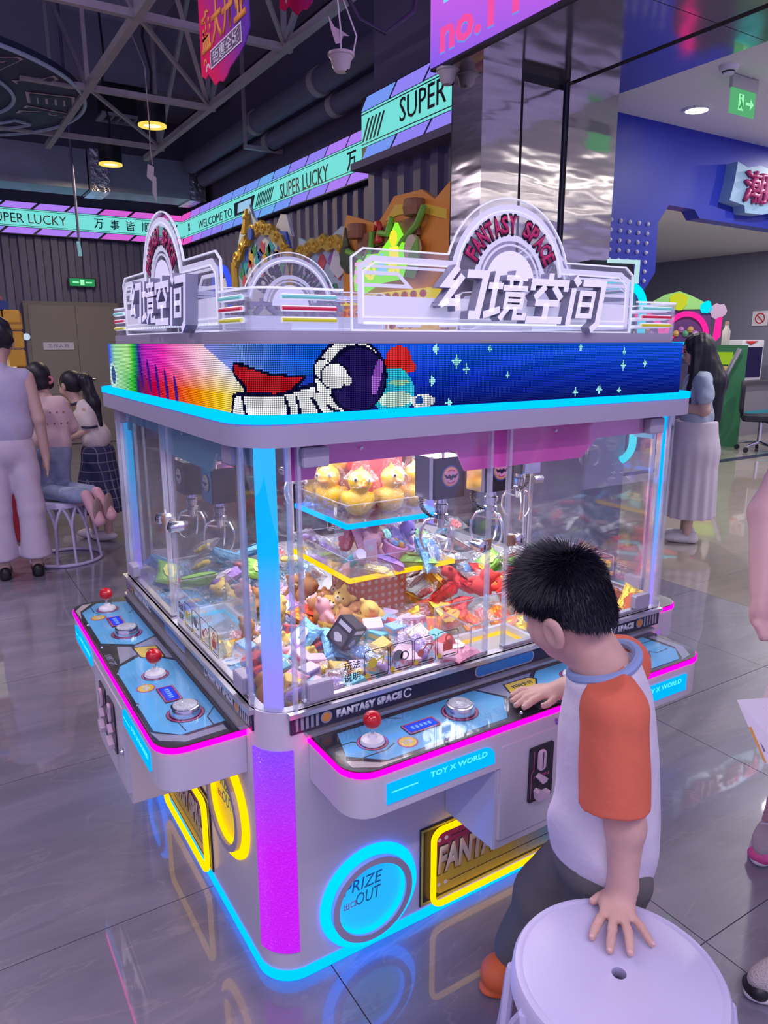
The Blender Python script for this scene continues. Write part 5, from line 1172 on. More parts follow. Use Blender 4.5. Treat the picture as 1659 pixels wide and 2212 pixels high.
def tub_proto(key, c1, c2):
    PROTO[key] = [('tub', MB().lathe([(0.0, 0), (0.034, 0), (0.037, 0.03), (0.0385, 0.03), (0.0385, 0.036), (0.03, 0.038), (0.026, 0.028), (0.0, 0.028)], 22).mesh('tub', mat('tub_' + key, c1, 0.35), smooth=True))] + \
        [('filling_ball', MB().sphere((0.014 * math.cos(k * 1.3), 0.014 * math.sin(k * 1.3), 0.040), 0.011, 8).mesh('filling_ball', mat('ball_%d' % (k % 3), [(0.3, 0.6, 0.9), (0.9, 0.5, 0.1), (0.9, 0.75, 0.85)][k % 3], 0.35), smooth=True)) for k in range(5)]
tub_proto('pinktub', (0.90, 0.40, 0.62), (1, 1, 1))
PROTO['headercard'] = [('card', MB().box(-0.018, -0.001, 0, 0.018, 0.001, 0.085).mesh('card', mat('pink_card', (0.90, 0.62, 0.72), 0.5))), ('card_print', MB().at(T(0, -0.0012, 0) @ XZ).box(-0.012, 0.02, 0, 0.012, 0.024, 0.0003).mesh('card_print', M_rosy)), ('card_print', MB().at(T(0, -0.0012, 0) @ XZ).prism(arc(0, 0.062, 0.009, 0, 330, 12), 0, 0.0003).mesh('card_print', M_print_w))]
tube_p = [('tube_body', MB().lathe([(0.0, 0.0), (0.014, 0.0), (0.015, 0.004), (0.015, 0.06), (0.014, 0.064), (0.0, 0.064)], 16).mesh('tube_body', mat('tube_teal', (0.15, 0.55, 0.62), 0.3), smooth=True)), ('tube_cap', MB().lathe([(0.016, 0.06), (0.0165, 0.078), (0.0, 0.078)], 16).mesh('tube_cap', mat('tube_cap', (0.78, 0.72, 0.85), 0.3), smooth=True))]
PROTO['bubbletube'] = tube_p
NAMES = {'red': ('toy_pouch', 'red foil toy pouch'), 'orange': ('toy_pouch', 'orange foil toy pouch'), 'gold': ('toy_pouch', 'yellow foil toy pouch'), 'silver': ('toy_pouch', 'silver foil pouch'),
         'clearsilver': ('toy_pouch', 'crinkled silvery bag'), 'clearblue': ('toy_pouch', 'crinkled pale blue bag'), 'purple': ('toy_pouch', 'purple foil toy pouch'), 'pink': ('toy_pouch', 'pink toy pouch'), 'mint': ('toy_pouch', 'mint green toy pouch'), 'sky': ('toy_pouch', 'sky blue toy pouch'), 'green': ('toy_pouch', 'leaf green toy pouch'),
         'lilacbag': ('toy_pouch', 'clear bag holding a lilac trinket'), 'yellowbag': ('toy_pouch', 'clear bag holding a yellow trinket'), 'redbag': ('toy_pouch', 'clear bag holding a red trinket'), 'bluebag': ('toy_pouch', 'clear bag holding a blue trinket'),
         'pinkbox': ('toy_carton', 'pink picture carton'), 'creambox': ('toy_carton', 'cream picture carton'), 'bluebox': ('toy_carton', 'blue picture carton'), 'lilacbox': ('toy_carton', 'lilac picture carton'), 'blackbox': ('toy_carton', 'black picture carton'), 'goldbox': ('toy_carton', 'gold picture carton'), 'redbox': ('toy_carton', 'red picture carton'), 'tealbox': ('toy_carton', 'teal picture carton'),
         'brownbear': ('plush_bear', 'small brown plush bear'), 'yellowbear': ('plush_bear', 'small yellow plush bear'), 'pinkbear': ('plush_bear', 'small pink plush bear'), 'redbear': ('plush_bear', 'small red plush bear'), 'lilacbear': ('plush_bear', 'small lilac plush bear'),
         'pinktub': ('bead_tub', 'round pink tub of coloured balls'), 'headercard': ('header_card', 'pale pink header card standing upright'), 'bubbletube': ('bubble_tube', 'teal tube with a pale cap')}
def put(key, x, y, z, rot, where, group, sc=1.0):
    nm, lb_ = NAMES[key]
    if nm == 'plush_bear': sc *= 0.78
    t = thing(nm, lb_ + ' ' + where, 'toy', (x, y, z), 0, group); t.rotation_euler = rot; t.scale = (sc,) * 3
    for n, me in PROTO[key]: link(n, me, t)
    return t
CHUTES = ((0.60, 0.03, 0.93, 0.25), (0.03, 0.575, 0.255, 0.885), (0.53, 0.50, 0.74, 0.71))
def scatter(n, x0, y0, x1, y1, keys, where, group, zf, mind=0.058, upright=False):
    got = []; tries = 0
    while len(got) < n and tries < 4000:
        tries += 1
        x = random.uniform(x0, x1); y = random.uniform(y0, y1)
        if any(c[0] - 0.02 < x < c[2] + 0.02 and c[1] - 0.02 < y < c[3] + 0.02 for c in CHUTES): continue
        z = zf(x, y) + random.uniform(-0.012, 0.02)
        if any((x - a) ** 2 + (y - b) ** 2 + (z - c) ** 2 < mind ** 2 for a, b, c in got): continue
        got.append((x, y, z)); k = random.choice(keys)
        tl = 0.45 if NAMES[k][0] == 'toy_carton' else 0.8
        put(k, x, y, z, (random.uniform(-tl, tl), random.uniform(-tl, tl), random.uniform(0, 6.28)), where, group, random.uniform(0.9, 1.2))
hump = lambda base, amp: (lambda x, y: base + amp * math.sin(9 * x + 2) * math.sin(8 * y))
LOWF = hump(0.655, 0.02)
# filler layer and top layer by zone
scatter(52, 0.10, 0.06, 0.60, 0.42, ['pinkbox', 'creambox', 'bluebox', 'lilacbox', 'goldbox', 'redbox', 'pinkbox', 'tealbox'], 'behind the front glass', 'cartons behind the front glass', hump(0.685, 0.03), 0.05)
scatter(16, 0.10, 0.06, 0.60, 0.36, ['bluebag', 'pink', 'sky', 'lilacbag', 'lilacbag', 'bluebag', 'yellowbag'], 'among the cartons', 'bags among the cartons', hump(0.73, 0.025), 0.085)
put('blackbox', 0.34, 0.27, 0.74, (0.5, 0.3, 0.5), 'on top of the pile by the front glass', 'single cartons')
scatter(34, 0.06, 0.10, 0.34, 0.55, ['yellowbear', 'brownbear', 'yellowbag', 'purple', 'gold', 'yellowbag', 'lilacbag', 'green', 'bluebag', 'sky', 'clearblue'], 'by the near glass corner', 'plush and bags by the near corner', hump(0.68, 0.03), 0.066)
scatter(46, 0.06, 0.89, 0.60, 1.27, ['clearblue', 'clearblue', 'clearsilver', 'bluebag', 'lilacbag', 'clearblue'], 'at the far left end', 'blue bags at the far left', hump(0.69, 0.03), 0.066)
scatter(14, 0.08, 0.95, 0.60, 1.27, ['redbag', 'yellowbag', 'purple', 'sky', 'green', 'brownbear'], 'on the far left bags', 'bright toys on the blue bags', hump(0.75, 0.02), 0.09)
scatter(24, 0.27, 0.55, 0.52, 0.92, ['clearblue', 'lilacbag', 'pinkbear', 'brownbear', 'yellowbear', 'purple', 'pink', 'orange'], 'left of the tower', 'toys between tower and left chute', hump(0.69, 0.03), 0.066)
scatter(40, 0.58, 0.27, 1.34, 0.62, ['red', 'orange', 'redbag', 'red', 'gold', 'redbear', 'redbag'], 'in the red pile', 'red pouches behind the front chute', hump(0.69, 0.035), 0.066)
scatter(18, 0.94, 0.06, 1.35, 0.30, ['red', 'orange', 'redbag', 'gold', 'redbear', 'orange'], 'right of the front chute', 'red pouches right of the front chute', hump(0.69, 0.03), 0.066)
scatter(44, 0.70, 0.64, 1.34, 1.26, ['clearsilver', 'silver', 'clearsilver', 'bluebag', 'silver', 'green', 'clearblue'], 'in the silver back pile', 'silver bags at the back', hump(0.71, 0.035), 0.066)
scatter(10, 0.85, 0.60, 1.3, 1.1, ['silver', 'brownbear', 'clearsilver', 'redbag'], 'atop the silver pile', 'toys on the silver pile', hump(0.78, 0.02), 0.09)
scatter(10, 0.36, 0.40, 0.56, 0.56, ['brownbear', 'pinkbear', 'creambox', 'orange', 'yellowbear'], 'at the foot of the dotted tower', 'toys at the foot of the tower', hump(0.70, 0.02), 0.06)
# on the yellow tray
scatter_tray = [('pinktub', 0.66, 0.50, 0.885, (0.2, 0.3, 0)), ('headercard', 0.565, 0.46, 0.868, (0.0, -0.1, -0.35)), ('bubbletube', 0.50, 0.50, 0.885, (0.9, 0.5, -0.3)), ('lilacbag', 0.50, 0.62, 0.90, (0.6, 0.2, 1)), ('lilacbag', 0.48, 0.71, 0.91, (0.8, 0.3, 2)), ('yellowbag', 0.52, 0.66, 0.89, (0.3, 0.6, 0)), ('pink', 0.60, 0.56, 0.915, (0.9, 0.2, 0.2)), ('pinkbear', 0.585, 0.51, 0.875, (0.2, 0.1, -0.5)), ('green', 0.72, 0.45, 0.872, (0.1, 0.1, 1.2)), ('lilacbear', 0.72, 0.55, 0.89, (0.3, 0.2, 0.4)), ('pink', 0.76, 0.58, 0.92, (0.9, -0.2, 0.5)), ('bluebag', 0.80, 0.47, 0.89, (0.9, 0.2, 0.3)), ('redbag', 0.55, 0.60, 0.93, (1.0, 0.3, -0.4)), ('lilacbag', 0.69, 0.52, 0.93, (1.1, 0, 0.2)), ('mint', 0.78, 0.66, 0.88, (0.4, 0.2, 0)), ('pinkbear', 0.66, 0.63, 0.90, (0, 0.2, 0.4)), ('purple', 0.62, 0.46, 0.875, (0.3, 0.5, 0.8)), ('sky', 0.75, 0.44, 0.885, (1.1, 0.3, 0.6)), ('yellowbag', 0.56, 0.43, 0.875, (0.2, 0.1, 0.9))]
for k, x, y, z, r in scatter_tray: put(k, x, y, z, r, 'on the yellow-edged tray', 'toys on the yellow tray', 1.1)

# tell small sets of look-alikes apart by their order from the left of the picture
_by = {}
for o in COL.objects:
    if o.parent is None and o.get('category') == 'toy': _by.setdefault(o['label'], []).append(o)
ORD = ('leftmost', 'second from the left', 'third from the left', 'fourth from the left', 'fifth from the left', 'sixth from the left', 'seventh from the left', 'eighth from the left', 'ninth from the left', 'tenth from the left', 'eleventh from the left', 'twelfth from the left', 'thirteenth from the left', 'fourteenth from the left', 'fifteenth from the left', 'sixteenth from the left', 'seventeenth from the left', 'eighteenth from the left', 'nineteenth from the left')
for lb_, os_ in _by.items():
    if 1 < len(os_) <= 19:
        os_.sort(key=lambda o: (o.location - CAM).dot(Rv) / (o.location - CAM).dot(Fv))
        for k, o in enumerate(os_):
            t_ = lb_ + ', ' + (ORD[k] if k < len(os_) - 1 or len(os_) > 2 and k < 1 else 'rightmost')
            if len(t_.split()) <= 16: o['label'] = t_
# ------------------------------------------------------------------ people
M_skin = mat('skin', (0.66, 0.40, 0.33), 0.5, var=0.06, vscale=30)
M_skin2 = mat('skin_fair', (0.62, 0.42, 0.36), 0.5)
M_hair = mat('black_hair', (0.010, 0.010, 0.022), 0.48)
M_lip = mat('lip', (0.50, 0.16, 0.16), 0.45)
M_nail = mat('nail', (0.80, 0.50, 0.46), 0.3)
def V3(*a): return np.array(a, float)
def head_prims(c, f, up=(0, 0, 1), s=1.0, ears=True, ef=0.0, eu=0.0):
    R = rot3(f, up); c = V3(*c)
    L = lambda r, fw, u: tuple(c + s * (R @ V3(r, fw, u)))
    E = lambda p, rad, k: ('ell', L(*p), tuple(s * x for x in rad), R, k * s)
    P = [E((0, -0.010, 0.022), (0.070, 0.086, 0.078), 0.02), E((0, 0.022, -0.035), (0.055, 0.060, 0.062), 0.03), E((0, 0.050, -0.080), (0.024, 0.022, 0.020), 0.025),
         E((-0.032, 0.048, -0.038), (0.026, 0.024, 0.026), 0.02), E((0.032, 0.048, -0.038), (0.026, 0.024, 0.026), 0.02),
         ('cap', L(0, 0.072, -0.002), L(0, 0.090, -0.032), 0.006 * s, 0.011 * s, 0.012 * s), E((0, 0.074, -0.058), (0.018, 0.008, 0.007), 0.008),
         ('sub', E((-0.028, 0.082, 0.002), (0.014, 0.010, 0.008), 0.012)), ('sub', E((0.028, 0.082, 0.002), (0.014, 0.010, 0.008), 0.012))]
    if ears:
        for sg in (-1, 1):
            P += [E((sg * 0.073, -0.012 + ef, -0.018 + eu), (0.009, 0.021, 0.033), 0.008), E((sg * 0.079, -0.020 + ef, -0.010 + eu), (0.007, 0.018, 0.026), 0.006), ('sub', E((sg * 0.083, -0.008 + ef, -0.014 + eu), (0.006, 0.010, 0.017), 0.006))]
    return P, L, R
def face_parts(par, c, f, up=(0, 0, 1), s=1.0):
    R = rot3(f, up); c = V3(*c); L = lambda r, fw, u: tuple(c + s * (R @ V3(r, fw, u)))
    for sg in (-1, 1):
        MB().sphere(L(sg * 0.028, 0.070, 0.002), 0.0105 * s, 10).build('eye', M_print_w, par, smooth=True)
        MB().sphere(L(sg * 0.028, 0.0765, 0.001), 0.0055 * s, 8).build('iris', M_eye, par, smooth=True)
        MB().tube([L(sg * 0.014, 0.080, 0.020), L(sg * 0.030, 0.078, 0.024), L(sg * 0.044, 0.068, 0.019)], 0.0028 * s, 6).build('eyebrow', M_hair, par)
    MB().tube([L(-0.018, 0.076, -0.058), L(0, 0.083, -0.057), L(0.018, 0.076, -0.058)], [0.002 * s, 0.0045 * s, 0.002 * s], 6).build('lips', M_lip, par, smooth=True)
def hand_chain(P, wrist, palm, fingers, r=0.008, k=0.008, palm_r=(0.03, 0.016)):
    P.append(('cap', wrist, palm, palm_r[0] * 0.85, palm_r[0] * 0.62, 0.014))
    for fg in fingers:
        for a, b in zip(fg, fg[1:]): P.append(('cap', a, b, r * 1.06, r * 0.92, k))

# ---- the boy at the machine
F_ = V3(-0.52, 0.85, 0); F_ /= np.linalg.norm(F_); LFT = V3(-F_[1], F_[0], 0)
HC = (0.486, -0.408, 1.034); HF = (-0.30, 0.84, -0.46); HU = (-0.20, 0.36, 0.91)
boy = thing('person', 'boy in a white and orange raglan t-shirt leaning on the front stool', 'person', (0.58, -0.46, 0))
boy_inv = T(-0.58, 0.46, 0)
def B(name, me): return link(name, me, boy, boy_inv)
P, HL, HR = head_prims(HC, HF, HU, 1.0, ef=0.014, eu=-0.016)
nb_ = (0.548, -0.466, 0.905)
P += [('cap', tuple(V3(*HC) + V3(0.018, -0.012, -0.03)), nb_, 0.052, 0.058, 0.03), ('ell', (0.565, -0.47, 0.80), (0.10, 0.075, 0.11), rot3(F_), 0.03), ('ell', (0.58, -0.475, 0.60), (0.10, 0.08, 0.15), rot3(F_), 0.04)]
Ls, Le, Lw = (0.490, -0.553, 0.86), (0.506, -0.585, 0.630), (0.501, -0.594, 0.502)
P += [('cap', Ls, Le, 0.044, 0.036, 0.03), ('cap', Le, Lw, 0.0365, 0.0275, 0.02)]
z = 0.4645
P += [('ell', (0.473, -0.606, 0.4765), (0.035, 0.041, 0.0150), rot3((-0.5, -0.85, 0)), 0.014), ('cap', Lw, (0.485, -0.602, 0.482), 0.0265, 0.022, 0.018)]
hand_l = [[(0.452, -0.598, 0.476), (0.418, -0.611, 0.4745), (0.400, -0.618, 0.470), (0.384, -0.625, z)],
          [(0.452, -0.617, 0.477), (0.421, -0.640, 0.476), (0.403, -0.653, 0.471), (0.388, -0.664, z)],
          [(0.462, -0.630, 0.477), (0.442, -0.659, 0.476), (0.428, -0.675, 0.471), (0.415, -0.688, z)],
          [(0.480, -0.634, 0.475), (0.474, -0.663, 0.473), (0.470, -0.680, 0.468), (0.466, -0.695, z - 0.001)],
          [(0.502, -0.590, 0.484), (0.484, -0.571, 0.474), (0.470, -0.566, 0.469), (0.455, -0.563, z + 0.001)]]
for q, fg in enumerate(hand_l):
    r0 = (0.0085, 0.0088, 0.0085, 0.0076, 0.0098)[q]
    for j, (a, b) in enumerate(zip(fg, fg[1:])): P.append(('cap', a, b, r0 * (1.06 - 0.06 * j), r0 * (1.0 - 0.06 * j), 0.005))
Rs, Re, Rw = (0.668, -0.42, 0.875), (0.752, -0.315, 0.745), (0.735, -0.200, 0.698)
P += [('cap', Rs, Re, 0.042, 0.036, 0.03), ('cap', Re, Rw, 0.035, 0.026, 0.02), ('ell', (0.690, -0.168, 0.688), (0.034, 0.040, 0.0145), rot3((-0.95, 0.25, 0)), 0.014), ('cap', Rw, (0.715, -0.185, 0.692), 0.025, 0.02, 0.018)]
hand_r = [[(0.664, -0.139, 0.687), (0.645, -0.130, 0.686), (0.632, -0.127, 0.680), (0.622, -0.126, 0.6765)], [(0.660, -0.155, 0.688), (0.632, -0.150, 0.686), (0.615, -0.149, 0.681), (0.602, -0.149, 0.6765)],
          [(0.660, -0.170, 0.688), (0.628, -0.169, 0.686), (0.610, -0.170, 0.681), (0.594, -0.171, 0.6765)], [(0.664, -0.185, 0.687), (0.636, -0.187, 0.685), (0.618, -0.188, 0.680), (0.604, -0.189, 0.6765)], [(0.706, -0.198, 0.686), (0.684, -0.207, 0.682), (0.664, -0.209, 0.6775), (0.650, -0.208, 0.6765)]]
for q, fg in enumerate(hand_r):
    for j, (a, b) in enumerate(zip(fg, fg[1:])): P.append(('cap', a, b, 0.0088 - 0.0005 * j, 0.0084 - 0.0005 * j, 0.005))
B('body', sdf_mesh('body', P, 0.0036, [M_skin], smooth_iter=2))
for fg in hand_l + hand_r:
    a, b = V3(*fg[-2]), V3(*fg[-1]); d = (b - a) / np.linalg.norm(b - a); c = b + V3(0, 0, 0.0062) + d * 0.002
    link('fingernail', MB().sphere((0, 0, 0), 0.0048, 8, (1.15, 0.85, 0.40)).mesh('fingernail', M_nail, smooth=True), boy, boy_inv @ T(*c) @ RZ(math.atan2(d[1], d[0])))
mbx = thing if False else None
R_ = rot3(HF, HU)
for sg in (-1, 1):
    p = V3(*HC) + R_ @ V3(sg * 0.028, 0.068, 0.002); q = V3(*HC) + R_ @ V3(sg * 0.028, 0.0745, 0.001)
    MB().sphere(p, 0.0105, 10).build('eye', M_print_w, boy, boy_inv, smooth=True); MB().sphere(q, 0.0055, 8).build('iris', M_eye, boy, boy_inv, smooth=True)
    MB().tube([V3(*HC) + R_ @ V3(sg * a_, b_, c_) for a_, b_, c_ in ((0.014, 0.080, 0.020), (0.030, 0.078, 0.024), (0.044, 0.068, 0.019))], 0.0028, 6).build('eyebrow', M_hair, boy, boy_inv)
MB().tube([V3(*HC) + R_ @ V3(*a_) for a_ in ((-0.018, 0.075, -0.058), (0, 0.082, -0.057), (0.018, 0.075, -0.058))], [0.002, 0.0045, 0.002], 6).build('lips', M_lip, boy, boy_inv, smooth=True)
# hair: cap plus cropped spikes
def hairline(p):            # local head coords; keeps scalp, drops face and neck
    r, f, u = p
    return (0.58 * f - 0.81 * u - 0.008 < 0) and (u > -0.082) and (f < 0.070 + 0.1 * max(0, u - 0.06)) and not (abs(r) > 0.045 and f > -0.022 and u < 0.012) 
hp = [('ell', tuple(V3(*HC) + R_ @ V3(0, -0.012, 0.024)), (0.0755, 0.0915, 0.083), R_, 0.01), ('ell', tuple(V3(*HC) + R_ @ V3(0, -0.045, -0.030)), (0.058, 0.050, 0.055), R_, 0.03)]
n1 = R_ @ V3(0, 0.58, -0.81)
hair_cap = sdf_mesh('hair', hp, 0.004, [M_hair], cut=[(tuple(V3(*HC) + R_ @ V3(0, 0, -0.012)), n1), (tuple(V3(*HC) + R_ @ V3(0, 0.068, 0)), R_ @ V3(0, 1, 0.1)), (tuple(V3(*HC) + R_ @ V3(0, 0, -0.080)), R_ @ V3(0, 0, -1))])
hr = B('hair', hair_cap)
mb = MB(); r_ = np.random.default_rng(11); crown_l = V3(0.01, -0.055, 0.085)
nv = len(hair_cap.vertices); co = np.empty(nv * 3, np.float32); hair_cap.vertices.foreach_get('co', co); co = co.reshape(-1, 3)
nr = np.array([v.normal[:] for v in hair_cap.vertices]); loc = (co - V3(*HC)) @ R_; nl = nr @ R_
okv = np.where((nl[:, 2] > -0.75) & (loc[:, 2] > -0.086))[0]
for i in r_.choice(okv, 11000):
    p = loc[i] + r_.normal(size=3) * 0.0015; d = nl[i]
    if abs(p[0]) > 0.055 and p[1] > -0.012 and p[2] < -0.018: continue
    away = p - crown_l; away -= d * (away @ d); away /= max(np.linalg.norm(away), 1e-6)
    top = max(0.0, d[2])
    ln = (0.013 + 0.032 * top + 0.016 * max(0, d[1]) * (d[2] > 0)) * r_.uniform(0.7, 1.25)
    g = d * (0.38 + 0.40 * top) + away * 0.75 + r_.normal(size=3) * 0.14; g[2] -= 0.35 * (1 - top); g /= np.linalg.norm(g)
    a0 = V3(*HC) + R_ @ p; gw = R_ @ g; tip = a0 + gw * ln
    s1 = np.cross(gw, V3(0.3, 0.5, 0.8)); s1 /= np.linalg.norm(s1); s2 = np.cross(gw, s1); wd = 0.0011
    k = len(mb.v)
    mb.v += [tuple(a0 + s1 * wd), tuple(a0 - s1 * wd * 0.5 + s2 * wd * 0.87), tuple(a0 - s1 * wd * 0.5 - s2 * wd * 0.87), tuple(tip)]
    mb.f += [(k, k + 1, k + 3), (k + 1, k + 2, k + 3), (k + 2, k, k + 3)]; mb.mi += [0, 0, 0]
me = bpy.data.meshes.new('hair_strands'); me.from_pydata(mb.v, [], mb.f); me.materials.append(M_hair)
hs = link('hair_strands', me, hr); hs['kind'] = 'stuff'
# t-shirt
M_tee = mat('white_jersey', (0.72, 0.68, 0.78), 0.8, bump=0.55, bscale=11)
M_sleeve = mat('orange_jersey', (0.74, 0.16, 0.085), 0.8, bump=0.4, bscale=12)
M_collar = mat('blue_rib', (0.26, 0.36, 0.62), 0.8)
def folds(X, Y, Z):
    return 0.0058 * np.sin(26 * Z + 22 * X - 9 * Y + 2 * np.sin(17 * X + 9 * Z)) * np.clip((0.80 - Z) / 0.25, 0, 1) + 0.0035 * np.sin(38 * X + 30 * Y + 12 * Z) * np.clip((0.75 - Z) / 0.2, 0, 1)
RF = rot3(F_)
sh = [('ell', (0.566, -0.472, 0.80), (0.122, 0.092, 0.125), RF, 0.03), ('ell', (0.574, -0.474, 0.66), (0.124, 0.104, 0.16), RF, 0.05), ('ell', (0.583, -0.476, 0.52), (0.132, 0.120, 0.16), RF, 0.05),
      ('cap', (0.53, -0.50, 0.89), (0.496, -0.548, 0.855), 0.045, 0.050, 0.03), ('cap', (0.575, -0.455, 0.895), (0.655, -0.425, 0.868), 0.045, 0.050, 0.03), ('ell', (0.552, -0.468, 0.885), (0.085, 0.07, 0.045), RF, 0.03)]
tee = B('t_shirt', sdf_mesh('t_shirt', sh, 0.0048, [M_tee], cut=[((0.58, -0.47, 0.472), (-0.10, 0.10, -1)), ((0.550, -0.468, 0.917), (-0.30, 0.22, 0.93))], noise=folds))
for nm, chain in (('l', [((0.536, -0.498, 0.892), (0.497, -0.545, 0.862), 0.046, 0.062), ((0.497, -0.545, 0.862), (0.487, -0.570, 0.680), 0.063, 0.069)]), ('r', [((0.592, -0.452, 0.898), (0.655, -0.425, 0.872), 0.046, 0.060), ((0.655, -0.425, 0.872), (0.725, -0.345, 0.785), 0.060, 0.058)])):
    e = chain[-1]; d = V3(*e[1]) - V3(*e[0]); d /= np.linalg.norm(d); end = V3(*e[1]) - d * (-0.012 if nm == 'r' else -0.004)
    prims = [('cap', a, b, ra, rb, 0.012) for a, b, ra, rb in chain]
    cuts = [(tuple(end - d * 0.0), d), ((0.552, -0.468, 0.919), (-0.30, 0.22, 0.93))]
    if nm == 'l': cuts.append(((0.556, -0.470, 0.80), V3(0.55, 0.80, -0.12)))
    else: cuts.append(((0.572, -0.470, 0.80), V3(-0.75, -0.55, -0.1)))
    sl = B('sleeve', sdf_mesh('sleeve', prims, 0.0045, [M_sleeve], cut=cuts, noise=lambda X, Y, Z: 0.0016 * np.sin(22 * Z + 55 * X + 48 * Y) * np.clip((0.80 - Z) / 0.1, 0, 1)))
# ribbed collar round the neck
cn = V3(0.552, -0.469, 0.910); ax_n = V3(-0.30, 0.22, 0.93); ax_n /= np.linalg.norm(ax_n); u1 = np.cross(ax_n, V3(0, 1, 0)); u1 /= np.linalg.norm(u1); u2 = np.cross(ax_n, u1)
MB().tube([cn + (u1 * math.cos(t) * 0.071 + u2 * math.sin(t) * 0.066) + ax_n * (0.006 + 0.004 * math.cos(2 * t)) for t in np.linspace(0, 2 * PI, 41)[:-1]], 0.0105, 8, True).build('collar', M_collar, tee, smooth=True)
# small chest print
for k in range(3):
    q = V3(0.492, -0.405, 0.775) + V3(0.004, -0.012, -0.002) * 1.2 * k
    lettering('chest_print', 'GAB'[k], 0.011, 0.013, T(*q) @ Matrix.Rotation(math.atan2(-F_[0], F_[1]) + PI + 0.5, 4, 'Z') @ XZ, mat('violet_print', (0.22, 0.05, 0.45), 0.6), tee, depth=0.003, bold=0.03)
# trousers
M_pants = mat('olive_cotton', (0.135, 0.13, 0.125), 0.85, bump=0.5, bscale=11)
pp = [('ell', (0.588, -0.472, 0.47), (0.122, 0.105, 0.10), RF, 0.03), ('cap', (0.605, -0.435, 0.45), (0.548, -0.340, 0.27), 0.083, 0.068, 0.03), ('cap', (0.548, -0.340, 0.27), (0.530, -0.285, 0.085), 0.066, 0.058, 0.03),
      ('cap', (0.566, -0.515, 0.45), (0.575, -0.475, 0.26), 0.083, 0.068, 0.02), ('cap', (0.575, -0.475, 0.26), (0.590, -0.452, 0.085), 0.066, 0.058, 0.02)]
B('trousers', sdf_mesh('trousers', pp, 0.006, [M_pants], cut=[((0, 0, 0.055), (0, 0, -1))], noise=lambda X, Y, Z: 0.004 * np.sin(30 * Z + 24 * X + 15 * Y + 2 * np.sin(20 * X))))
M_clog = mat('orange_rubber', (0.78, 0.15, 0.035), 0.55)
for (cx_, cy_, dx, dy) in ((0.520, -0.282, -0.85, 0.10), (0.555, -0.43, -0.75, 0.35)):
    d = V3(dx, dy, 0); d /= np.linalg.norm(d); c = V3(cx_, cy_, 0)
    sp = [('cap', tuple(c - d * 0.05 + V3(0, 0, 0.035)), tuple(c + d * 0.035 + V3(0, 0, 0.034)), 0.036, 0.041, 0.02), ('ell', tuple(c + d * 0.04 + V3(0, 0, 0.036)), (0.048, 0.050, 0.036), rot3(d), 0.02), ('ell', tuple(c + d * 0.0 + V3(0, 0, 0.008)), (0.050, 0.098, 0.016), rot3(d), 0.01)]
    shoe = B('clog', sdf_mesh('clog', sp, 0.004, [M_clog], cut=[((0, 0, 0.001), (0, 0, -1))]))
    n = np.cross(d, V3(0, 0, 1))
    MB().tube([c + d * (0.045) + n * (0.046 * math.cos(t)) + V3(0, 0, 0.036 + 0.037 * math.sin(t)) - d * 0.02 * math.sin(t) for t in np.linspace(0.15, PI - 0.15, 12)], 0.003, 6).build('strap_seam', mat('orange_seam', (0.55, 0.09, 0.02), 0.6), shoe)

# ------------------------------------------------------------------ stools
M_stool = mat('lilac_white_plastic', (0.58, 0.55, 0.78), 0.35)
def stool(loc, label, rot=0.0):
    st = thing('stool', label, 'stool', loc, rot, 'round basket stools')
    zt = 0.455; ro = 0.187; rb = 0.240
    MB().lathe([(0.013, zt - 0.07), (0.013, zt - 0.001), (0.015, zt), (ro - 0.022, zt), (ro - 0.018, zt - 0.0015), (ro - 0.013, zt + 0.0005), (ro - 0.005, zt - 0.002), (ro, zt - 0.010), (ro + 0.003, zt - 0.04), (ro - 0.003, zt - 0.042), (ro - 0.008, zt - 0.016), (0.02, zt - 0.014), (0.019, zt - 0.07), (0.013, zt - 0.07)], 64).build('seat', M_stool, st, smooth=True)
    n = 12
    for k in range(n):
        a0 = 2 * PI * k / n
        pt = lambda a, t: ((ro + (rb - ro) * t) * math.cos(a), (ro + (rb - ro) * t) * math.sin(a), (zt - 0.03) * (1 - t) + 0.018 * t)
        pth = [pt(a0, 1.0), pt(a0, 0.6), pt(a0, 0.38), pt(a0 + 0.05, 0.24), pt(a0 + 0.14, 0.11), pt(a0 + PI / n, 0.0)]
        MB().tube(pth, [0.0085, 0.0085, 0.009, 0.0095, 0.010, 0.010], 8).build('rib', M_stool, st, smooth=True)
        pth = [pt(a0, 0.38), pt(a0 - 0.05, 0.24), pt(a0 - 0.14, 0.11), pt(a0 - PI / n, 0.0)]
        MB().tube(pth, [0.009, 0.0095, 0.010, 0.010], 8).build('rib', M_stool, st, smooth=True)
    MB().tube([(rb * math.cos(t), rb * math.sin(t), 0.012) for t in np.linspace(0, 2 * PI, 49)[:-1]], 0.012, 8, True).build('base_ring', M_stool, st, smooth=True)
    return st
stool((0.372, -0.700, 0), 'round white basket stool in front, under the hand of the boy')
stool((0.215, 4.235, 0), 'white basket stool in the background with a girl kneeling on it', 0.1)
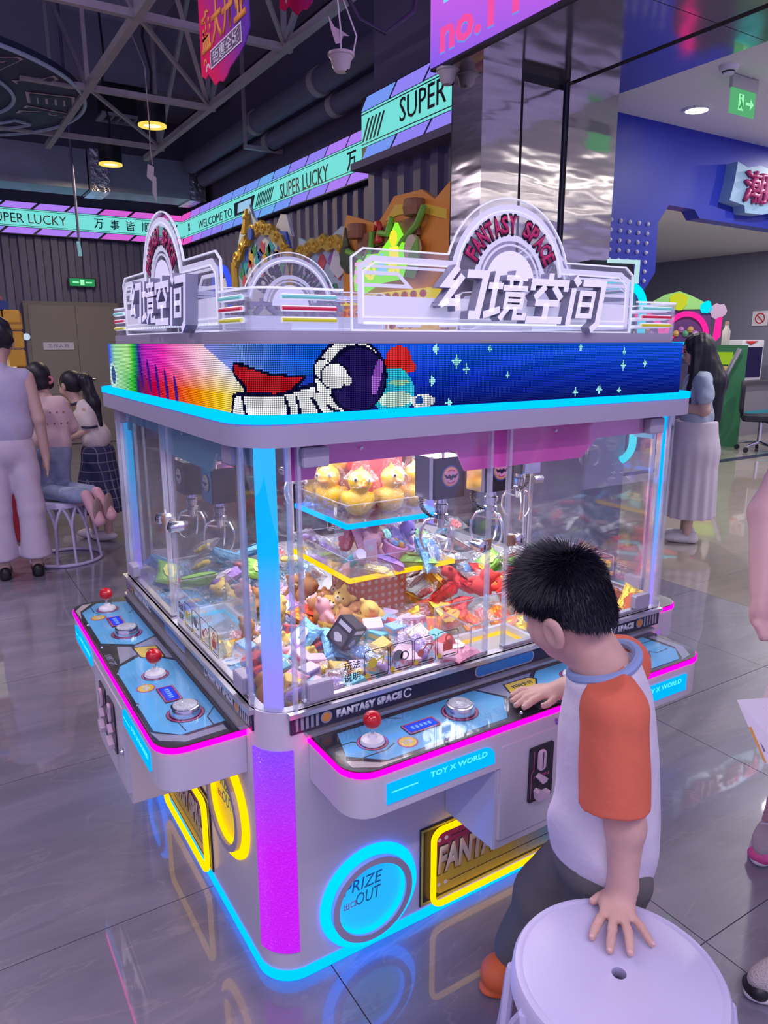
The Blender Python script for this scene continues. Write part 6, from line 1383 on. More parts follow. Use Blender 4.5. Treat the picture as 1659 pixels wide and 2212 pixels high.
# ------------------------------------------------------------------ other people (limbs and garments laid out in a local frame: r right, f forward, z up)
def figure(label, loc, ang):
    t = thing('person', label, 'person', (loc[0], loc[1], 0)); a = math.radians(ang)
    Fw = V3(math.cos(a), math.sin(a), 0); Rt = V3(math.sin(a), -math.cos(a), 0)
    L = lambda r, f, z: tuple(Rt * r + Fw * f + V3(0, 0, z))
    return t, L, rot3(Fw), Fw, Rt
def garment(t, name, prims, vox, m, cut=(), noise=None): return link(name, sdf_mesh(name, prims, vox, [m], cut=cut, noise=noise), t)
def eyes(t, c, f, up, s):
    R = rot3(f, up); c = V3(*c)
    for sg in (-1, 1):
        MB().sphere(c + s * (R @ V3(sg * 0.028, 0.0735, 0.0)), 0.0085 * s, 8, (1, 1, 0.6)).build('eye', M_eye, t, smooth=True)
        MB().tube([c + s * (R @ V3(sg * 0.014, 0.080, 0.018)), c + s * (R @ V3(sg * 0.044, 0.068, 0.017))], 0.003 * s, 5).build('eyebrow', M_hair, t)
    MB().tube([c + s * (R @ V3(-0.016, 0.077, -0.058)), c + s * (R @ V3(0, 0.084, -0.057)), c + s * (R @ V3(0.016, 0.077, -0.058))], 0.004 * s, 6).build('lips', M_lip, t, smooth=True)
wr = lambda X, Y, Z: 0.005 * np.sin(18 * Z + 22 * X + 9 * Y + 2 * np.sin(13 * X + 6 * Z))
M_blouse = mat('pale_blouse', (0.52, 0.49, 0.66), 0.8, bump=0.5, bscale=9); M_wpants = mat('white_trousers', (0.62, 0.55, 0.66), 0.8, bump=0.5, bscale=7)
M_bshoe = mat('black_shoe', (0.012, 0.012, 0.015), 0.4); M_wshoe = mat('white_shoe', (0.70, 0.66, 0.70), 0.5)
# adult seen from behind at the left edge
t, L, R, Fw, Rt = figure('adult in a pale sleeveless blouse and white wide trousers standing at the left edge', (-0.115, 3.98), 84)
hc = L(0.02, 0.03, 1.555); P, _, _ = head_prims(hc, Fw + V3(0, 0, -0.25), (0, 0, 1), 1.08)
P += [('cap', L(0.01, 0.0, 1.50), L(0, 0, 1.38), 0.05, 0.055, 0.03), ('ell', L(0, 0, 1.22), (0.13, 0.08, 0.18), R, 0.04), ('ell', L(0, 0, 0.95), (0.12, 0.08, 0.2), R, 0.04)]
for s, el, ha in ((1, L(0.205, -0.02, 1.06), L(0.225, 0.02, 0.80)), (-1, L(-0.2, 0.05, 1.06), L(-0.12, 0.25, 1.02))):
    sh = L(s * 0.155, 0, 1.33)
    P += [('cap', sh, el, 0.050, 0.040, 0.03), ('cap', el, ha, 0.039, 0.028, 0.02), ('ell', tuple(V3(*ha) + V3(0, 0, -0.05)), (0.020, 0.036, 0.05), R, 0.02)]
    for k in range(4): P.append(('cap', tuple(V3(*ha) + V3(0, -0.024 + 0.016 * k, -0.08)), tuple(V3(*ha) + V3(-0.005, -0.026 + 0.016 * k, -0.145 + 0.012 * abs(k - 1.5))), 0.0085, 0.007, 0.006))
    P.append(('cap', tuple(V3(*ha) + V3(-0.012, 0.03, -0.03)), tuple(V3(*ha) + V3(-0.02, 0.045, -0.085)), 0.010, 0.008, 0.008))
    P += [('cap', L(s * 0.09, 0, 0.85), L(s * 0.095, 0, 0.45), 0.075, 0.055, 0.03), ('cap', L(s * 0.095, 0, 0.45), L(s * 0.10, -0.01, 0.07), 0.052, 0.036, 0.02), ('ell', L(s * 0.10, 0.05, 0.035), (0.036, 0.10, 0.03), R, 0.02)]
link('body', sdf_mesh('body', P, 0.009, [M_skin2]), t)
garment(t, 'hair', [('ell', tuple(V3(*hc) + V3(0, -0.015, 0.035)), (0.090, 0.105, 0.095), R, 0.02), ('ell', tuple(V3(*hc) + V3(0.01, -0.03, 0.12)), (0.055, 0.06, 0.045), None, 0.03)], 0.008, M_hair, cut=[(tuple(V3(*hc) + V3(0, 0.055, 0)), tuple(Fw)), (tuple(V3(*hc) + V3(0, 0, -0.06)), (0, 0.3, -1))], noise=lambda X, Y, Z: 0.006 * np.sin(70 * X + 20 * Z) * np.sin(60 * Z + 40 * Y))
garment(t, 'blouse', [('ell', L(0, 0, 1.22), (0.170, 0.112, 0.20), R, 0.04), ('ell', L(0, 0, 1.02), (0.165, 0.12, 0.2), R, 0.04), ('cap', L(-0.14, 0, 1.34), L(0.14, 0, 1.34), 0.058, 0.058, 0.03), ('cap', L(0, -0.01, 1.38), L(0, -0.005, 1.425), 0.06, 0.056, 0.02)], 0.009, M_blouse, cut=[((0, 0, 0.885), (0, 0, -1)), ((0, 0, 1.435), (0, 0, 1))], noise=wr)
pr = [('ell', L(0, 0, 0.88), (0.165, 0.12, 0.14), R, 0.04)]
for s in (-1, 1): pr += [('cap', L(s * 0.085, 0, 0.82), L(s * 0.10, -0.01, 0.45), 0.088, 0.085, 0.03), ('cap', L(s * 0.10, -0.01, 0.45), L(s * 0.105, -0.01, 0.12), 0.085, 0.098, 0.02)]
garment(t, 'trousers', pr, 0.009, M_wpants, cut=[((0, 0, 0.13), (0, 0, -1)), ((0, 0, 0.99), (0, 0, 1))], noise=wr)
for s in (-1, 1): garment(t, 'shoe', [('ell', L(s * 0.10, 0.04, 0.035), (0.044, 0.125, 0.036), R, 0.02), ('cap', L(s * 0.10, -0.06, 0.02), L(s * 0.10, -0.06, 0.05), 0.038, 0.036, 0.02)], 0.007, M_bshoe, cut=[((0, 0, 0.002), (0, 0, -1))])
# girl kneeling on the background stool
t = thing('person', 'girl in a pale pink spotted top and jeans kneeling on the white background stool', 'person', (0.215, 4.235, 0.457)); I0 = T(-0.215, -4.235, -0.457)
Fg = V3(-0.10, 0.98, -0.15); Rg = rot3(V3(-0.1, 0.98, 0))
hc = (0.165, 4.42, 1.315); P, _, _ = head_prims(hc, Fg + V3(0, 0, -0.35), (0, 0, 1), 0.98)
P += [('cap', (0.17, 4.40, 1.25), (0.195, 4.33, 1.16), 0.042, 0.05, 0.03), ('ell', (0.20, 4.27, 1.0), (0.125, 0.09, 0.17), Rg, 0.04), ('ell', (0.18, 4.20, 0.80), (0.12, 0.10, 0.12), Rg, 0.04)]
for sh, el, ha in (((0.305, 4.28, 1.12), (0.335, 4.30, 0.94), (0.31, 4.48, 0.90)), ((0.085, 4.34, 1.13), (0.06, 4.42, 0.97), (0.12, 4.58, 0.93))):
    P += [('cap', sh, el, 0.038, 0.032, 0.02), ('cap', el, ha, 0.03, 0.022, 0.02), ('ell', tuple(V3(*ha) + V3(0, 0.045, 0)), (0.026, 0.042, 0.014), None, 0.015)]
    for k in range(4): P.append(('cap', tuple(V3(*ha) + V3(-0.018 + 0.012 * k, 0.08, 0)), tuple(V3(*ha) + V3(-0.02 + 0.013 * k, 0.12 - 0.006 * abs(k - 1.5), -0.012)), 0.007, 0.006, 0.005))
    P.append(('cap', tuple(V3(*ha) + V3(-0.026, 0.035, 0)), tuple(V3(*ha) + V3(-0.045, 0.075, -0.006)), 0.008, 0.007, 0.006))
link('body', sdf_mesh('body', P, 0.008, [M_skin2]), t, I0)
G = lambda n, pr, m, vox=0.008, cut=(), noise=None: link(n, sdf_mesh(n, pr, vox, [m], cut=cut, noise=noise), t, I0)
G('hair', [('ell', tuple(V3(*hc) + V3(0.0, -0.02, 0.02)), (0.083, 0.096, 0.088), Rg, 0.02), ('ell', tuple(V3(*hc) + V3(0.005, -0.06, -0.05)), (0.06, 0.05, 0.05), None, 0.03), ('ell', (0.235, 4.38, 1.27), (0.030, 0.032, 0.042), None, 0.01), ('ell', (0.105, 4.38, 1.27), (0.030, 0.032, 0.042), None, 0.01)], M_hair, 0.007, cut=[(tuple(V3(*hc) + V3(0, 0.05, 0)), (0, 1, 0.1))])
for x in (0.23, 0.105): MB().tube([(x + 0.022 * math.cos(k), 4.345, 1.295 + 0.022 * math.sin(k)) for k in np.linspace(0, 6.28, 11)[:-1]], 0.010, 6, True).build('hair_tie', mat('pink_tie', (0.75, 0.25, 0.32), 0.7), t, I0)
M_top = mat('pale_pink_top', (0.72, 0.55, 0.58), 0.85, bump=0.4, bscale=14)
top = G('top', [('ell', (0.20, 4.27, 1.01), (0.138, 0.102, 0.17), Rg, 0.04), ('ell', (0.18, 4.215, 0.86), (0.135, 0.115, 0.12), Rg, 0.04), ('cap', (0.285, 4.29, 1.125), (0.335, 4.30, 0.97), 0.055, 0.055, 0.03), ('cap', (0.10, 4.335, 1.13), (0.068, 4.41, 1.0), 0.052, 0.05, 0.03), ('cap', (0.13, 4.32, 1.15), (0.27, 4.29, 1.15), 0.04, 0.04, 0.03)], M_top, 0.008, cut=[((0.2, 4.2, 0.79), (0, 0.15, -1)), ((0.2, 4.32, 1.178), (0, 0.25, 1))], noise=wr)
spot = MB().sphere((0, 0, 0), 0.007, 6).mesh('spot', mat('spot_rose', (0.35, 0.12, 0.14), 0.8))
for k in range(14):
    x = 0.10 + 0.045 * (k % 5) + 0.02 * ((k // 5) % 2); z = 1.08 - 0.08 * (k // 5); link('spot', spot, top, T(x, 4.27 - 0.1 * math.sqrt(max(0.05, 1 - ((x - 0.2) / 0.138) ** 2)) - (1.05 - z) * 0.12, z))
M_jean = mat('light_denim', (0.28, 0.34, 0.50), 0.85, var=0.15, vscale=25)
G('jeans', [('ell', (0.178, 4.20, 0.80), (0.132, 0.112, 0.10), Rg, 0.04), ('cap', (0.13, 4.20, 0.76), (0.115, 4.235, 0.535), 0.078, 0.066, 0.03), ('cap', (0.225, 4.19, 0.76), (0.225, 4.25, 0.535), 0.078, 0.066, 0.03), ('cap', (0.115, 4.225, 0.525), (0.305, 3.93, 0.515), 0.062, 0.052, 0.02), ('cap', (0.225, 4.24, 0.525), (0.375, 3.985, 0.525), 0.062, 0.052, 0.02)], M_jean, 0.008, noise=wr)
M_pshoe = mat('pink_shoe', (0.72, 0.42, 0.46), 0.6)
for c0, d0 in (((0.335, 3.885, 0.48), V3(0.05, -0.06, -0.13)), ((0.415, 3.93, 0.49), V3(0.06, -0.06, -0.12))):
    sh = G('shoe', [('cap', tuple(V3(*c0) + V3(-0.01, 0.01, 0.045)), tuple(V3(*c0) + d0), 0.036, 0.042, 0.02)], M_pshoe, 0.007)
    n = V3(0.62, -0.72, 0.1); link('sole', sdf_mesh('sole', [('ell', tuple(V3(*c0) + d0 * 0.5 + n * 0.036), (0.014, 0.05, 0.10), rot3(V3(0.72, 0.62, 0)), 0.01)], 0.007, [mat('tan_sole', (0.35, 0.26, 0.24), 0.7)]), sh)
# girl in plaid skirt, bending forward
t = thing('person', 'girl with a long ponytail in white shirt and navy plaid skirt bending forward', 'person', (0.56, 4.66, 0)); I0 = T(-0.56, -4.66, 0)
Fg = V3(-0.80, 0.50, 0); Fg /= np.linalg.norm(Fg); Rg = rot3(Fg)
hc = (0.425, 4.76, 1.235); P, _, _ = head_prims(hc, Fg + V3(0.25, 0.35, -0.35), (0, 0, 1), 0.98)
P += [('cap', (0.435, 4.75, 1.17), (0.475, 4.72, 1.09), 0.042, 0.05, 0.03), ('ell', (0.53, 4.69, 0.95), (0.10, 0.07, 0.15), Rg, 0.04), ('ell', (0.575, 4.66, 0.74), (0.09, 0.075, 0.12), Rg, 0.04)]
for sh, el, ha in (((0.50, 4.61, 1.05), (0.515, 4.585, 0.90), (0.385, 4.66, 0.83)), ((0.52, 4.80, 1.05), (0.45, 4.86, 0.92), (0.34, 4.87, 0.85))):
    P += [('cap', sh, el, 0.038, 0.032, 0.02), ('cap', el, ha, 0.032, 0.022, 0.02), ('ell', tuple(V3(*ha) + Fg * 0.045), (0.022, 0.04, 0.015), Rg, 0.015)]
    for k in range(4): P.append(('cap', tuple(V3(*ha) + Fg * 0.075 + V3(0, 0, -0.018 + 0.012 * k)), tuple(V3(*ha) + Fg * (0.12 - 0.006 * abs(k - 1.5)) + V3(0, 0, -0.02 + 0.012 * k)), 0.007, 0.006, 0.005))
    P.append(('cap', tuple(V3(*ha) + Fg * 0.02 + V3(0, 0, 0.02)), tuple(V3(*ha) + Fg * 0.055 + V3(0, 0, 0.04)), 0.008, 0.006, 0.006))
for x, y in ((0.60, 4.60), (0.52, 4.75)):
    P += [('cap', (0.58, 4.66, 0.66), (x, y, 0.36), 0.06, 0.045, 0.03), ('cap', (x, y, 0.36), (x - 0.01, y, 0.06), 0.042, 0.03, 0.02)]
link('body', sdf_mesh('body', P, 0.008, [M_skin2]), t, I0)
eyes(t, tuple(V3(*hc) - V3(0.56, 4.66, 0)), Fg + V3(0.25, 0.35, -0.35), (0, 0, 1), 0.98)
G('hair', [('ell', tuple(V3(*hc) + V3(0.02, -0.015, 0.022)), (0.084, 0.094, 0.09), Rg, 0.02)], M_hair, 0.007, cut=[(tuple(V3(*hc) + V3(-0.045, 0.05, 0)), tuple(Fg + V3(0.1, 0.3, 0.1))), (tuple(V3(*hc) + V3(0, 0, -0.055)), (0, 0, -1))])
G('ponytail', [('cap', (0.485, 4.715, 1.30), (0.53, 4.665, 1.27), 0.032, 0.045, 0.02), ('cap', (0.53, 4.665, 1.27), (0.565, 4.62, 1.10), 0.047, 0.05, 0.03), ('cap', (0.565, 4.62, 1.10), (0.60, 4.60, 0.93), 0.047, 0.018, 0.03)], M_hair, 0.007, noise=lambda X, Y, Z: 0.004 * np.sin(150 * X + 10 * Z) * np.sin(140 * Y))
MB().tube([(0.487 + 0.026 * math.cos(k), 4.715 + 0.02 * math.sin(k), 1.30 + 0.02 * math.sin(k)) for k in np.linspace(0, 6.28, 11)[:-1]], 0.008, 6, True).build('hair_tie', MATS['pink_tie'], t, I0)
M_school = mat('school_shirt', (0.72, 0.66, 0.66), 0.8, bump=0.5, bscale=12); M_trim = mat('navy_trim', (0.02, 0.025, 0.07), 0.7)
G('shirt', [('ell', (0.53, 4.69, 0.96), (0.128, 0.100, 0.16), Rg, 0.04), ('ell', (0.565, 4.665, 0.83), (0.128, 0.112, 0.12), Rg, 0.04), ('cap', (0.505, 4.62, 1.05), (0.515, 4.59, 0.945), 0.05, 0.052, 0.03), ('cap', (0.515, 4.79, 1.05), (0.47, 4.845, 0.96), 0.05, 0.05, 0.03), ('cap', (0.49, 4.65, 1.08), (0.50, 4.77, 1.08), 0.045, 0.045, 0.03)], M_school, 0.008, cut=[((0.56, 4.66, 0.735), (0.2, 0, -1)), ((0.47, 4.72, 1.105), (-0.45, 0.2, 1))], noise=wr)
MB().tube([(0.515 + 0.054 * math.cos(k), 4.588 + 0.05 * math.sin(k), 0.925 + 0.004 * math.sin(k)) for k in np.linspace(0, 6.28, 17)[:-1]], 0.010, 6, True).build('sleeve_trim', M_trim, t, I0)
MB().tube([(0.468 + 0.052 * math.cos(k), 4.722 + 0.052 * math.sin(k), 1.105 + 0.02 * math.cos(k)) for k in np.linspace(0, 6.28, 17)[:-1]], 0.010, 6, True).build('collar', M_trim, t, I0)
def plaid():
    m = bpy.data.materials.new('navy_plaid'); m.use_nodes = True; nt = m.node_tree; N = nt.nodes.new; Lk = nt.links.new; b = nt.nodes['Principled BSDF']; b.inputs['Roughness'].default_value = 0.85
    g = N('ShaderNodeTexCoord'); s = N('ShaderNodeSeparateXYZ'); Lk(g.outputs['Object'], s.inputs[0]); outs = []
    at = N('ShaderNodeMath'); at.operation = 'ADD'; Lk(s.outputs[0], at.inputs[0]); Lk(s.outputs[1], at.inputs[1])
    for src in (s.outputs[2], at.outputs[0]):
        mu = N('ShaderNodeMath'); mu.operation = 'MULTIPLY'; mu.inputs[1].default_value = 14.0; Lk(src, mu.inputs[0]); fr = N('ShaderNodeMath'); fr.operation = 'FRACT'; Lk(mu.outputs[0], fr.inputs[0])
        lt = N('ShaderNodeMath'); lt.operation = 'LESS_THAN'; lt.inputs[1].default_value = 0.10; Lk(fr.outputs[0], lt.inputs[0]); outs.append(lt.outputs[0])
    mx = N('ShaderNodeMath'); mx.operation = 'MAXIMUM'; Lk(outs[0], mx.inputs[0]); Lk(outs[1], mx.inputs[1])
    c = N('ShaderNodeMixRGB'); c.inputs[1].default_value = (0.028, 0.032, 0.10, 1); c.inputs[2].default_value = (0.20, 0.19, 0.26, 1); Lk(mx.outputs[0], c.inputs[0]); Lk(c.outputs[0], b.inputs['Base Color']); return m
G('skirt', [('ell', (0.575, 4.66, 0.72), (0.125, 0.11, 0.12), Rg, 0.04), ('cap', (0.575, 4.66, 0.68), (0.565, 4.66, 0.30), 0.125, 0.195, 0.04)], plaid(), 0.009, cut=[((0, 0, 0.24), (0, 0, -1)), ((0, 0, 0.765), (0, 0, 1))], noise=lambda X, Y, Z: 0.010 * np.sin(60 * np.arctan2(Y - 4.66, X - 0.57) / 6.28 * 2) * np.clip((0.65 - Z) / 0.3, 0, 1))
for x, y in ((0.585, 4.61), (0.51, 4.75)): G('shoe', [('ell', (x - 0.03, y + 0.015, 0.04), (0.045, 0.11, 0.042), Rg, 0.02)], M_wshoe, 0.007, cut=[((0, 0, 0.002), (0, 0, -1))])
# woman in a long white skirt at the right
t, L, R, Fw, Rt = figure('woman with long black hair, pale blue tee and long white skirt', (4.50, 2.13), 132)
hc = L(0.0, 0.05, 1.495); hf = Fw + V3(0, 0, -0.30); P, _, HRw = head_prims(hc, hf, (0, 0, 1), 1.08)
P += [('cap', L(0, 0.02, 1.44), L(0, -0.01, 1.32), 0.046, 0.05, 0.03), ('ell', L(0, 0, 1.18), (0.13, 0.08, 0.17), R, 0.04), ('ell', L(0, 0, 0.95), (0.11, 0.08, 0.16), R, 0.04)]
for s in (-1, 1):
    sh, el, ha = L(s * 0.15, -0.01, 1.27), L(s * 0.185, -0.03, 1.05), L(s * 0.06, 0.20, 1.07)
    P += [('cap', sh, el, 0.048, 0.042, 0.03), ('cap', el, ha, 0.040, 0.027, 0.02), ('ell', tuple(V3(*ha) + Fw * 0.05), (0.028, 0.042, 0.016), R, 0.015)]
    for k in range(4): P.append(('cap', tuple(V3(*ha) + Fw * 0.08 + Rt * (-0.02 + 0.013 * k)), tuple(V3(*ha) + Fw * (0.125 - 0.006 * abs(k - 1.5)) + Rt * (-0.02 + 0.012 * k) + V3(0, 0, 0.03)), 0.0075, 0.006, 0.005))
    P.append(('cap', tuple(V3(*ha) + Fw * 0.04 - Rt * s * 0.025), tuple(V3(*ha) + Fw * 0.08 - Rt * s * 0.035 + V3(0, 0, 0.03)), 0.009, 0.007, 0.006))
    P += [('cap', L(s * 0.08, 0, 0.9), L(s * 0.085, 0, 0.45), 0.07, 0.05, 0.03), ('cap', L(s * 0.085, 0, 0.45), L(s * 0.085, 0.0, 0.06), 0.048, 0.032, 0.02), ('ell', L(s * 0.085, 0.04, 0.035), (0.034, 0.09, 0.028), R, 0.02)]
link('body', sdf_mesh('body', P, 0.009, [M_skin2]), t)
eyes(t, hc, hf, (0, 0, 1), 1.08)
MB().box(-0.035, -0.004, -0.07, 0.035, 0.004, 0.07).build('phone', M_black, t, T(*L(0, 0.33, 1.12)) @ RZ(math.radians(132 - 90)) @ RX(-0.5))
hcv = V3(*hc)
garment(t, 'hair', [('ell', tuple(hcv + V3(0, 0, 0.025) - Fw * 0.02), (0.094, 0.108, 0.102), R, 0.03), ('cap', tuple(hcv - Fw * 0.05), L(0, -0.09, 1.25), 0.085, 0.105, 0.04), ('cap', L(0, -0.09, 1.25), L(0.0, -0.12, 0.98), 0.10, 0.055, 0.04), ('cap', tuple(hcv - Rt * 0.075 - Fw * 0.0 + V3(0, 0, -0.02)), L(-0.10, 0.06, 1.22), 0.035, 0.035, 0.04), ('cap', L(-0.10, 0.06, 1.22), L(-0.12, 0.09, 1.04), 0.032, 0.012, 0.03), ('cap', tuple(hcv + Rt * 0.078 + V3(0, 0, -0.02)), L(0.11, 0.04, 1.22), 0.035, 0.035, 0.04), ('cap', L(0.11, 0.04, 1.22), L(0.14, 0.05, 1.0), 0.032, 0.012, 0.03)], 0.008, M_hair, cut=[], noise=lambda X, Y, Z: 0.004 * np.sin(120 * X + 6 * Z) * np.sin(110 * Y + 4 * Z) - 0.0)
M_tee2 = mat('pale_blue_tee', (0.42, 0.50, 0.64), 0.85, bump=0.5, bscale=10); M_skirt = mat('white_skirt', (0.62, 0.56, 0.66), 0.85)
garment(t, 'tee', [('ell', L(0, 0, 1.17), (0.165, 0.120, 0.19), R, 0.04), ('ell', L(0, 0, 1.0), (0.165, 0.125, 0.13), R, 0.04), ('cap', L(-0.14, 0, 1.28), L(0.14, 0, 1.28), 0.055, 0.055, 0.03), ('cap', L(0.145, -0.01, 1.265), L(0.19, -0.02, 1.15), 0.062, 0.066, 0.03), ('cap', L(-0.145, -0.01, 1.265), L(-0.19, -0.02, 1.15), 0.062, 0.066, 0.03)], 0.009, M_tee2, cut=[((0, 0, 0.91), (0, 0, -1)), ((0, 0, 1.335), (0, 0, 1))], noise=wr)
garment(t, 'skirt', [('cap', L(0, 0, 0.93), L(0, -0.01, 0.72), 0.160, 0.172, 0.05), ('cap', L(0, -0.01, 0.72), L(0, -0.01, 0.16), 0.172, 0.19, 0.05)], 0.009, M_skirt, cut=[((0, 0, 0.20), (0, 0, -1)), ((0, 0, 0.96), (0, 0, 1))], noise=lambda X, Y, Z: 0.008 * np.sin(14 * np.arctan2(Y, X)) * np.clip((0.85 - Z) / 0.5, 0, 1))
for s, d in ((-1, 0.05), (1, -0.03)): garment(t, 'shoe', [('ell', L(s * 0.085, 0.05, 0.035), (0.045, 0.13, 0.04), R, 0.02), ('cap', L(s * 0.085, -0.04, 0.03), L(s * 0.085, -0.04, 0.06), 0.042, 0.038, 0.02)], 0.008, M_wshoe, cut=[((0, 0, 0.002), (0, 0, -1))])
# visitor cut by the right edge: arm, hand and shoes show
t, L, R, Fw, Rt = figure('visitor cut off by the right edge, bare forearm and white sneakers showing', (1.40, -0.56), 150)
t['label'] = 'visitor cut off by the right edge with a bare arm and white sneakers'
I0 = T(-1.40, 0.56, 0)
P, _, _ = head_prims(L(0, 0.03, 1.52), Fw, (0, 0, 1), 1.05)
P += [('cap', L(0, 0.01, 1.45), L(0, 0, 1.34), 0.046, 0.05, 0.03), ('ell', L(0, 0, 1.18), (0.13, 0.08, 0.17), R, 0.04), ('ell', L(0, 0, 0.95), (0.11, 0.08, 0.16), R, 0.04)]
wv = lambda p: tuple(V3(*p) - V3(1.40, -0.56, 0))
aR = [wv((1.31, -0.40, 1.30)), wv((1.215, -0.385, 1.13)), wv((1.140, -0.442, 0.955))]
P += [('cap', aR[0], aR[1], 0.045, 0.040, 0.03), ('cap', aR[1], aR[2], 0.041, 0.030, 0.02), ('ell', wv((1.128, -0.452, 0.905)), (0.034, 0.026, 0.048), None, 0.02)]
for k in range(4):
    b0 = V3(1.098 + 0.018 * k, -0.462 - 0.008 * k, 0.880 - 0.003 * k)
    P += [('cap', wv(b0), wv(b0 + V3(0.004, -0.016, -0.028)), 0.0105, 0.010, 0.006), ('cap', wv(b0 + V3(0.004, -0.016, -0.028)), wv(b0 + V3(0.020, -0.004, -0.036)), 0.010, 0.009, 0.006)]
P += [('cap', wv((1.150, -0.470, 0.915)), wv((1.150, -0.490, 0.872)), 0.012, 0.010, 0.008)]
aL = [wv((1.33, -0.70, 1.30)), wv((1.20, -0.74, 1.05)), wv((1.06, -0.66, 0.86))]
P += [('cap', aL[0], aL[1], 0.045, 0.040, 0.03), ('cap', aL[1], aL[2], 0.040, 0.028, 0.02), ('ell', wv((1.035, -0.645, 0.83)), (0.03, 0.03, 0.04), None, 0.02)]
for k in range(4): P.append(('cap', wv((1.02 + 0.01 * k, -0.635 - 0.012 * k, 0.81)), wv((1.005 + 0.012 * k, -0.63 - 0.012 * k, 0.775)), 0.009, 0.008, 0.006))
P.append(('cap', wv((1.03, -0.66, 0.83)), wv((1.0, -0.655, 0.79)), 0.010, 0.008, 0.006))
fR, fL = (1.13, -0.66), (1.56, -0.33)
for fx, fy in (fR, fL): P += [('cap', L(0.0, 0, 0.88), wv((fx * 0.6 + 1.40 * 0.4, fy * 0.6 - 0.56 * 0.4, 0.47)), 0.08, 0.055, 0.03), ('cap', wv((fx * 0.6 + 0.56, fy * 0.6 - 0.224, 0.47)), wv((fx, fy, 0.07)), 0.052, 0.035, 0.02)]
link('body', sdf_mesh('body', P, 0.007, [mat('skin_rosy', (0.68, 0.42, 0.40), 0.5)]), t)
eyes(t, L(0, 0.03, 1.52), Fw, (0, 0, 1), 1.05)
garment(t, 'hair', [('ell', L(0, 0.01, 1.555), (0.09, 0.105, 0.095), R, 0.02), ('cap', L(0, -0.05, 1.5), L(0, -0.09, 1.3), 0.07, 0.05, 0.03)], 0.01, M_hair, cut=[(L(0, 0.072, 1.5), tuple(Fw + V3(0, 0, -0.8)))])
garment(t, 'dress', [('ell', L(0, 0, 1.18), (0.165, 0.12, 0.19), R, 0.04), ('cap', L(-0.13, 0, 1.3), L(0.13, 0, 1.3), 0.055, 0.055, 0.03), ('cap', aR[0], tuple(V3(*aR[0]) * 0.8 + V3(*aR[1]) * 0.2), 0.062, 0.060, 0.03), ('cap', aL[0], tuple(V3(*aL[0]) * 0.55 + V3(*aL[1]) * 0.45), 0.062, 0.062, 0.03), ('cap', L(0, 0, 1.0), L(0, 0, 0.55), 0.14, 0.20, 0.05)], 0.01, mat('cream_dress', (0.68, 0.62, 0.62), 0.85), cut=[((0, 0, 0.45), (0, 0, -1)), ((0, 0, 1.37), (0, 0, 1))], noise=wr)
M_mesh_shoe = mat('sneaker_upper', (0.62, 0.56, 0.55), 0.6, bump=0.6, bscale=260)
for k, (fx, fy, dx, dy) in enumerate(((1.10, -0.675, -0.93, 0.35), (1.56, -0.335, -0.85, -0.2))):
    d = V3(dx, dy, 0); d /= np.linalg.norm(d); c = V3(fx, fy, 0) - V3(1.40, -0.56, 0); RR = rot3(d)
    sh = garment(t, 'sneaker', [('ell', tuple(c + d * 0.03 + V3(0, 0, 0.048)), (0.044, 0.118, 0.044), RR, 0.02), ('cap', tuple(c - d * 0.045 + V3(0, 0, 0.05)), tuple(c - d * 0.045 + V3(0, 0, 0.095)), 0.045, 0.042, 0.02)], 0.005, M_mesh_shoe, cut=[((0, 0, 0.020), (0, 0, -1))])
    link('sole', sdf_mesh('sole', [('ell', tuple(c + d * 0.025 + V3(0, 0, 0.012)), (0.050, 0.130, 0.026), RR, 0.01)], 0.005, [mat('white_sole', (0.72, 0.70, 0.72), 0.5)], cut=[((0, 0, 0.001), (0, 0, -1)), ((0, 0, 0.030), (0, 0, 1))]), sh)
    link('toe_cap', sdf_mesh('toe_cap', [('ell', tuple(c + d * 0.125 + V3(0, 0, 0.026)), (0.036, 0.028, 0.024), RR, 0.01)], 0.005, [M_bshoe if k == 0 else mat('pink_toe', (0.8, 0.12, 0.35), 0.5)], cut=[((0, 0, 0.002), (0, 0, -1))]), sh)
    n = np.cross(d, V3(0, 0, 1))
    for q in range(3): MB().tube([c + d * (0.05 - 0.03 * q) + n * 0.026 + V3(0, 0, 0.083 + 0.004 * q), c + d * (0.05 - 0.03 * q) + V3(0, 0, 0.094 + 0.003 * q), c + d * (0.05 - 0.03 * q) - n * 0.026 + V3(0, 0, 0.083 + 0.004 * q)], 0.004, 6).build('lace', M_print_w, sh)
    MB().stroke([tuple((c + d * 0.10 + n * 0.03)[:2]), tuple((c + d * 0.135)[:2]), tuple((c + d * 0.10 - n * 0.03)[:2])], 0.006, 0.044, 0.050).build('toe_stripe', M_trim, sh)
# printed leaflet held by the visitor
lf = thing('leaflet', 'white printed paper leaflet with an orange edge held at the right edge', 'leaflet', (0.918, -0.539, 0.763))
p0, p1, p2, p3 = V3(0, 0, 0), V3(0.135, -0.085, 0.012), V3(0.105, -0.105, -0.16), V3(0.045, -0.055, -0.145)
nrm = np.cross(p1 - p0, p3 - p0); nrm /= np.linalg.norm(nrm)
def sheet(name, pts, th, off, m):
    a = [p + nrm * off for p in pts]; b = [p + nrm * (off + th) for p in pts]; n = len(a)
    return MB().add([tuple(x) for x in a + b], [tuple(range(n)), tuple(range(2 * n - 1, n - 1, -1))] + [(i, (i + 1) % n, n + (i + 1) % n, n + i) for i in range(n)]).build(name, m, lf)
sheet('paper', [p0, p1, p2, p3], 0.0012, 0, mat('paper', (0.80, 0.74, 0.80), 0.7))
sd_ = 1 if nrm @ (V3(*CAM) - V3(0.95, -0.57, 0.7)) > 0 else -1
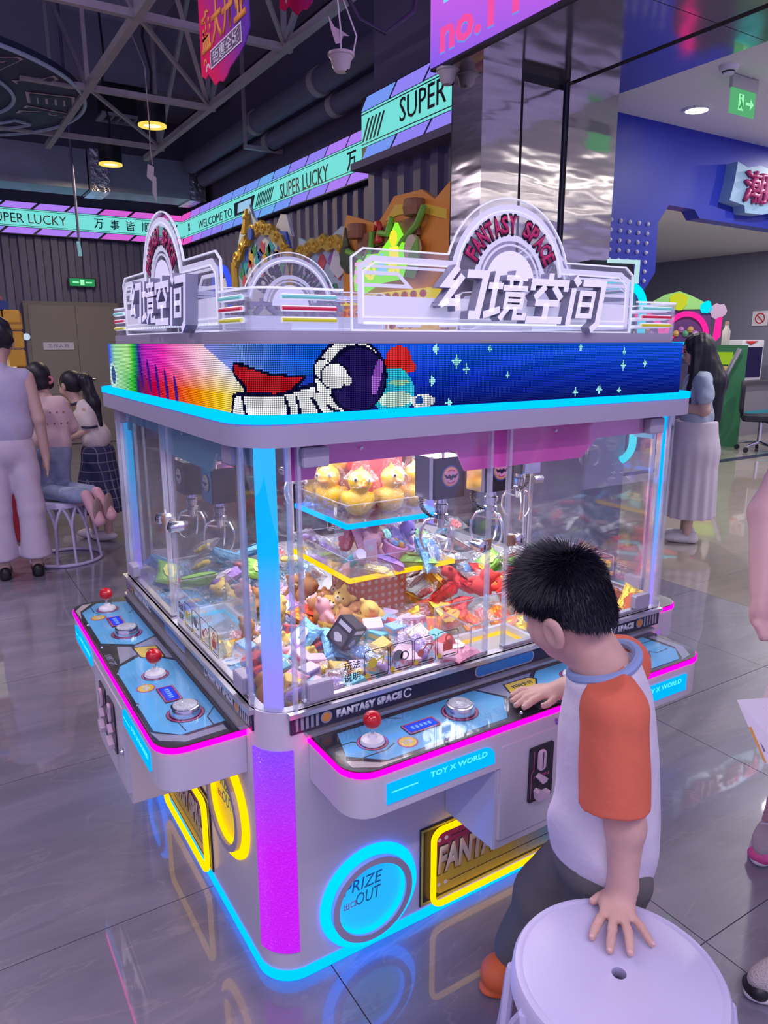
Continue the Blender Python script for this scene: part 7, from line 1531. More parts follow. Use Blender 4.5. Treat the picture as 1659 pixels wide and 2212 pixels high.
ip = lambda u, v: (p0 * (1 - u) + p1 * u) * (1 - v) + (p3 * (1 - u) + p2 * u) * v
of = 0.0014 if sd_ > 0 else -0.0006
sheet('orange_edge', [ip(0, 0.42), ip(0.05, 0.42), ip(0.07, 0.98), ip(0, 0.98)], 0.0003, of, mat('edge_orange', (0.75, 0.35, 0.08), 0.6))
for k, (u, v, du, dv) in enumerate(((0.12, 0.14, 0.22, 0.02), (0.10, 0.24, 0.08, 0.18), (0.22, 0.25, 0.10, 0.20), (0.10, 0.5, 0.05, 0.3), (0.18, 0.52, 0.04, 0.3))):
    sheet('print_block', [ip(u, v), ip(u + du, v), ip(u + du, v + dv), ip(u, v + dv)], 0.0003, of, mat('grey_print', (0.22, 0.16, 0.26), 0.7))
# ------------------------------------------------------------------ under the ceiling: truss, lamps, duct, pipes, banners
tr = thing('roof_truss', 'pale steel roof truss with cross bars and diagonals under the dark ceiling', 'truss')
NX = (1.06, 2.19); NY = (0.9, 2.67, 4.45, 6.22, 8.0, 9.7); ZT_ = 3.8
Bm = lambda a, b, r=0.035: MB().tube([a, b], r, 4).build('truss_bar', M_steel, tr)
for x in NX: Bm((x, -1.0, ZT_), (x, 8.6, ZT_), 0.042)
for y in NY[1:5]: Bm((0.2 if y < 6 else 0.5, y, ZT_), (2.25, y, ZT_), 0.036)
for y in NY[1:5]:
    for x in NX: Bm((x, y, ZT_), (x, y, 5.4), 0.025)
for a, b in zip(NY[1:4], NY[2:5]):
    Bm((NX[0], a, ZT_), (NX[0], b, 5.3), 0.026); Bm((NX[1], b, ZT_), (NX[1], a, 5.3), 0.026); Bm((NX[0], a, ZT_), (NX[1], b, ZT_ + 0.02), 0.02)
Bm((NX[1], 6.22, ZT_), (NX[0], 4.45, 5.0), 0.028)
M_bulb = neon('warm_bulb', (1.0, 0.72, 0.30), 3.0); M_ringl = neon('warm_ring', (1.0, 0.75, 0.12), 1.0)
def pendant(x, y, label):
    p = thing('pendant_lamp', label, 'lamp', (x, y, 3.66), 0, 'black drum pendant lamps')
    MB().lathe([(0.128, 0.015), (0.135, 0.015), (0.135, 0.26), (0.0, 0.26)], 28).build('shade', M_black, p, smooth=True)
    MB().ring(arc(0, 0, 0.137, 0, 348, 29), arc(0, 0, 0.085, 0, 348, 29), 0.0, 0.016).build('glow_ring', M_ringl, p)
    MB().lathe([(0.0, 0.006), (0.086, 0.008)], 24).build('bulb', M_bulb, p)
    MB().tube([(0, 0, 0.26), (0.03, 0.02, 0.5), (-0.04, 0, 0.8), (0.02, 0, 1.2), (0, 0, 1.7)], 0.012, 6).build('cable', M_black, p, smooth=True)
    l = bpy.data.lights.new('pendant_glow', 'AREA'); l.shape = 'DISK'; l.size = 0.16; l.energy = 30; l.color = (1.0, 0.8, 0.5)
    o = bpy.data.objects.new('pendant_glow', l); COL.objects.link(o); o.parent = p; o.location = (0, 0, -0.004)
pendant(1.735, 6.62, 'larger nearer black drum pendant lamp glowing warm under the truss')
pendant(1.745, 8.54, 'smaller farther black drum pendant lamp glowing warm near the duct')
M_duct = mat('duct_steel', (0.34, 0.36, 0.44), 0.42, metal=0.5, var=0.12, vscale=3)
du = thing('air_duct', 'long grey rectangular air duct with foil tape near the back wall', 'duct')
for k in range(5):
    MB().box(-4.75 + 1.62 * k, 9.75, 3.58, -4.75 + 1.62 * (k + 1) - 0.02, 10.3, 4.08).build('duct_section', M_duct, du)
M_foil = mat('foil_tape', (0.75, 0.72, 0.74), 0.2, metal=0.9, bump=1.0, bscale=14)
for x in (1.87, 3.22): MB().box(x - 0.12, 9.73, 3.56, x + 0.12, 10.32, 4.10).build('foil_tape', M_foil, du)
for k, (x, z, r) in enumerate(((3.10, 4.02, 0.12), (3.28, 3.84, 0.10))):
    pp_ = thing('ceiling_pipe', ('upper' if k == 0 else 'lower') + ' thick dark pipe running under the ceiling above the long fascia sign', 'pipe')
    MB().tube([(x, 4.3, z), (x, 9.6, z)], r, 16).build('pipe_run', mat('pipe_paint', (0.17, 0.165, 0.23), 0.5), pp_, smooth=True)
    for y in (5.6, 7.2): MB().tube([(x, y - 0.05, z), (x, y + 0.05, z)], r + 0.012, 16).build('pipe_clamp', M_steel, pp_)
hg = thing('pipe_hanger', 'thin steel pipe hanger below the ceiling pipes', 'hanger')
MB().box(2.93, 7.15, 3.72, 3.40, 7.21, 3.76).build('cross_bar', M_steel, hg); MB().box(2.93, 7.16, 3.76, 2.96, 7.20, 5.3).build('drop_rod', M_steel, hg)
vt = thing('ceiling_vent', 'slatted metal air vent behind the larger pendant lamp', 'vent', (2.07, 9.0, 4.3))
MB().ring([(-0.32, -0.2), (0.32, -0.2), (0.32, 0.2), (-0.32, 0.2)], [(-0.28, -0.16), (0.28, -0.16), (0.28, 0.16), (-0.28, 0.16)], 0, 0.03).build('frame', M_alu, vt)
for k in range(6): MB().box(-0.28 + 0.095 * k, -0.16, 0.0, -0.25 + 0.095 * k, 0.16, 0.03).build('slat', M_alu, vt)
MB().box(-0.28, -0.16, 0.03, 0.28, 0.16, 0.35).build('plenum', M_black, vt)
# round hanging sign with neon lettering
M_dark_b = mat('dark_blue_board', (0.03, 0.035, 0.085), 0.5); M_pale = mat('pale_neon_tube', (0.68, 0.55, 0.58), 0.4); M_palec = mat('pale_blue_tube', (0.50, 0.62, 0.75), 0.4)
ds = thing('round_hanging_sign', 'big round dark blue hanging sign with outlined letters at the upper left', 'sign', (-0.55, 7.0, 3.8))
MB().lathe([(0.0, 0.0), (1.70, 0.0), (1.70, 0.06), (0.0, 0.06)], 72).build('disc', M_dark_b, ds)
for r in (1.70, 1.08): MB().tube([(r * math.cos(t), r * math.sin(t), -0.01) for t in np.linspace(0, 2 * PI, 97)[:-1]], 0.018, 6, True).build('neon_ring', M_palec, ds, smooth=True)
DN = Matrix(((1, 0, 0, 0), (0, -1, 0, 0), (0, 0, -1, 0), (0, 0, 0, 1)))
for i, ch in enumerate('PLAYER'):
    a = math.radians(92 - 20.5 * i)
    for grow, mt, zz, bd in ((1.0, M_pale, 0.004, 0.05), (0.9, M_dark_b, 0.012, 0.012)):
        me = fit_mesh(text_mesh(ch, 1.0, 0, bd), 0.34 * (grow if grow == 1 else 0.82), 0.42 * (grow if grow == 1 else 0.86)); me.materials.append(mt)
        link('letter' if grow == 1 else 'letter_core', me, ds, DN @ T(1.40 * math.cos(a), 1.40 * math.sin(a), zz) @ RZ(a - PI / 2))
MB().tube([(1.32 * math.cos(t), -1.32 * math.sin(t), -0.01) for t in np.linspace(-0.9, -0.5, 8)] + [(1.5 * math.cos(t), -1.5 * math.sin(t), -0.01) for t in np.linspace(-0.5, -0.9, 8)], 0.016, 6, True).build('neon_bar', M_palec, ds)
for q in (0.3, 1.9): MB().tube([(0.9 * math.cos(q), 0.9 * math.sin(q), 0.06), (0.9 * math.cos(q), 0.9 * math.sin(q), 1.55)], 0.01, 6).build('hanging_rod', M_steel, ds)
# printed hanging banners
def banner_mat():
    m = bpy.data.materials.new('banner_print'); m.use_nodes = True; nt = m.node_tree; N = nt.nodes.new; L = nt.links.new; b = nt.nodes['Principled BSDF']; b.inputs['Roughness'].default_value = 0.9; b.inputs['Specular IOR Level'].default_value = 0.1
    g = N('ShaderNodeTexCoord'); s = N('ShaderNodeSeparateXYZ'); L(g.outputs['Object'], s.inputs[0])
    ad = N('ShaderNodeMath'); ad.operation = 'MULTIPLY_ADD'; ad.inputs[1].default_value = 0.6; L(s.outputs[2], ad.inputs[0]); L(s.outputs[0], ad.inputs[2])
    mr = N('ShaderNodeMapRange'); mr.inputs[1].default_value = 0.0; mr.inputs[2].default_value = 0.62; L(ad.outputs[0], mr.inputs[0])
    r = N('ShaderNodeValToRGB'); e = r.color_ramp.elements; e[0].color = (0.80, 0.02, 0.12, 1); e[0].position = 0.3; e[1].color = (0.16, 0.05, 0.42, 1); e[1].position = 0.9; L(mr.outputs[0], r.inputs[0]); L(r.outputs[0], b.inputs['Base Color'])
    L(r.outputs[0], b.inputs['Emission Color']); b.inputs['Emission Strength'].default_value = 0.0
    return m
M_ban = banner_mat(); M_borg = mat('banner_orange', (0.85, 0.28, 0.02), 0.5)
def banner(x, y, z, label, full):
    b = thing('hanging_banner', label, 'banner', (x, y, z)); b.rotation_euler = (0, 0, -PI / 2)
    pts = [(0.0, 0.08), (0.05, 0.055), (0.09, 0.065), (0.13, 0.03), (0.17, 0.0), (0.22, 0.005), (0.26, -0.01), (0.31, 0.0), (0.34, 0.02), (0.40, 0.03), (0.46, 0.04), (0.52, 0.06), (0.57, 0.10), (0.57, 0.60), (0.0, 0.60)]
    MB().at(XZ).prism(pts, -0.0025, 0.0025).build('sheet', M_ban, b)
    for k, ch in enumerate('盛大开业'): lettering('headline', ch, 0.125, 0.16, T(0.085 + 0.132 * k, -0.003, 0.235) @ XZ, M_borg, b, depth=0.002, bold=0.03)
    fr = MB().at(XZ).prism([(0.13, 0.075), (0.49, 0.075), (0.49, 0.142), (0.13, 0.142)], 0.003, 0.004).build('subline_box', mat('banner_violet', (0.10, 0.015, 0.12), 0.5), b)
    MB().at(XZ).stroke([(0.13, 0.075), (0.49, 0.075), (0.49, 0.142), (0.13, 0.142)], 0.005, 0.004, 0.005, True).build('subline_frame', M_print_w, b)
    lettering('subline', '钜惠全城', 0.31, 0.055, T(0.31, -0.0045, 0.108) @ XZ, M_print_w, b, depth=0.001, bold=0.01)
    for k, (cx_, cz, rr_, m_) in enumerate(((0.06, 0.115, 0.014, M_borg), (0.09, 0.085, 0.018, M_print_w), (0.45, 0.36, 0.02, M_borg), (0.08, 0.38, 0.03, mat('banner_blue', (0.15, 0.12, 0.6), 0.5)))):
        MB().at(XZ).stroke(arc(cx_, cz, rr_, 0, 200, 10), 0.008, 0.003, 0.004).build('confetti', m_, b)
    for k in range(7): MB().at(XZ).prism([(0.20 + 0.04 * k, 0.34), (0.215 + 0.04 * k, 0.34), (0.235 + 0.05 * k, 0.46 - 0.02 * (k % 3)), (0.215 + 0.05 * k, 0.46)], 0.003, 0.004).build('confetti', [M_borg, MATS['banner_blue'], M_print_w][k % 3], b)
    for q in (0.05, 0.52): MB().tube([(q, 0, 0.6), (q, 0, 2.4)], 0.002, 5).build('string', M_steel, b)
banner(0.70, 2.155, 2.645, 'crimson and purple opening sale banner with orange characters hanging near the ceiling', True)
banner(1.0, 1.95, 2.91, 'scalloped bottom edge of a second crimson banner cut by the top of the picture', False)
# CCTV cameras and loose cables
def dome(x, y, z, label, s=1.0):
    c = thing('dome_camera', label, 'camera', (x, y, z)); c.scale = (s,) * 3
    MB().lathe([(0.0, -0.075), (0.03, -0.072), (0.045, -0.05), (0.05, -0.02), (0.058, -0.01), (0.06, 0.0), (0.0, 0.0)], 20).build('dome', mat('camera_cream', (0.66, 0.60, 0.58), 0.35), c, smooth=True)
    MB().lathe([(0.06, -0.004), (0.068, 0.0), (0.068, 0.012), (0.0, 0.012)], 20).build('base', MATS['camera_cream'], c, smooth=True)
    MB().sphere((0.02, -0.02, -0.066), 0.012, 8).build('lens', M_black, c, smooth=True)
    return c
c1 = dome(1.345, 2.02, 2.885, 'cream dome camera hanging on cables beside the ceiling pipes', 0.95)
MB().tube([(0, 0, 0.012), (0.0, 0, 0.12), (-0.02, 0.01, 0.35)], 0.004, 6).build('cable', M_print_w, c1); MB().tube([(0.06, -0.01, 0.0), (0.08, -0.02, 0.1), (-0.02, 0.01, 0.35)], 0.004, 6).build('cable', M_print_w, c1)
MB().add([(-0.07, 0, 0.17), (-0.055, 0.0, 0.11), (-0.03, 0, 0.05), (0.0, 0, 0.06), (0.015, 0, 0.095), (0.05, 0, 0.10), (0.01, 0.01, 0.12), (-0.03, 0.01, 0.13)], [(0, 1, 7), (1, 2, 3, 7), (3, 4, 6, 7), (4, 5, 6)]).build('bracket', MATS['camera_cream'], c1)
dome(2.285, 2.43, 3.095, 'white dome camera under the end of the violet lit box', 1.0)
cb_ = thing('loose_cable', 'thick dark cable looping from the cream camera to the ceiling', 'cable', (1.3, 2.0, 3.2))
MB().tube([(-0.14, 0.06, 0.12), (-0.05, 0.03, 0.07), (0.02, 0.0, 0.0), (0.12, -0.03, -0.16), (0.25, -0.05, -0.20), (0.40, -0.07, -0.08), (0.62, 0.1, 0.5), (0.70, 0.3, 1.5)], 0.011, 8).build('cable_run', M_navy, cb_, smooth=True)
tg = thing('hanging_tag', 'small pale tags dangling on a cord below the larger pendant lamp', 'tag', (1.28, 5.13, 3.10))
MB().tube([(-0.22, 1.09, 2.3), (0, 0, 0.6), (0.005, 0, 0.2), (0, 0, 0), (0.01, 0, -0.12)], 0.005, 6).build('cord', mat('tan_cord', (0.4, 0.32, 0.3), 0.7), tg)
MB().at(XZ).prism([(-0.03, -0.12), (0.02, -0.14), (0.005, -0.26), (-0.045, -0.22)], 0, 0.004).build('tag_card', mat('tag_cream', (0.62, 0.56, 0.55), 0.6), tg)
MB().at(XZ).prism([(0.0, -0.2), (0.03, -0.22), (0.02, -0.42), (-0.01, -0.34)], 0.01, 0.014).build('tag_card', MATS['tag_cream'], tg)
st_ = thing('hanging_strap', 'grey drop rod with a pale tip hanging in front of the far fascia sign', 'rod', (1.33, 8.7, 2.6))
MB().tube([(0, 0, 0.16), (0, 0, 2.8)], 0.016, 6).build('rod', M_corr, st_); MB().tube([(0.0, 0, 0.0), (-0.01, 0, 0.17)], 0.022, 6).build('tip', neon('tip_glow', (0.3, 0.6, 0.7), 0.6), st_)
# ------------------------------------------------------------------ other arcade machines and furniture
def board(par, pts, d0, d1, m, name='board'): return MB().at(XZ).prism(pts, d0, d1).build(name, m, par)
M_gold = mat('gold_paint', (0.72, 0.46, 0.06), 0.35, metal=0.35); M_sky = mat('sky_print', (0.45, 0.58, 0.75), 0.5); M_leaf = mat('leaf_print', (0.06, 0.30, 0.16), 0.6); M_rose2 = mat('rose_print', (0.65, 0.10, 0.14), 0.6); M_royal = mat('royal_print', (0.05, 0.12, 0.55), 0.5); M_cloud = mat('cloud_print', (0.72, 0.74, 0.80), 0.6); M_teal2 = mat('teal_print', (0.05, 0.42, 0.50), 0.5); M_plum = mat('plum_print', (0.35, 0.12, 0.45), 0.5)
M_ylw0 = mat('buttercup_print', (0.75, 0.5, 0.08), 0.6)
M_cabd = mat('cabinet_dark', (0.05, 0.04, 0.10), 0.4)
def cabinet(par, w_, d_, h, m, screen=None):
    MB().box(0, 0.02, 0, w_, d_, h).build('cabinet', m, par, bevel=0.01)
    MB().at(Matrix(((0, 0, 1, 0), (1, 0, 0, 0), (0, 1, 0, 0), (0, 0, 0, 1)))).prism([(-0.30, 0.70), (-0.32, 0.82), (0.02, 0.95), (0.02, 0.70)], 0.05, w_ - 0.05).build('control_shelf', m, par)
    if screen: MB().at(XZ).prism(rr(0.08, 1.02, w_ - 0.08, h - 0.12, 0.03, 3), -0.018, -0.005).build('screen', screen, par)
def blob(cx_, cz, r, seed, n=14, k=0.25):
    q = np.random.default_rng(seed); return [(cx_ + r * (1 + k * q.uniform(-1, 1)) * math.cos(2 * PI * i / n), cz + r * (1 + k * q.uniform(-1, 1)) * math.sin(2 * PI * i / n)) for i in range(n)]
N_scr = neon('blue_game_screen', (0.10, 0.18, 0.55), 0.5); N_scr2 = neon('orange_game_screen', (0.9, 0.35, 0.05), 0.9)
def garland(par, x0, x1, z, amp, n=18):
    pts = [(x0 + (x1 - x0) * i / n, z + amp * math.sin(PI * i / n) + 0.02 * math.sin(i * 2.1)) for i in range(n + 1)]
    MB().at(XZ).stroke(pts, 0.10, 0.03, 0.075).build('gilt_moulding', M_gold, par)
    for k in range(1, n, 2):
        x, z_ = pts[k]; MB().tube([(x + 0.055 * math.cos(t) * (1 - t / 9), -0.075, z_ + 0.05 * math.sin(t) * (1 - t / 9)) for t in np.linspace(0, 7, 14)], 0.014, 6).build('gilt_scroll', M_gold, par, smooth=True)
# tall gilt-framed machine
g1 = thing('arcade_machine', 'taller arcade machine with a gilt crown and painted garden header', 'arcade machine', (2.5, 6.45, 0), -PI / 2, 'arcade machines along the side wall')
cabinet(g1, 1.45, 0.8, 1.75, M_cabd, N_scr)
board(g1, [(0, 1.6), (1.5, 1.6), (1.52, 2.15), (1.40, 2.36), (1.22, 2.52), (1.0, 2.60), (0.72, 2.66), (0.55, 2.78), (0.47, 2.90), (0.38, 2.76), (0.18, 2.66), (0.05, 2.40)], 0, 0.03, M_sky, 'header')
board(g1, blob(0.78, 2.18, 0.42, 4, 20, 0.12), 0.03, 0.036, M_cloud, 'painted_scene')
for k in range(16):
    x = 0.24 + 0.068 * k; zz = 2.26 + 0.10 * math.sin(PI * k / 15) + 0.05 * (k % 3)
    board(g1, blob(x, zz, 0.062, 30 + k, 11, 0.55), 0.036, 0.042, [M_leaf, M_teal2, M_royal, M_rose2, M_ylw0][k % 5], 'painted_plant')
for k in range(6): board(g1, blob(0.3 + 0.16 * k, 2.17 + 0.06 * (k % 2), 0.055, 60 + k, 10, 0.3), 0.042, 0.048, [M_rose2, M_cloud, M_royal][k % 3], 'painted_flower')
garland(g1, 0.08, 1.42, 2.36, 0.28)
MB().tube([(0.46, -0.06, 2.62), (0.46, -0.06, 2.86)], [0.07, 0.015], 8).build('finial', M_gold, g1, smooth=True); MB().sphere((0.46, -0.06, 2.78), 0.045, 10).build('finial', M_gold, g1, smooth=True)
board(g1, arc(0.62, 2.60, 0.06, 0, 340, 16), 0.08, 0.10, M_royal, 'blue_gem')
board(g1, [(1.0, 2.60), (1.15, 2.72), (1.28, 2.70), (1.38, 2.50)], -0.03, 0.0, M_cloud, 'wing'); board(g1, [(1.15, 2.40), (1.22, 2.56), (1.36, 2.54), (1.46, 2.36)], 0.03, 0.05, M_royal, 'wing')
for x in (0.06, 1.44): MB().tube([(x, -0.05, 1.6), (x, -0.05, 2.38)], 0.045, 8).build('gilt_column', M_gold, g1, smooth=True)
# lower gilt-framed machine
g2 = thing('arcade_machine', 'lower arcade machine with a gilt scroll edge and painted meadow scene', 'arcade machine', (2.5, 4.88, 0), -PI / 2, 'arcade machines along the side wall')
cabinet(g2, 0.92, 0.8, 1.7, M_cabd, N_scr)
board(g2, [(0, 1.6), (0.95, 1.6), (0.95, 2.44), (0.8, 2.46), (0.62, 2.40), (0.4, 2.34), (0.2, 2.40), (0.02, 2.46)], 0, 0.03, M_sky, 'header')
for k in range(14): board(g2, blob(0.12 + 0.058 * k, 2.08 + 0.14 * math.sin(2.3 * k), 0.06, 90 + k, 9, 0.45), 0.03, 0.036, [M_leaf, M_rose2, M_teal2, M_cloud, M_plum][k % 5], 'painted_plant')
garland(g2, 0.05, 0.92, 2.30, 0.06, 12)
board(g2, [(0.62, 2.15), (0.72, 2.32), (0.86, 2.30), (0.90, 2.12), (0.76, 2.06)], 0.036, 0.046, M_cloud, 'painted_bird')
board(g2, blob(0.5, 1.75, 0.3, 8, 16, 0.2), 0.036, 0.04, M_plum, 'painted_ground')
# fruit machine with orange board
fm = thing('arcade_machine', 'orange fruit arcade machine with a lit green logo and plank sign beside the pillar', 'arcade machine', (2.40, 3.86, 0), -PI / 2, 'arcade machines along the side wall')
M_orange = mat('orange_board', (0.80, 0.30, 0.04), 0.45); M_wood = mat('plank_print', (0.30, 0.13, 0.06), 0.6, var=0.25, vscale=14); M_vine = mat('vine_green', (0.20, 0.50, 0.06), 0.5); M_ylw = mat('yellow_board', (0.85, 0.58, 0.05), 0.45); M_redp = mat('red_print', (0.60, 0.03, 0.03), 0.45)
cabinet(fm, 1.3, 0.34, 1.6, M_orange, N_scr2)
board(fm, [(0.0, 1.55), (1.35, 1.55), (1.36, 2.52), (1.2, 2.44), (1.05, 2.52), (0.72, 2.53), (0.60, 2.44), (0.50, 2.38), (0.28, 2.44), (0.05, 2.50), (-0.02, 2.35)], 0, 0.03, M_orange, 'header')
board(fm, [(0.62, 2.38), (0.75, 2.47), (1.05, 2.44), (1.34, 2.36), (1.34, 2.30), (1.05, 2.38), (0.78, 2.40)], 0.03, 0.04, M_ylw, 'header_stripe')
for k, q in enumerate((((0.22, 1.96), (1.02, 1.98), (1.04, 2.10), (0.2, 2.08)), ((0.20, 2.09), (1.04, 2.11), (1.05, 2.23), (0.24, 2.20)), ((0.25, 2.21), (1.06, 2.24), (1.04, 2.36), (0.28, 2.32)))): board(fm, list(q), 0.04, 0.065, M_wood, 'plank')
for x, z0 in ((0.28, 2.3), (1.03, 2.36)): MB().lathe([(0.07, 0.0), (0.08, 0.05), (0.07, 0.1)], 14).build('log_end', M_wood, fm, T(x, -0.07, z0))
for pth in ([(0.15, 2.22), (0.3, 2.18), (0.42, 2.14), (0.5, 2.22), (0.52, 2.32)], [(0.62, 2.30), (0.72, 2.28), (0.78, 2.38)], [(0.80, 2.12), (0.92, 2.22), (1.08, 2.30), (1.16, 2.40)]): MB().tube([(a_, -0.085, b_) for a_, b_ in pth], 0.022, 7).build('vine', M_vine, fm, smooth=True)
lettering('numeral', '2', 0.10, 0.15, T(0.60, -0.075, 2.31) @ XZ, M_redp, fm, depth=0.02, bold=0.05)
board(fm, blob(0.10, 2.18, 0.10, 5, 16, 0.2), 0.04, 0.07, mat('aubergine', (0.05, 0.07, 0.04), 0.5), 'aubergine'); board(fm, [(0.05, 2.26), (0.1, 2.40), (0.15, 2.26)], 0.06, 0.075, MATS['aubergine'], 'aubergine_stem')
board(fm, blob(1.03, 2.15, 0.085, 15, 18, 0.08), 0.07, 0.10, mat('corn_cream', (0.72, 0.62, 0.42), 0.5), 'corn_cob'); board(fm, [(0.98, 1.98), (1.02, 2.12), (1.12, 2.22), (1.14, 2.06), (1.08, 1.96)], 0.10, 0.11, M_vine, 'corn_husk')
N_grn = neon('lime_lit', (0.30, 0.95, 0.05), 1.0)
board(fm, [(0.28, 1.93), (0.40, 1.90), (0.62, 1.96), (0.9, 1.97), (0.96, 2.08), (0.92, 2.24), (0.84, 2.34), (0.76, 2.24), (0.62, 2.16), (0.45, 2.17), (0.32, 2.14), (0.27, 2.02)], 0.075, 0.10, N_grn, 'lit_logo_backing')
for k, (ch, cc) in enumerate(zip('开心水果', ((0.95, 0.45, 0.75), (0.95, 0.85, 0.10), (0.25, 0.65, 1.0), (1.0, 0.85, 0.05)))):
    lettering('lit_character', ch, 0.14, 0.15 + 0.03 * (k == 3), T(0.37 + 0.155 * k, -0.101, 2.05 + 0.015 * k) @ XZ, neon('logo_%d' % k, cc, 1.1), fm, depth=0.01, bold=0.045)
MB().sphere((0.835, -0.11, 2.24), 0.055, 10, (0.8, 0.3, 1)).build('pineapple', neon('pineapple_lit', (0.95, 0.85, 0.05), 1.0), fm, smooth=True)
for row, (zz, cc) in enumerate(((1.86, (1.0, 0.75, 0.05)), (1.76, (1.0, 0.30, 0.03)), (1.66, (1.0, 0.55, 0.03)))):
    MB().box(0.06, -0.10 - 0.05 * row, zz - 0.03, 1.28, 0.0, zz + 0.035).build('lit_ledge', neon('ledge_%d' % row, cc, 0.8), fm)
    for k in range(11): MB().sphere((0.12 + 0.108 * k, -0.115 - 0.05 * row, zz), 0.026, 8).build('ledge_bulb', mat('ledge_bulb_m', (0.75, 0.2, 0.1), 0.3), fm, smooth=True)
# small machine with a blue arch farther back
ba = thing('arcade_machine', 'small distant arcade machine with a glowing blue arch and red base', 'arcade machine', (2.7, 7.75, 0), -PI / 2, 'arcade machines along the side wall')
cabinet(ba, 0.7, 0.6, 1.6, M_cabd, N_scr); MB().tube([(0.35 + 0.28 * math.cos(t), -0.04, 2.1 + 0.33 * math.sin(t)) for t in np.linspace(-0.6, PI + 0.6, 20)], 0.035, 8).build('blue_arch', neon('arch_blue', (0.05, 0.10, 0.95), 1.0), ba)
MB().box(0.1, -0.05, 1.6, 0.6, 0.1, 1.86).build('red_base', neon('dull_red', (0.6, 0.02, 0.03), 0.8), ba); MB().box(0.15, -0.02, 1.86, 0.55, 0.1, 2.3).build('pale_panel', M_cloud, ba)
# yellow machine at the left edge
ym = thing('arcade_machine', 'yellow and red block arcade machine at the left edge behind the adult', 'arcade machine', (-0.62, 4.95, 0))
M_yb = mat('yellow_block', (0.75, 0.42, 0.03), 0.4); M_rb = mat('red_block', (0.45, 0.03, 0.05), 0.4)
MB().box(0, 0.0, 0, 0.80, 0.8, 0.72).build('base_cabinet', M_rb, ym, bevel=0.01)
MB().box(0.05, -0.08, 0.72, 0.78, 0.7, 0.95).build('play_counter', mat('counter_brown', (0.35, 0.15, 0.06), 0.4), ym, bevel=0.01)
MB().at(Matrix(((0, 0, 1, 0), (1, 0, 0, 0), (0, 1, 0, 0), (0, 0, 0, 1)))).prism([(0.0, 0.95), (0.30, 1.42), (0.5, 1.42), (0.5, 0.95)], 0.08, 0.74).build('sloped_screen', neon('pale_screen', (0.85, 0.80, 0.62), 0.9), ym)
for k in range(6):
    MB().box(0.68, 0.12, 0.95 + 0.14 * k, 0.80, 0.55, 0.95 + 0.14 * k + 0.13).build('yellow_block', M_yb, ym, bevel=0.008); MB().box(0.0, 0.12, 0.95 + 0.14 * k, 0.12, 0.55, 0.95 + 0.14 * k + 0.13).build('yellow_block', M_yb, ym, bevel=0.008)
for k in range(6): MB().box(0.02 + 0.13 * k, 0.10, 1.70, 0.02 + 0.13 * k + 0.12, 0.55, 1.80).build('yellow_block', M_yb, ym, bevel=0.008)
MB().box(0.15, 0.14, 1.45, 0.66, 0.5, 1.68).build('picture_panel', mat('brown_print', (0.45, 0.16, 0.04), 0.5), ym)
MB().lathe([(0.26, 0), (0.25, 0.10), (0.15, 0.2), (0.0, 0.24)], 20).build('dome_top', M_rb, ym, T(0.45, 0.33, 1.80), smooth=True); MB().ring(arc(0, 0, 0.29, 0, 345, 23), arc(0, 0, 0.24, 0, 345, 23), 0, 0.07).build('dome_band', M_royal, ym, T(0.45, 0.33, 1.80))
MB().sphere((0.84, 0.3, 1.60), 0.028, 10).build('side_lamp', neon('side_lamp_w', (0.6, 0.75, 0.9), 0.9), ym, smooth=True)
# coin kiosk with a cyan tube frame behind the machine's right end
ck = thing('coin_kiosk', 'grey coin kiosk with a glowing cyan tube frame behind the crown', 'kiosk', (2.40, 1.42, 0)); ck.rotation_euler = (0, 0, -0.25)
MB().box(-0.32, 0.03, 0, 0.38, 0.5, 1.84).build('cabinet', mat('kiosk_grey', (0.22, 0.22, 0.30), 0.4), ck, bevel=0.01)
MB().tube([(-0.30, 0.0, 0.95)] + [(p[0], 0.0, p[1]) for p in arc(-0.20, 1.74, 0.10, 180, 90, 6)] + [(p[0], 0.0, p[1]) for p in arc(0.30, 1.74, 0.10, 90, 0, 6)] + [(p[0], 0.0, p[1]) for p in arc(0.30, 1.0, 0.10, 0, -70, 5)], 0.022, 8).build('cyan_tube', neon('aqua_tube', (0.0, 0.75, 0.85), 1.2), ck, smooth=True)
lettering('kiosk_text', '兑币', 0.22, 0.10, T(0.2, 0.028, 1.66) @ XZ, mat('kiosk_text', (0.45, 0.45, 0.5), 0.5), ck, depth=0.004)
MB().box(0.10, 0.05, 1.84, 0.36, 0.25, 1.97).build('top_box', M_black, ck)
MB().at(XZ).stroke([(0.16, 1.96), (0.34, 1.96), (0.34, 1.86), (0.30, 1.86)], 0.018, 0.0, 0.02).build('white_bracket', neon('bracket_w', (0.55, 0.85, 0.9), 0.9), ck)
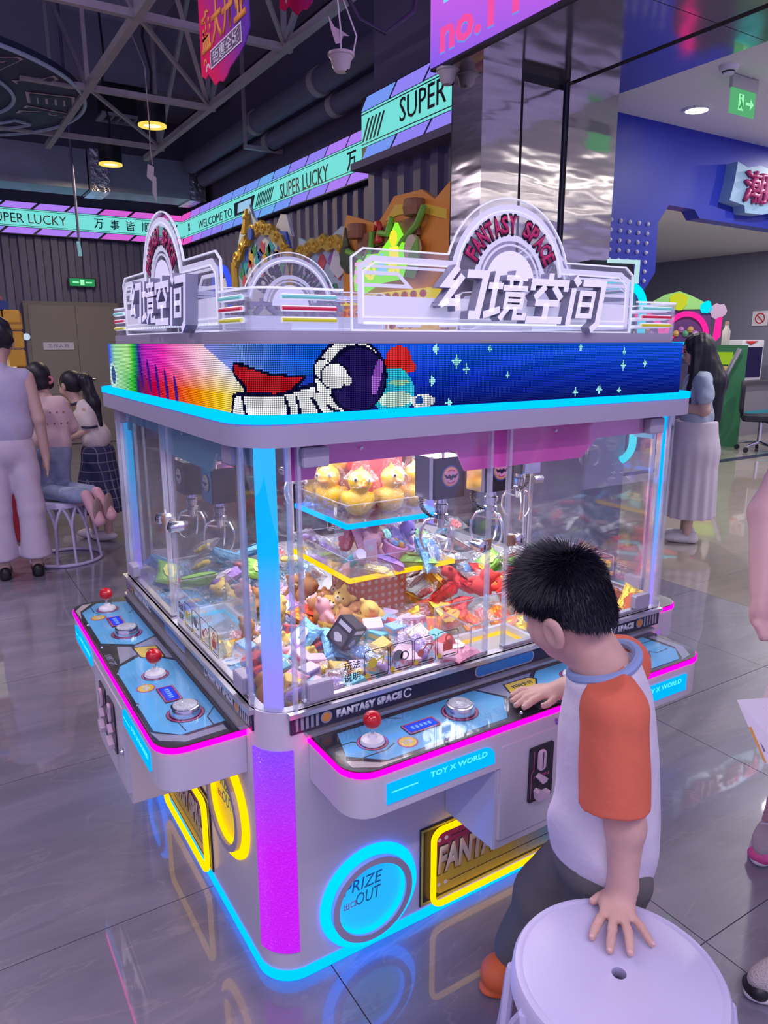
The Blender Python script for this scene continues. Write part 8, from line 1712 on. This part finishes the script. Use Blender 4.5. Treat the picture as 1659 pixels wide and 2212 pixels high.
# twin-arch game and green game far right
tw2 = thing('arcade_machine', 'far arcade machine with twin pink neon arches and cyan edges behind the woman', 'arcade machine', (8.45, 5.20, 0), math.radians(-55), 'far arcade machines')
N_hot = neon('hot_pink', (1.0, 0.02, 0.30), 1.2); N_aq = neon('aqua_line', (0.0, 0.70, 0.85), 1.2)
MB().box(-1.1, 0, 0, 0.32, 0.7, 1.55).build('cabinet', M_cabd, tw2)
board(tw2, [(-1.1, 1.5), (0.32, 1.5), (0.34, 1.96), (-1.1, 1.96)], 0, 0.03, mat('deep_purple', (0.10, 0.03, 0.16), 0.5), 'back_board')
for cx_ in (-0.55, 0.02): MB().tube([(cx_ + 0.26 * math.cos(t), -0.05, 1.62 + 0.30 * math.sin(t)) for t in np.linspace(0, PI, 16)], 0.035, 8).build('pink_arch', N_hot, tw2); 
for k, cx_ in enumerate((-0.55, 0.02)):
    for q in range(5): MB().sphere((cx_ - 0.12 + 0.06 * q, -0.02, 1.66 + 0.05 * (q % 2)), 0.05, 8).build('prize_ball', mat('prize_%d' % (q % 3), [(0.45, 0.3, 0.08), (0.3, 0.12, 0.35), (0.08, 0.3, 0.15)][q % 3], 0.5), tw2, smooth=True)
    MB().at(XZ).stroke([(cx_ - 0.24, 1.53), (cx_ + 0.26, 1.53), (cx_ + 0.18, 1.36), (cx_ - 0.16, 1.36)], 0.035, 0.02, 0.06, True).build('cyan_edge', N_aq, tw2)
    board(tw2, [(cx_ - 0.15, 1.48), (cx_ + 0.18, 1.48), (cx_ + 0.12, 1.40), (cx_ - 0.10, 1.40)], 0.02, 0.04, neon('red_panel', (0.75, 0.02, 0.03), 0.9), 'red_panel')
MB().tube([(-0.27, -0.05, 0.5), (-0.27, -0.05, 1.5)], 0.05, 8).build('pink_post', N_hot, tw2); board(tw2, [(-0.42, 1.62), (-0.12, 1.62), (-0.27, 1.38)], 0.03, 0.06, N_hot, 'pink_heart')
board(tw2, [(-0.45, 1.98), (0.20, 1.98), (0.26, 2.05), (0.05, 2.16), (-0.1, 2.22), (-0.28, 2.18), (-0.46, 2.08)], 0.0, 0.05, mat('green_marquee', (0.20, 0.45, 0.12), 0.5, emit=(0.3, 0.6, 0.2), strength=0.3), 'marquee')
board(tw2, blob(-0.1, 2.09, 0.12, 3, 16, 0.15), 0.05, 0.07, neon('marquee_yellow', (0.85, 0.9, 0.05), 0.7), 'marquee_sign')
board(tw2, blob(0.40, 1.95, 0.10, 21, 14, 0.2), 0.0, 0.06, mat('patchwork', (0.5, 0.35, 0.5), 0.5), 'side_ornament'); board(tw2, blob(0.25, 2.0, 0.08, 22, 14, 0.2), 0.0, 0.06, N_aq, 'side_ornament'); board(tw2, [(0.36, 1.5), (0.46, 1.62), (0.46, 1.88), (0.38, 1.85)], 0.0, 0.05, N_hot, 'side_ornament')
gm = thing('arcade_machine', 'dark green arcade cabinet with a lit yellow panel under a bottle at the far right', 'arcade machine', (9.60, 5.35, 0), math.radians(-55), 'far arcade machines')
M_dgreen = mat('dark_green', (0.03, 0.17, 0.07), 0.4)
MB().box(-0.25, 0, 0.0, 0.33, 0.6, 1.50).build('cabinet', M_dgreen, gm); MB().box(-0.23, -0.02, 1.22, 0.14, 0.0, 1.40).build('lit_header', neon('lime_header', (0.55, 0.9, 0.05), 0.5), gm); MB().box(-0.2, -0.02, 0.85, 0.08, 0.0, 1.2).build('screen', neon('amber_screen', (0.75, 0.45, 0.2), 0.7), gm)
MB().tube([(0.22, -0.12, 1.45), (-0.02, -0.12, 0.85)], 0.035, 8).build('rail', M_alu, gm); MB().box(-0.35, -0.3, 0.62, 0.05, 0.0, 0.68).build('lit_tray', N_aq, gm)
bo = thing('bottle', 'white bottle with a tan cap standing on the dark green cabinet', 'bottle', (9.74, 5.42, 1.50))
MB().lathe([(0.0, 0.0), (0.055, 0.0), (0.058, 0.2), (0.03, 0.26), (0.028, 0.29)], 14).build('body', mat('bottle_cream', (0.62, 0.56, 0.52), 0.4), bo, smooth=True); MB().lathe([(0.03, 0.29), (0.03, 0.34), (0.0, 0.345)], 12).build('cap', mat('bottle_cap', (0.45, 0.3, 0.2), 0.5), bo, smooth=True)
bs = thing('bar_stool', 'red topped bar stool with chrome legs at the far right', 'stool', (10.75, 6.0, 0))
MB().lathe([(0.0, 0.60), (0.16, 0.60), (0.175, 0.62), (0.17, 0.65), (0.0, 0.655)], 20).build('seat', mat('stool_red', (0.30, 0.04, 0.06), 0.4), bs, smooth=True)
for k in range(4):
    a = PI / 4 + k * PI / 2; MB().tube([(0.12 * math.cos(a), 0.12 * math.sin(a), 0.60), (0.19 * math.cos(a), 0.19 * math.sin(a), 0.0)], 0.012, 6).build('leg', M_chrome, bs, smooth=True)
MB().tube([(0.165 * math.cos(t), 0.165 * math.sin(t), 0.22) for t in np.linspace(0, 2 * PI, 25)[:-1]], 0.009, 6, True).build('foot_ring', M_chrome, bs, smooth=True)
oc = thing('office_chair', 'black office chair on a chrome star base at the far right', 'chair', (9.66, 4.68, 0), 0.6)
M_blk = mat('black_fabric', (0.015, 0.015, 0.03), 0.8)
MB().prism(rr(-0.25, -0.24, 0.25, 0.26, 0.08, 5), 0.44, 0.52).build('seat', M_blk, oc, bevel=0.015)
MB().at(T(0, 0.27, 0) @ XZ).prism(rr(-0.22, 0.55, 0.22, 1.0, 0.1, 5), -0.03, 0.02).build('backrest', M_blk, oc, bevel=0.01); MB().box(-0.03, 0.24, 0.48, 0.03, 0.28, 0.62).build('back_bracket', M_blk, oc)
MB().tube([(0, 0, 0.10), (0, 0, 0.44)], 0.028, 10).build('gas_lift', M_chrome, oc, smooth=True); MB().tube([(0.05, -0.05, 0.42), (-0.2, -0.28, 0.38)], 0.012, 6).build('lever', M_blk, oc)
for k in range(5):
    a = k * 2 * PI / 5; l_ = MB().tube([(0, 0, 0.13), (0.29 * math.cos(a), 0.29 * math.sin(a), 0.085)], [0.026, 0.016], 8).build('star_leg', M_chrome, oc, smooth=True)
    MB().tube([(0.29 * math.cos(a) - 0.02 * math.sin(a), 0.29 * math.sin(a) + 0.02 * math.cos(a), 0.036), (0.29 * math.cos(a) + 0.02 * math.sin(a), 0.29 * math.sin(a) - 0.02 * math.cos(a), 0.036)], 0.035, 10).build('caster', M_blk, l_)
dk = thing('service_desk', 'grey service desk at the right edge behind the office chair', 'desk', (11.08, 5.80, 0))
MB().box(0.0, 0.1, 0.0, 1.3, 0.7, 0.86).build('body', mat('desk_grey', (0.30, 0.29, 0.33), 0.5), dk); MB().box(-0.05, 0.05, 0.86, 1.32, 0.75, 0.90).build('top', mat('desk_dark', (0.09, 0.09, 0.11), 0.4), dk); MB().box(0.1, 0.09, 0.35, 1.3, 0.1, 0.40).build('teal_stripe', M_teal2, dk)
kk = thing('ticket_kiosk', 'white framed screen kiosk standing on the desk at the right edge', 'kiosk', (11.30, 6.05, 0.90))
MB().box(-0.12, 0, 0, 0.5, 0.3, 0.68).build('frame', M_whitep, kk, bevel=0.01); MB().box(-0.07, -0.01, 0.06, 0.45, 0.0, 0.56).build('screen', neon('kiosk_screen', (0.02, 0.015, 0.06), 1.0), kk); MB().at(XZ).prism([(-0.07, 0.66), (0.1, 0.60), (0.3, 0.66)], 0.011, 0.013).build('red_mark', M_redp, kk)
ns = thing('no_smoking_sign', 'small white no smoking sign on the grey wall at the right edge', 'sign', (12.49, 6.6, 1.96), -PI / 2)
MB().box(-0.15, -0.005, -0.13, 0.15, 0.0, 0.13).build('plate', M_whitep, ns); MB().at(XZ).stroke(arc(0, 0, 0.085, 0, 350, 24), 0.02, 0.006, 0.008, True).build('red_ring', M_redp, ns); MB().at(XZ).stroke([(-0.06, 0.06), (0.06, -0.06)], 0.02, 0.006, 0.008).build('red_bar', M_redp, ns)
bpy.data.scenes.remove(TMP)
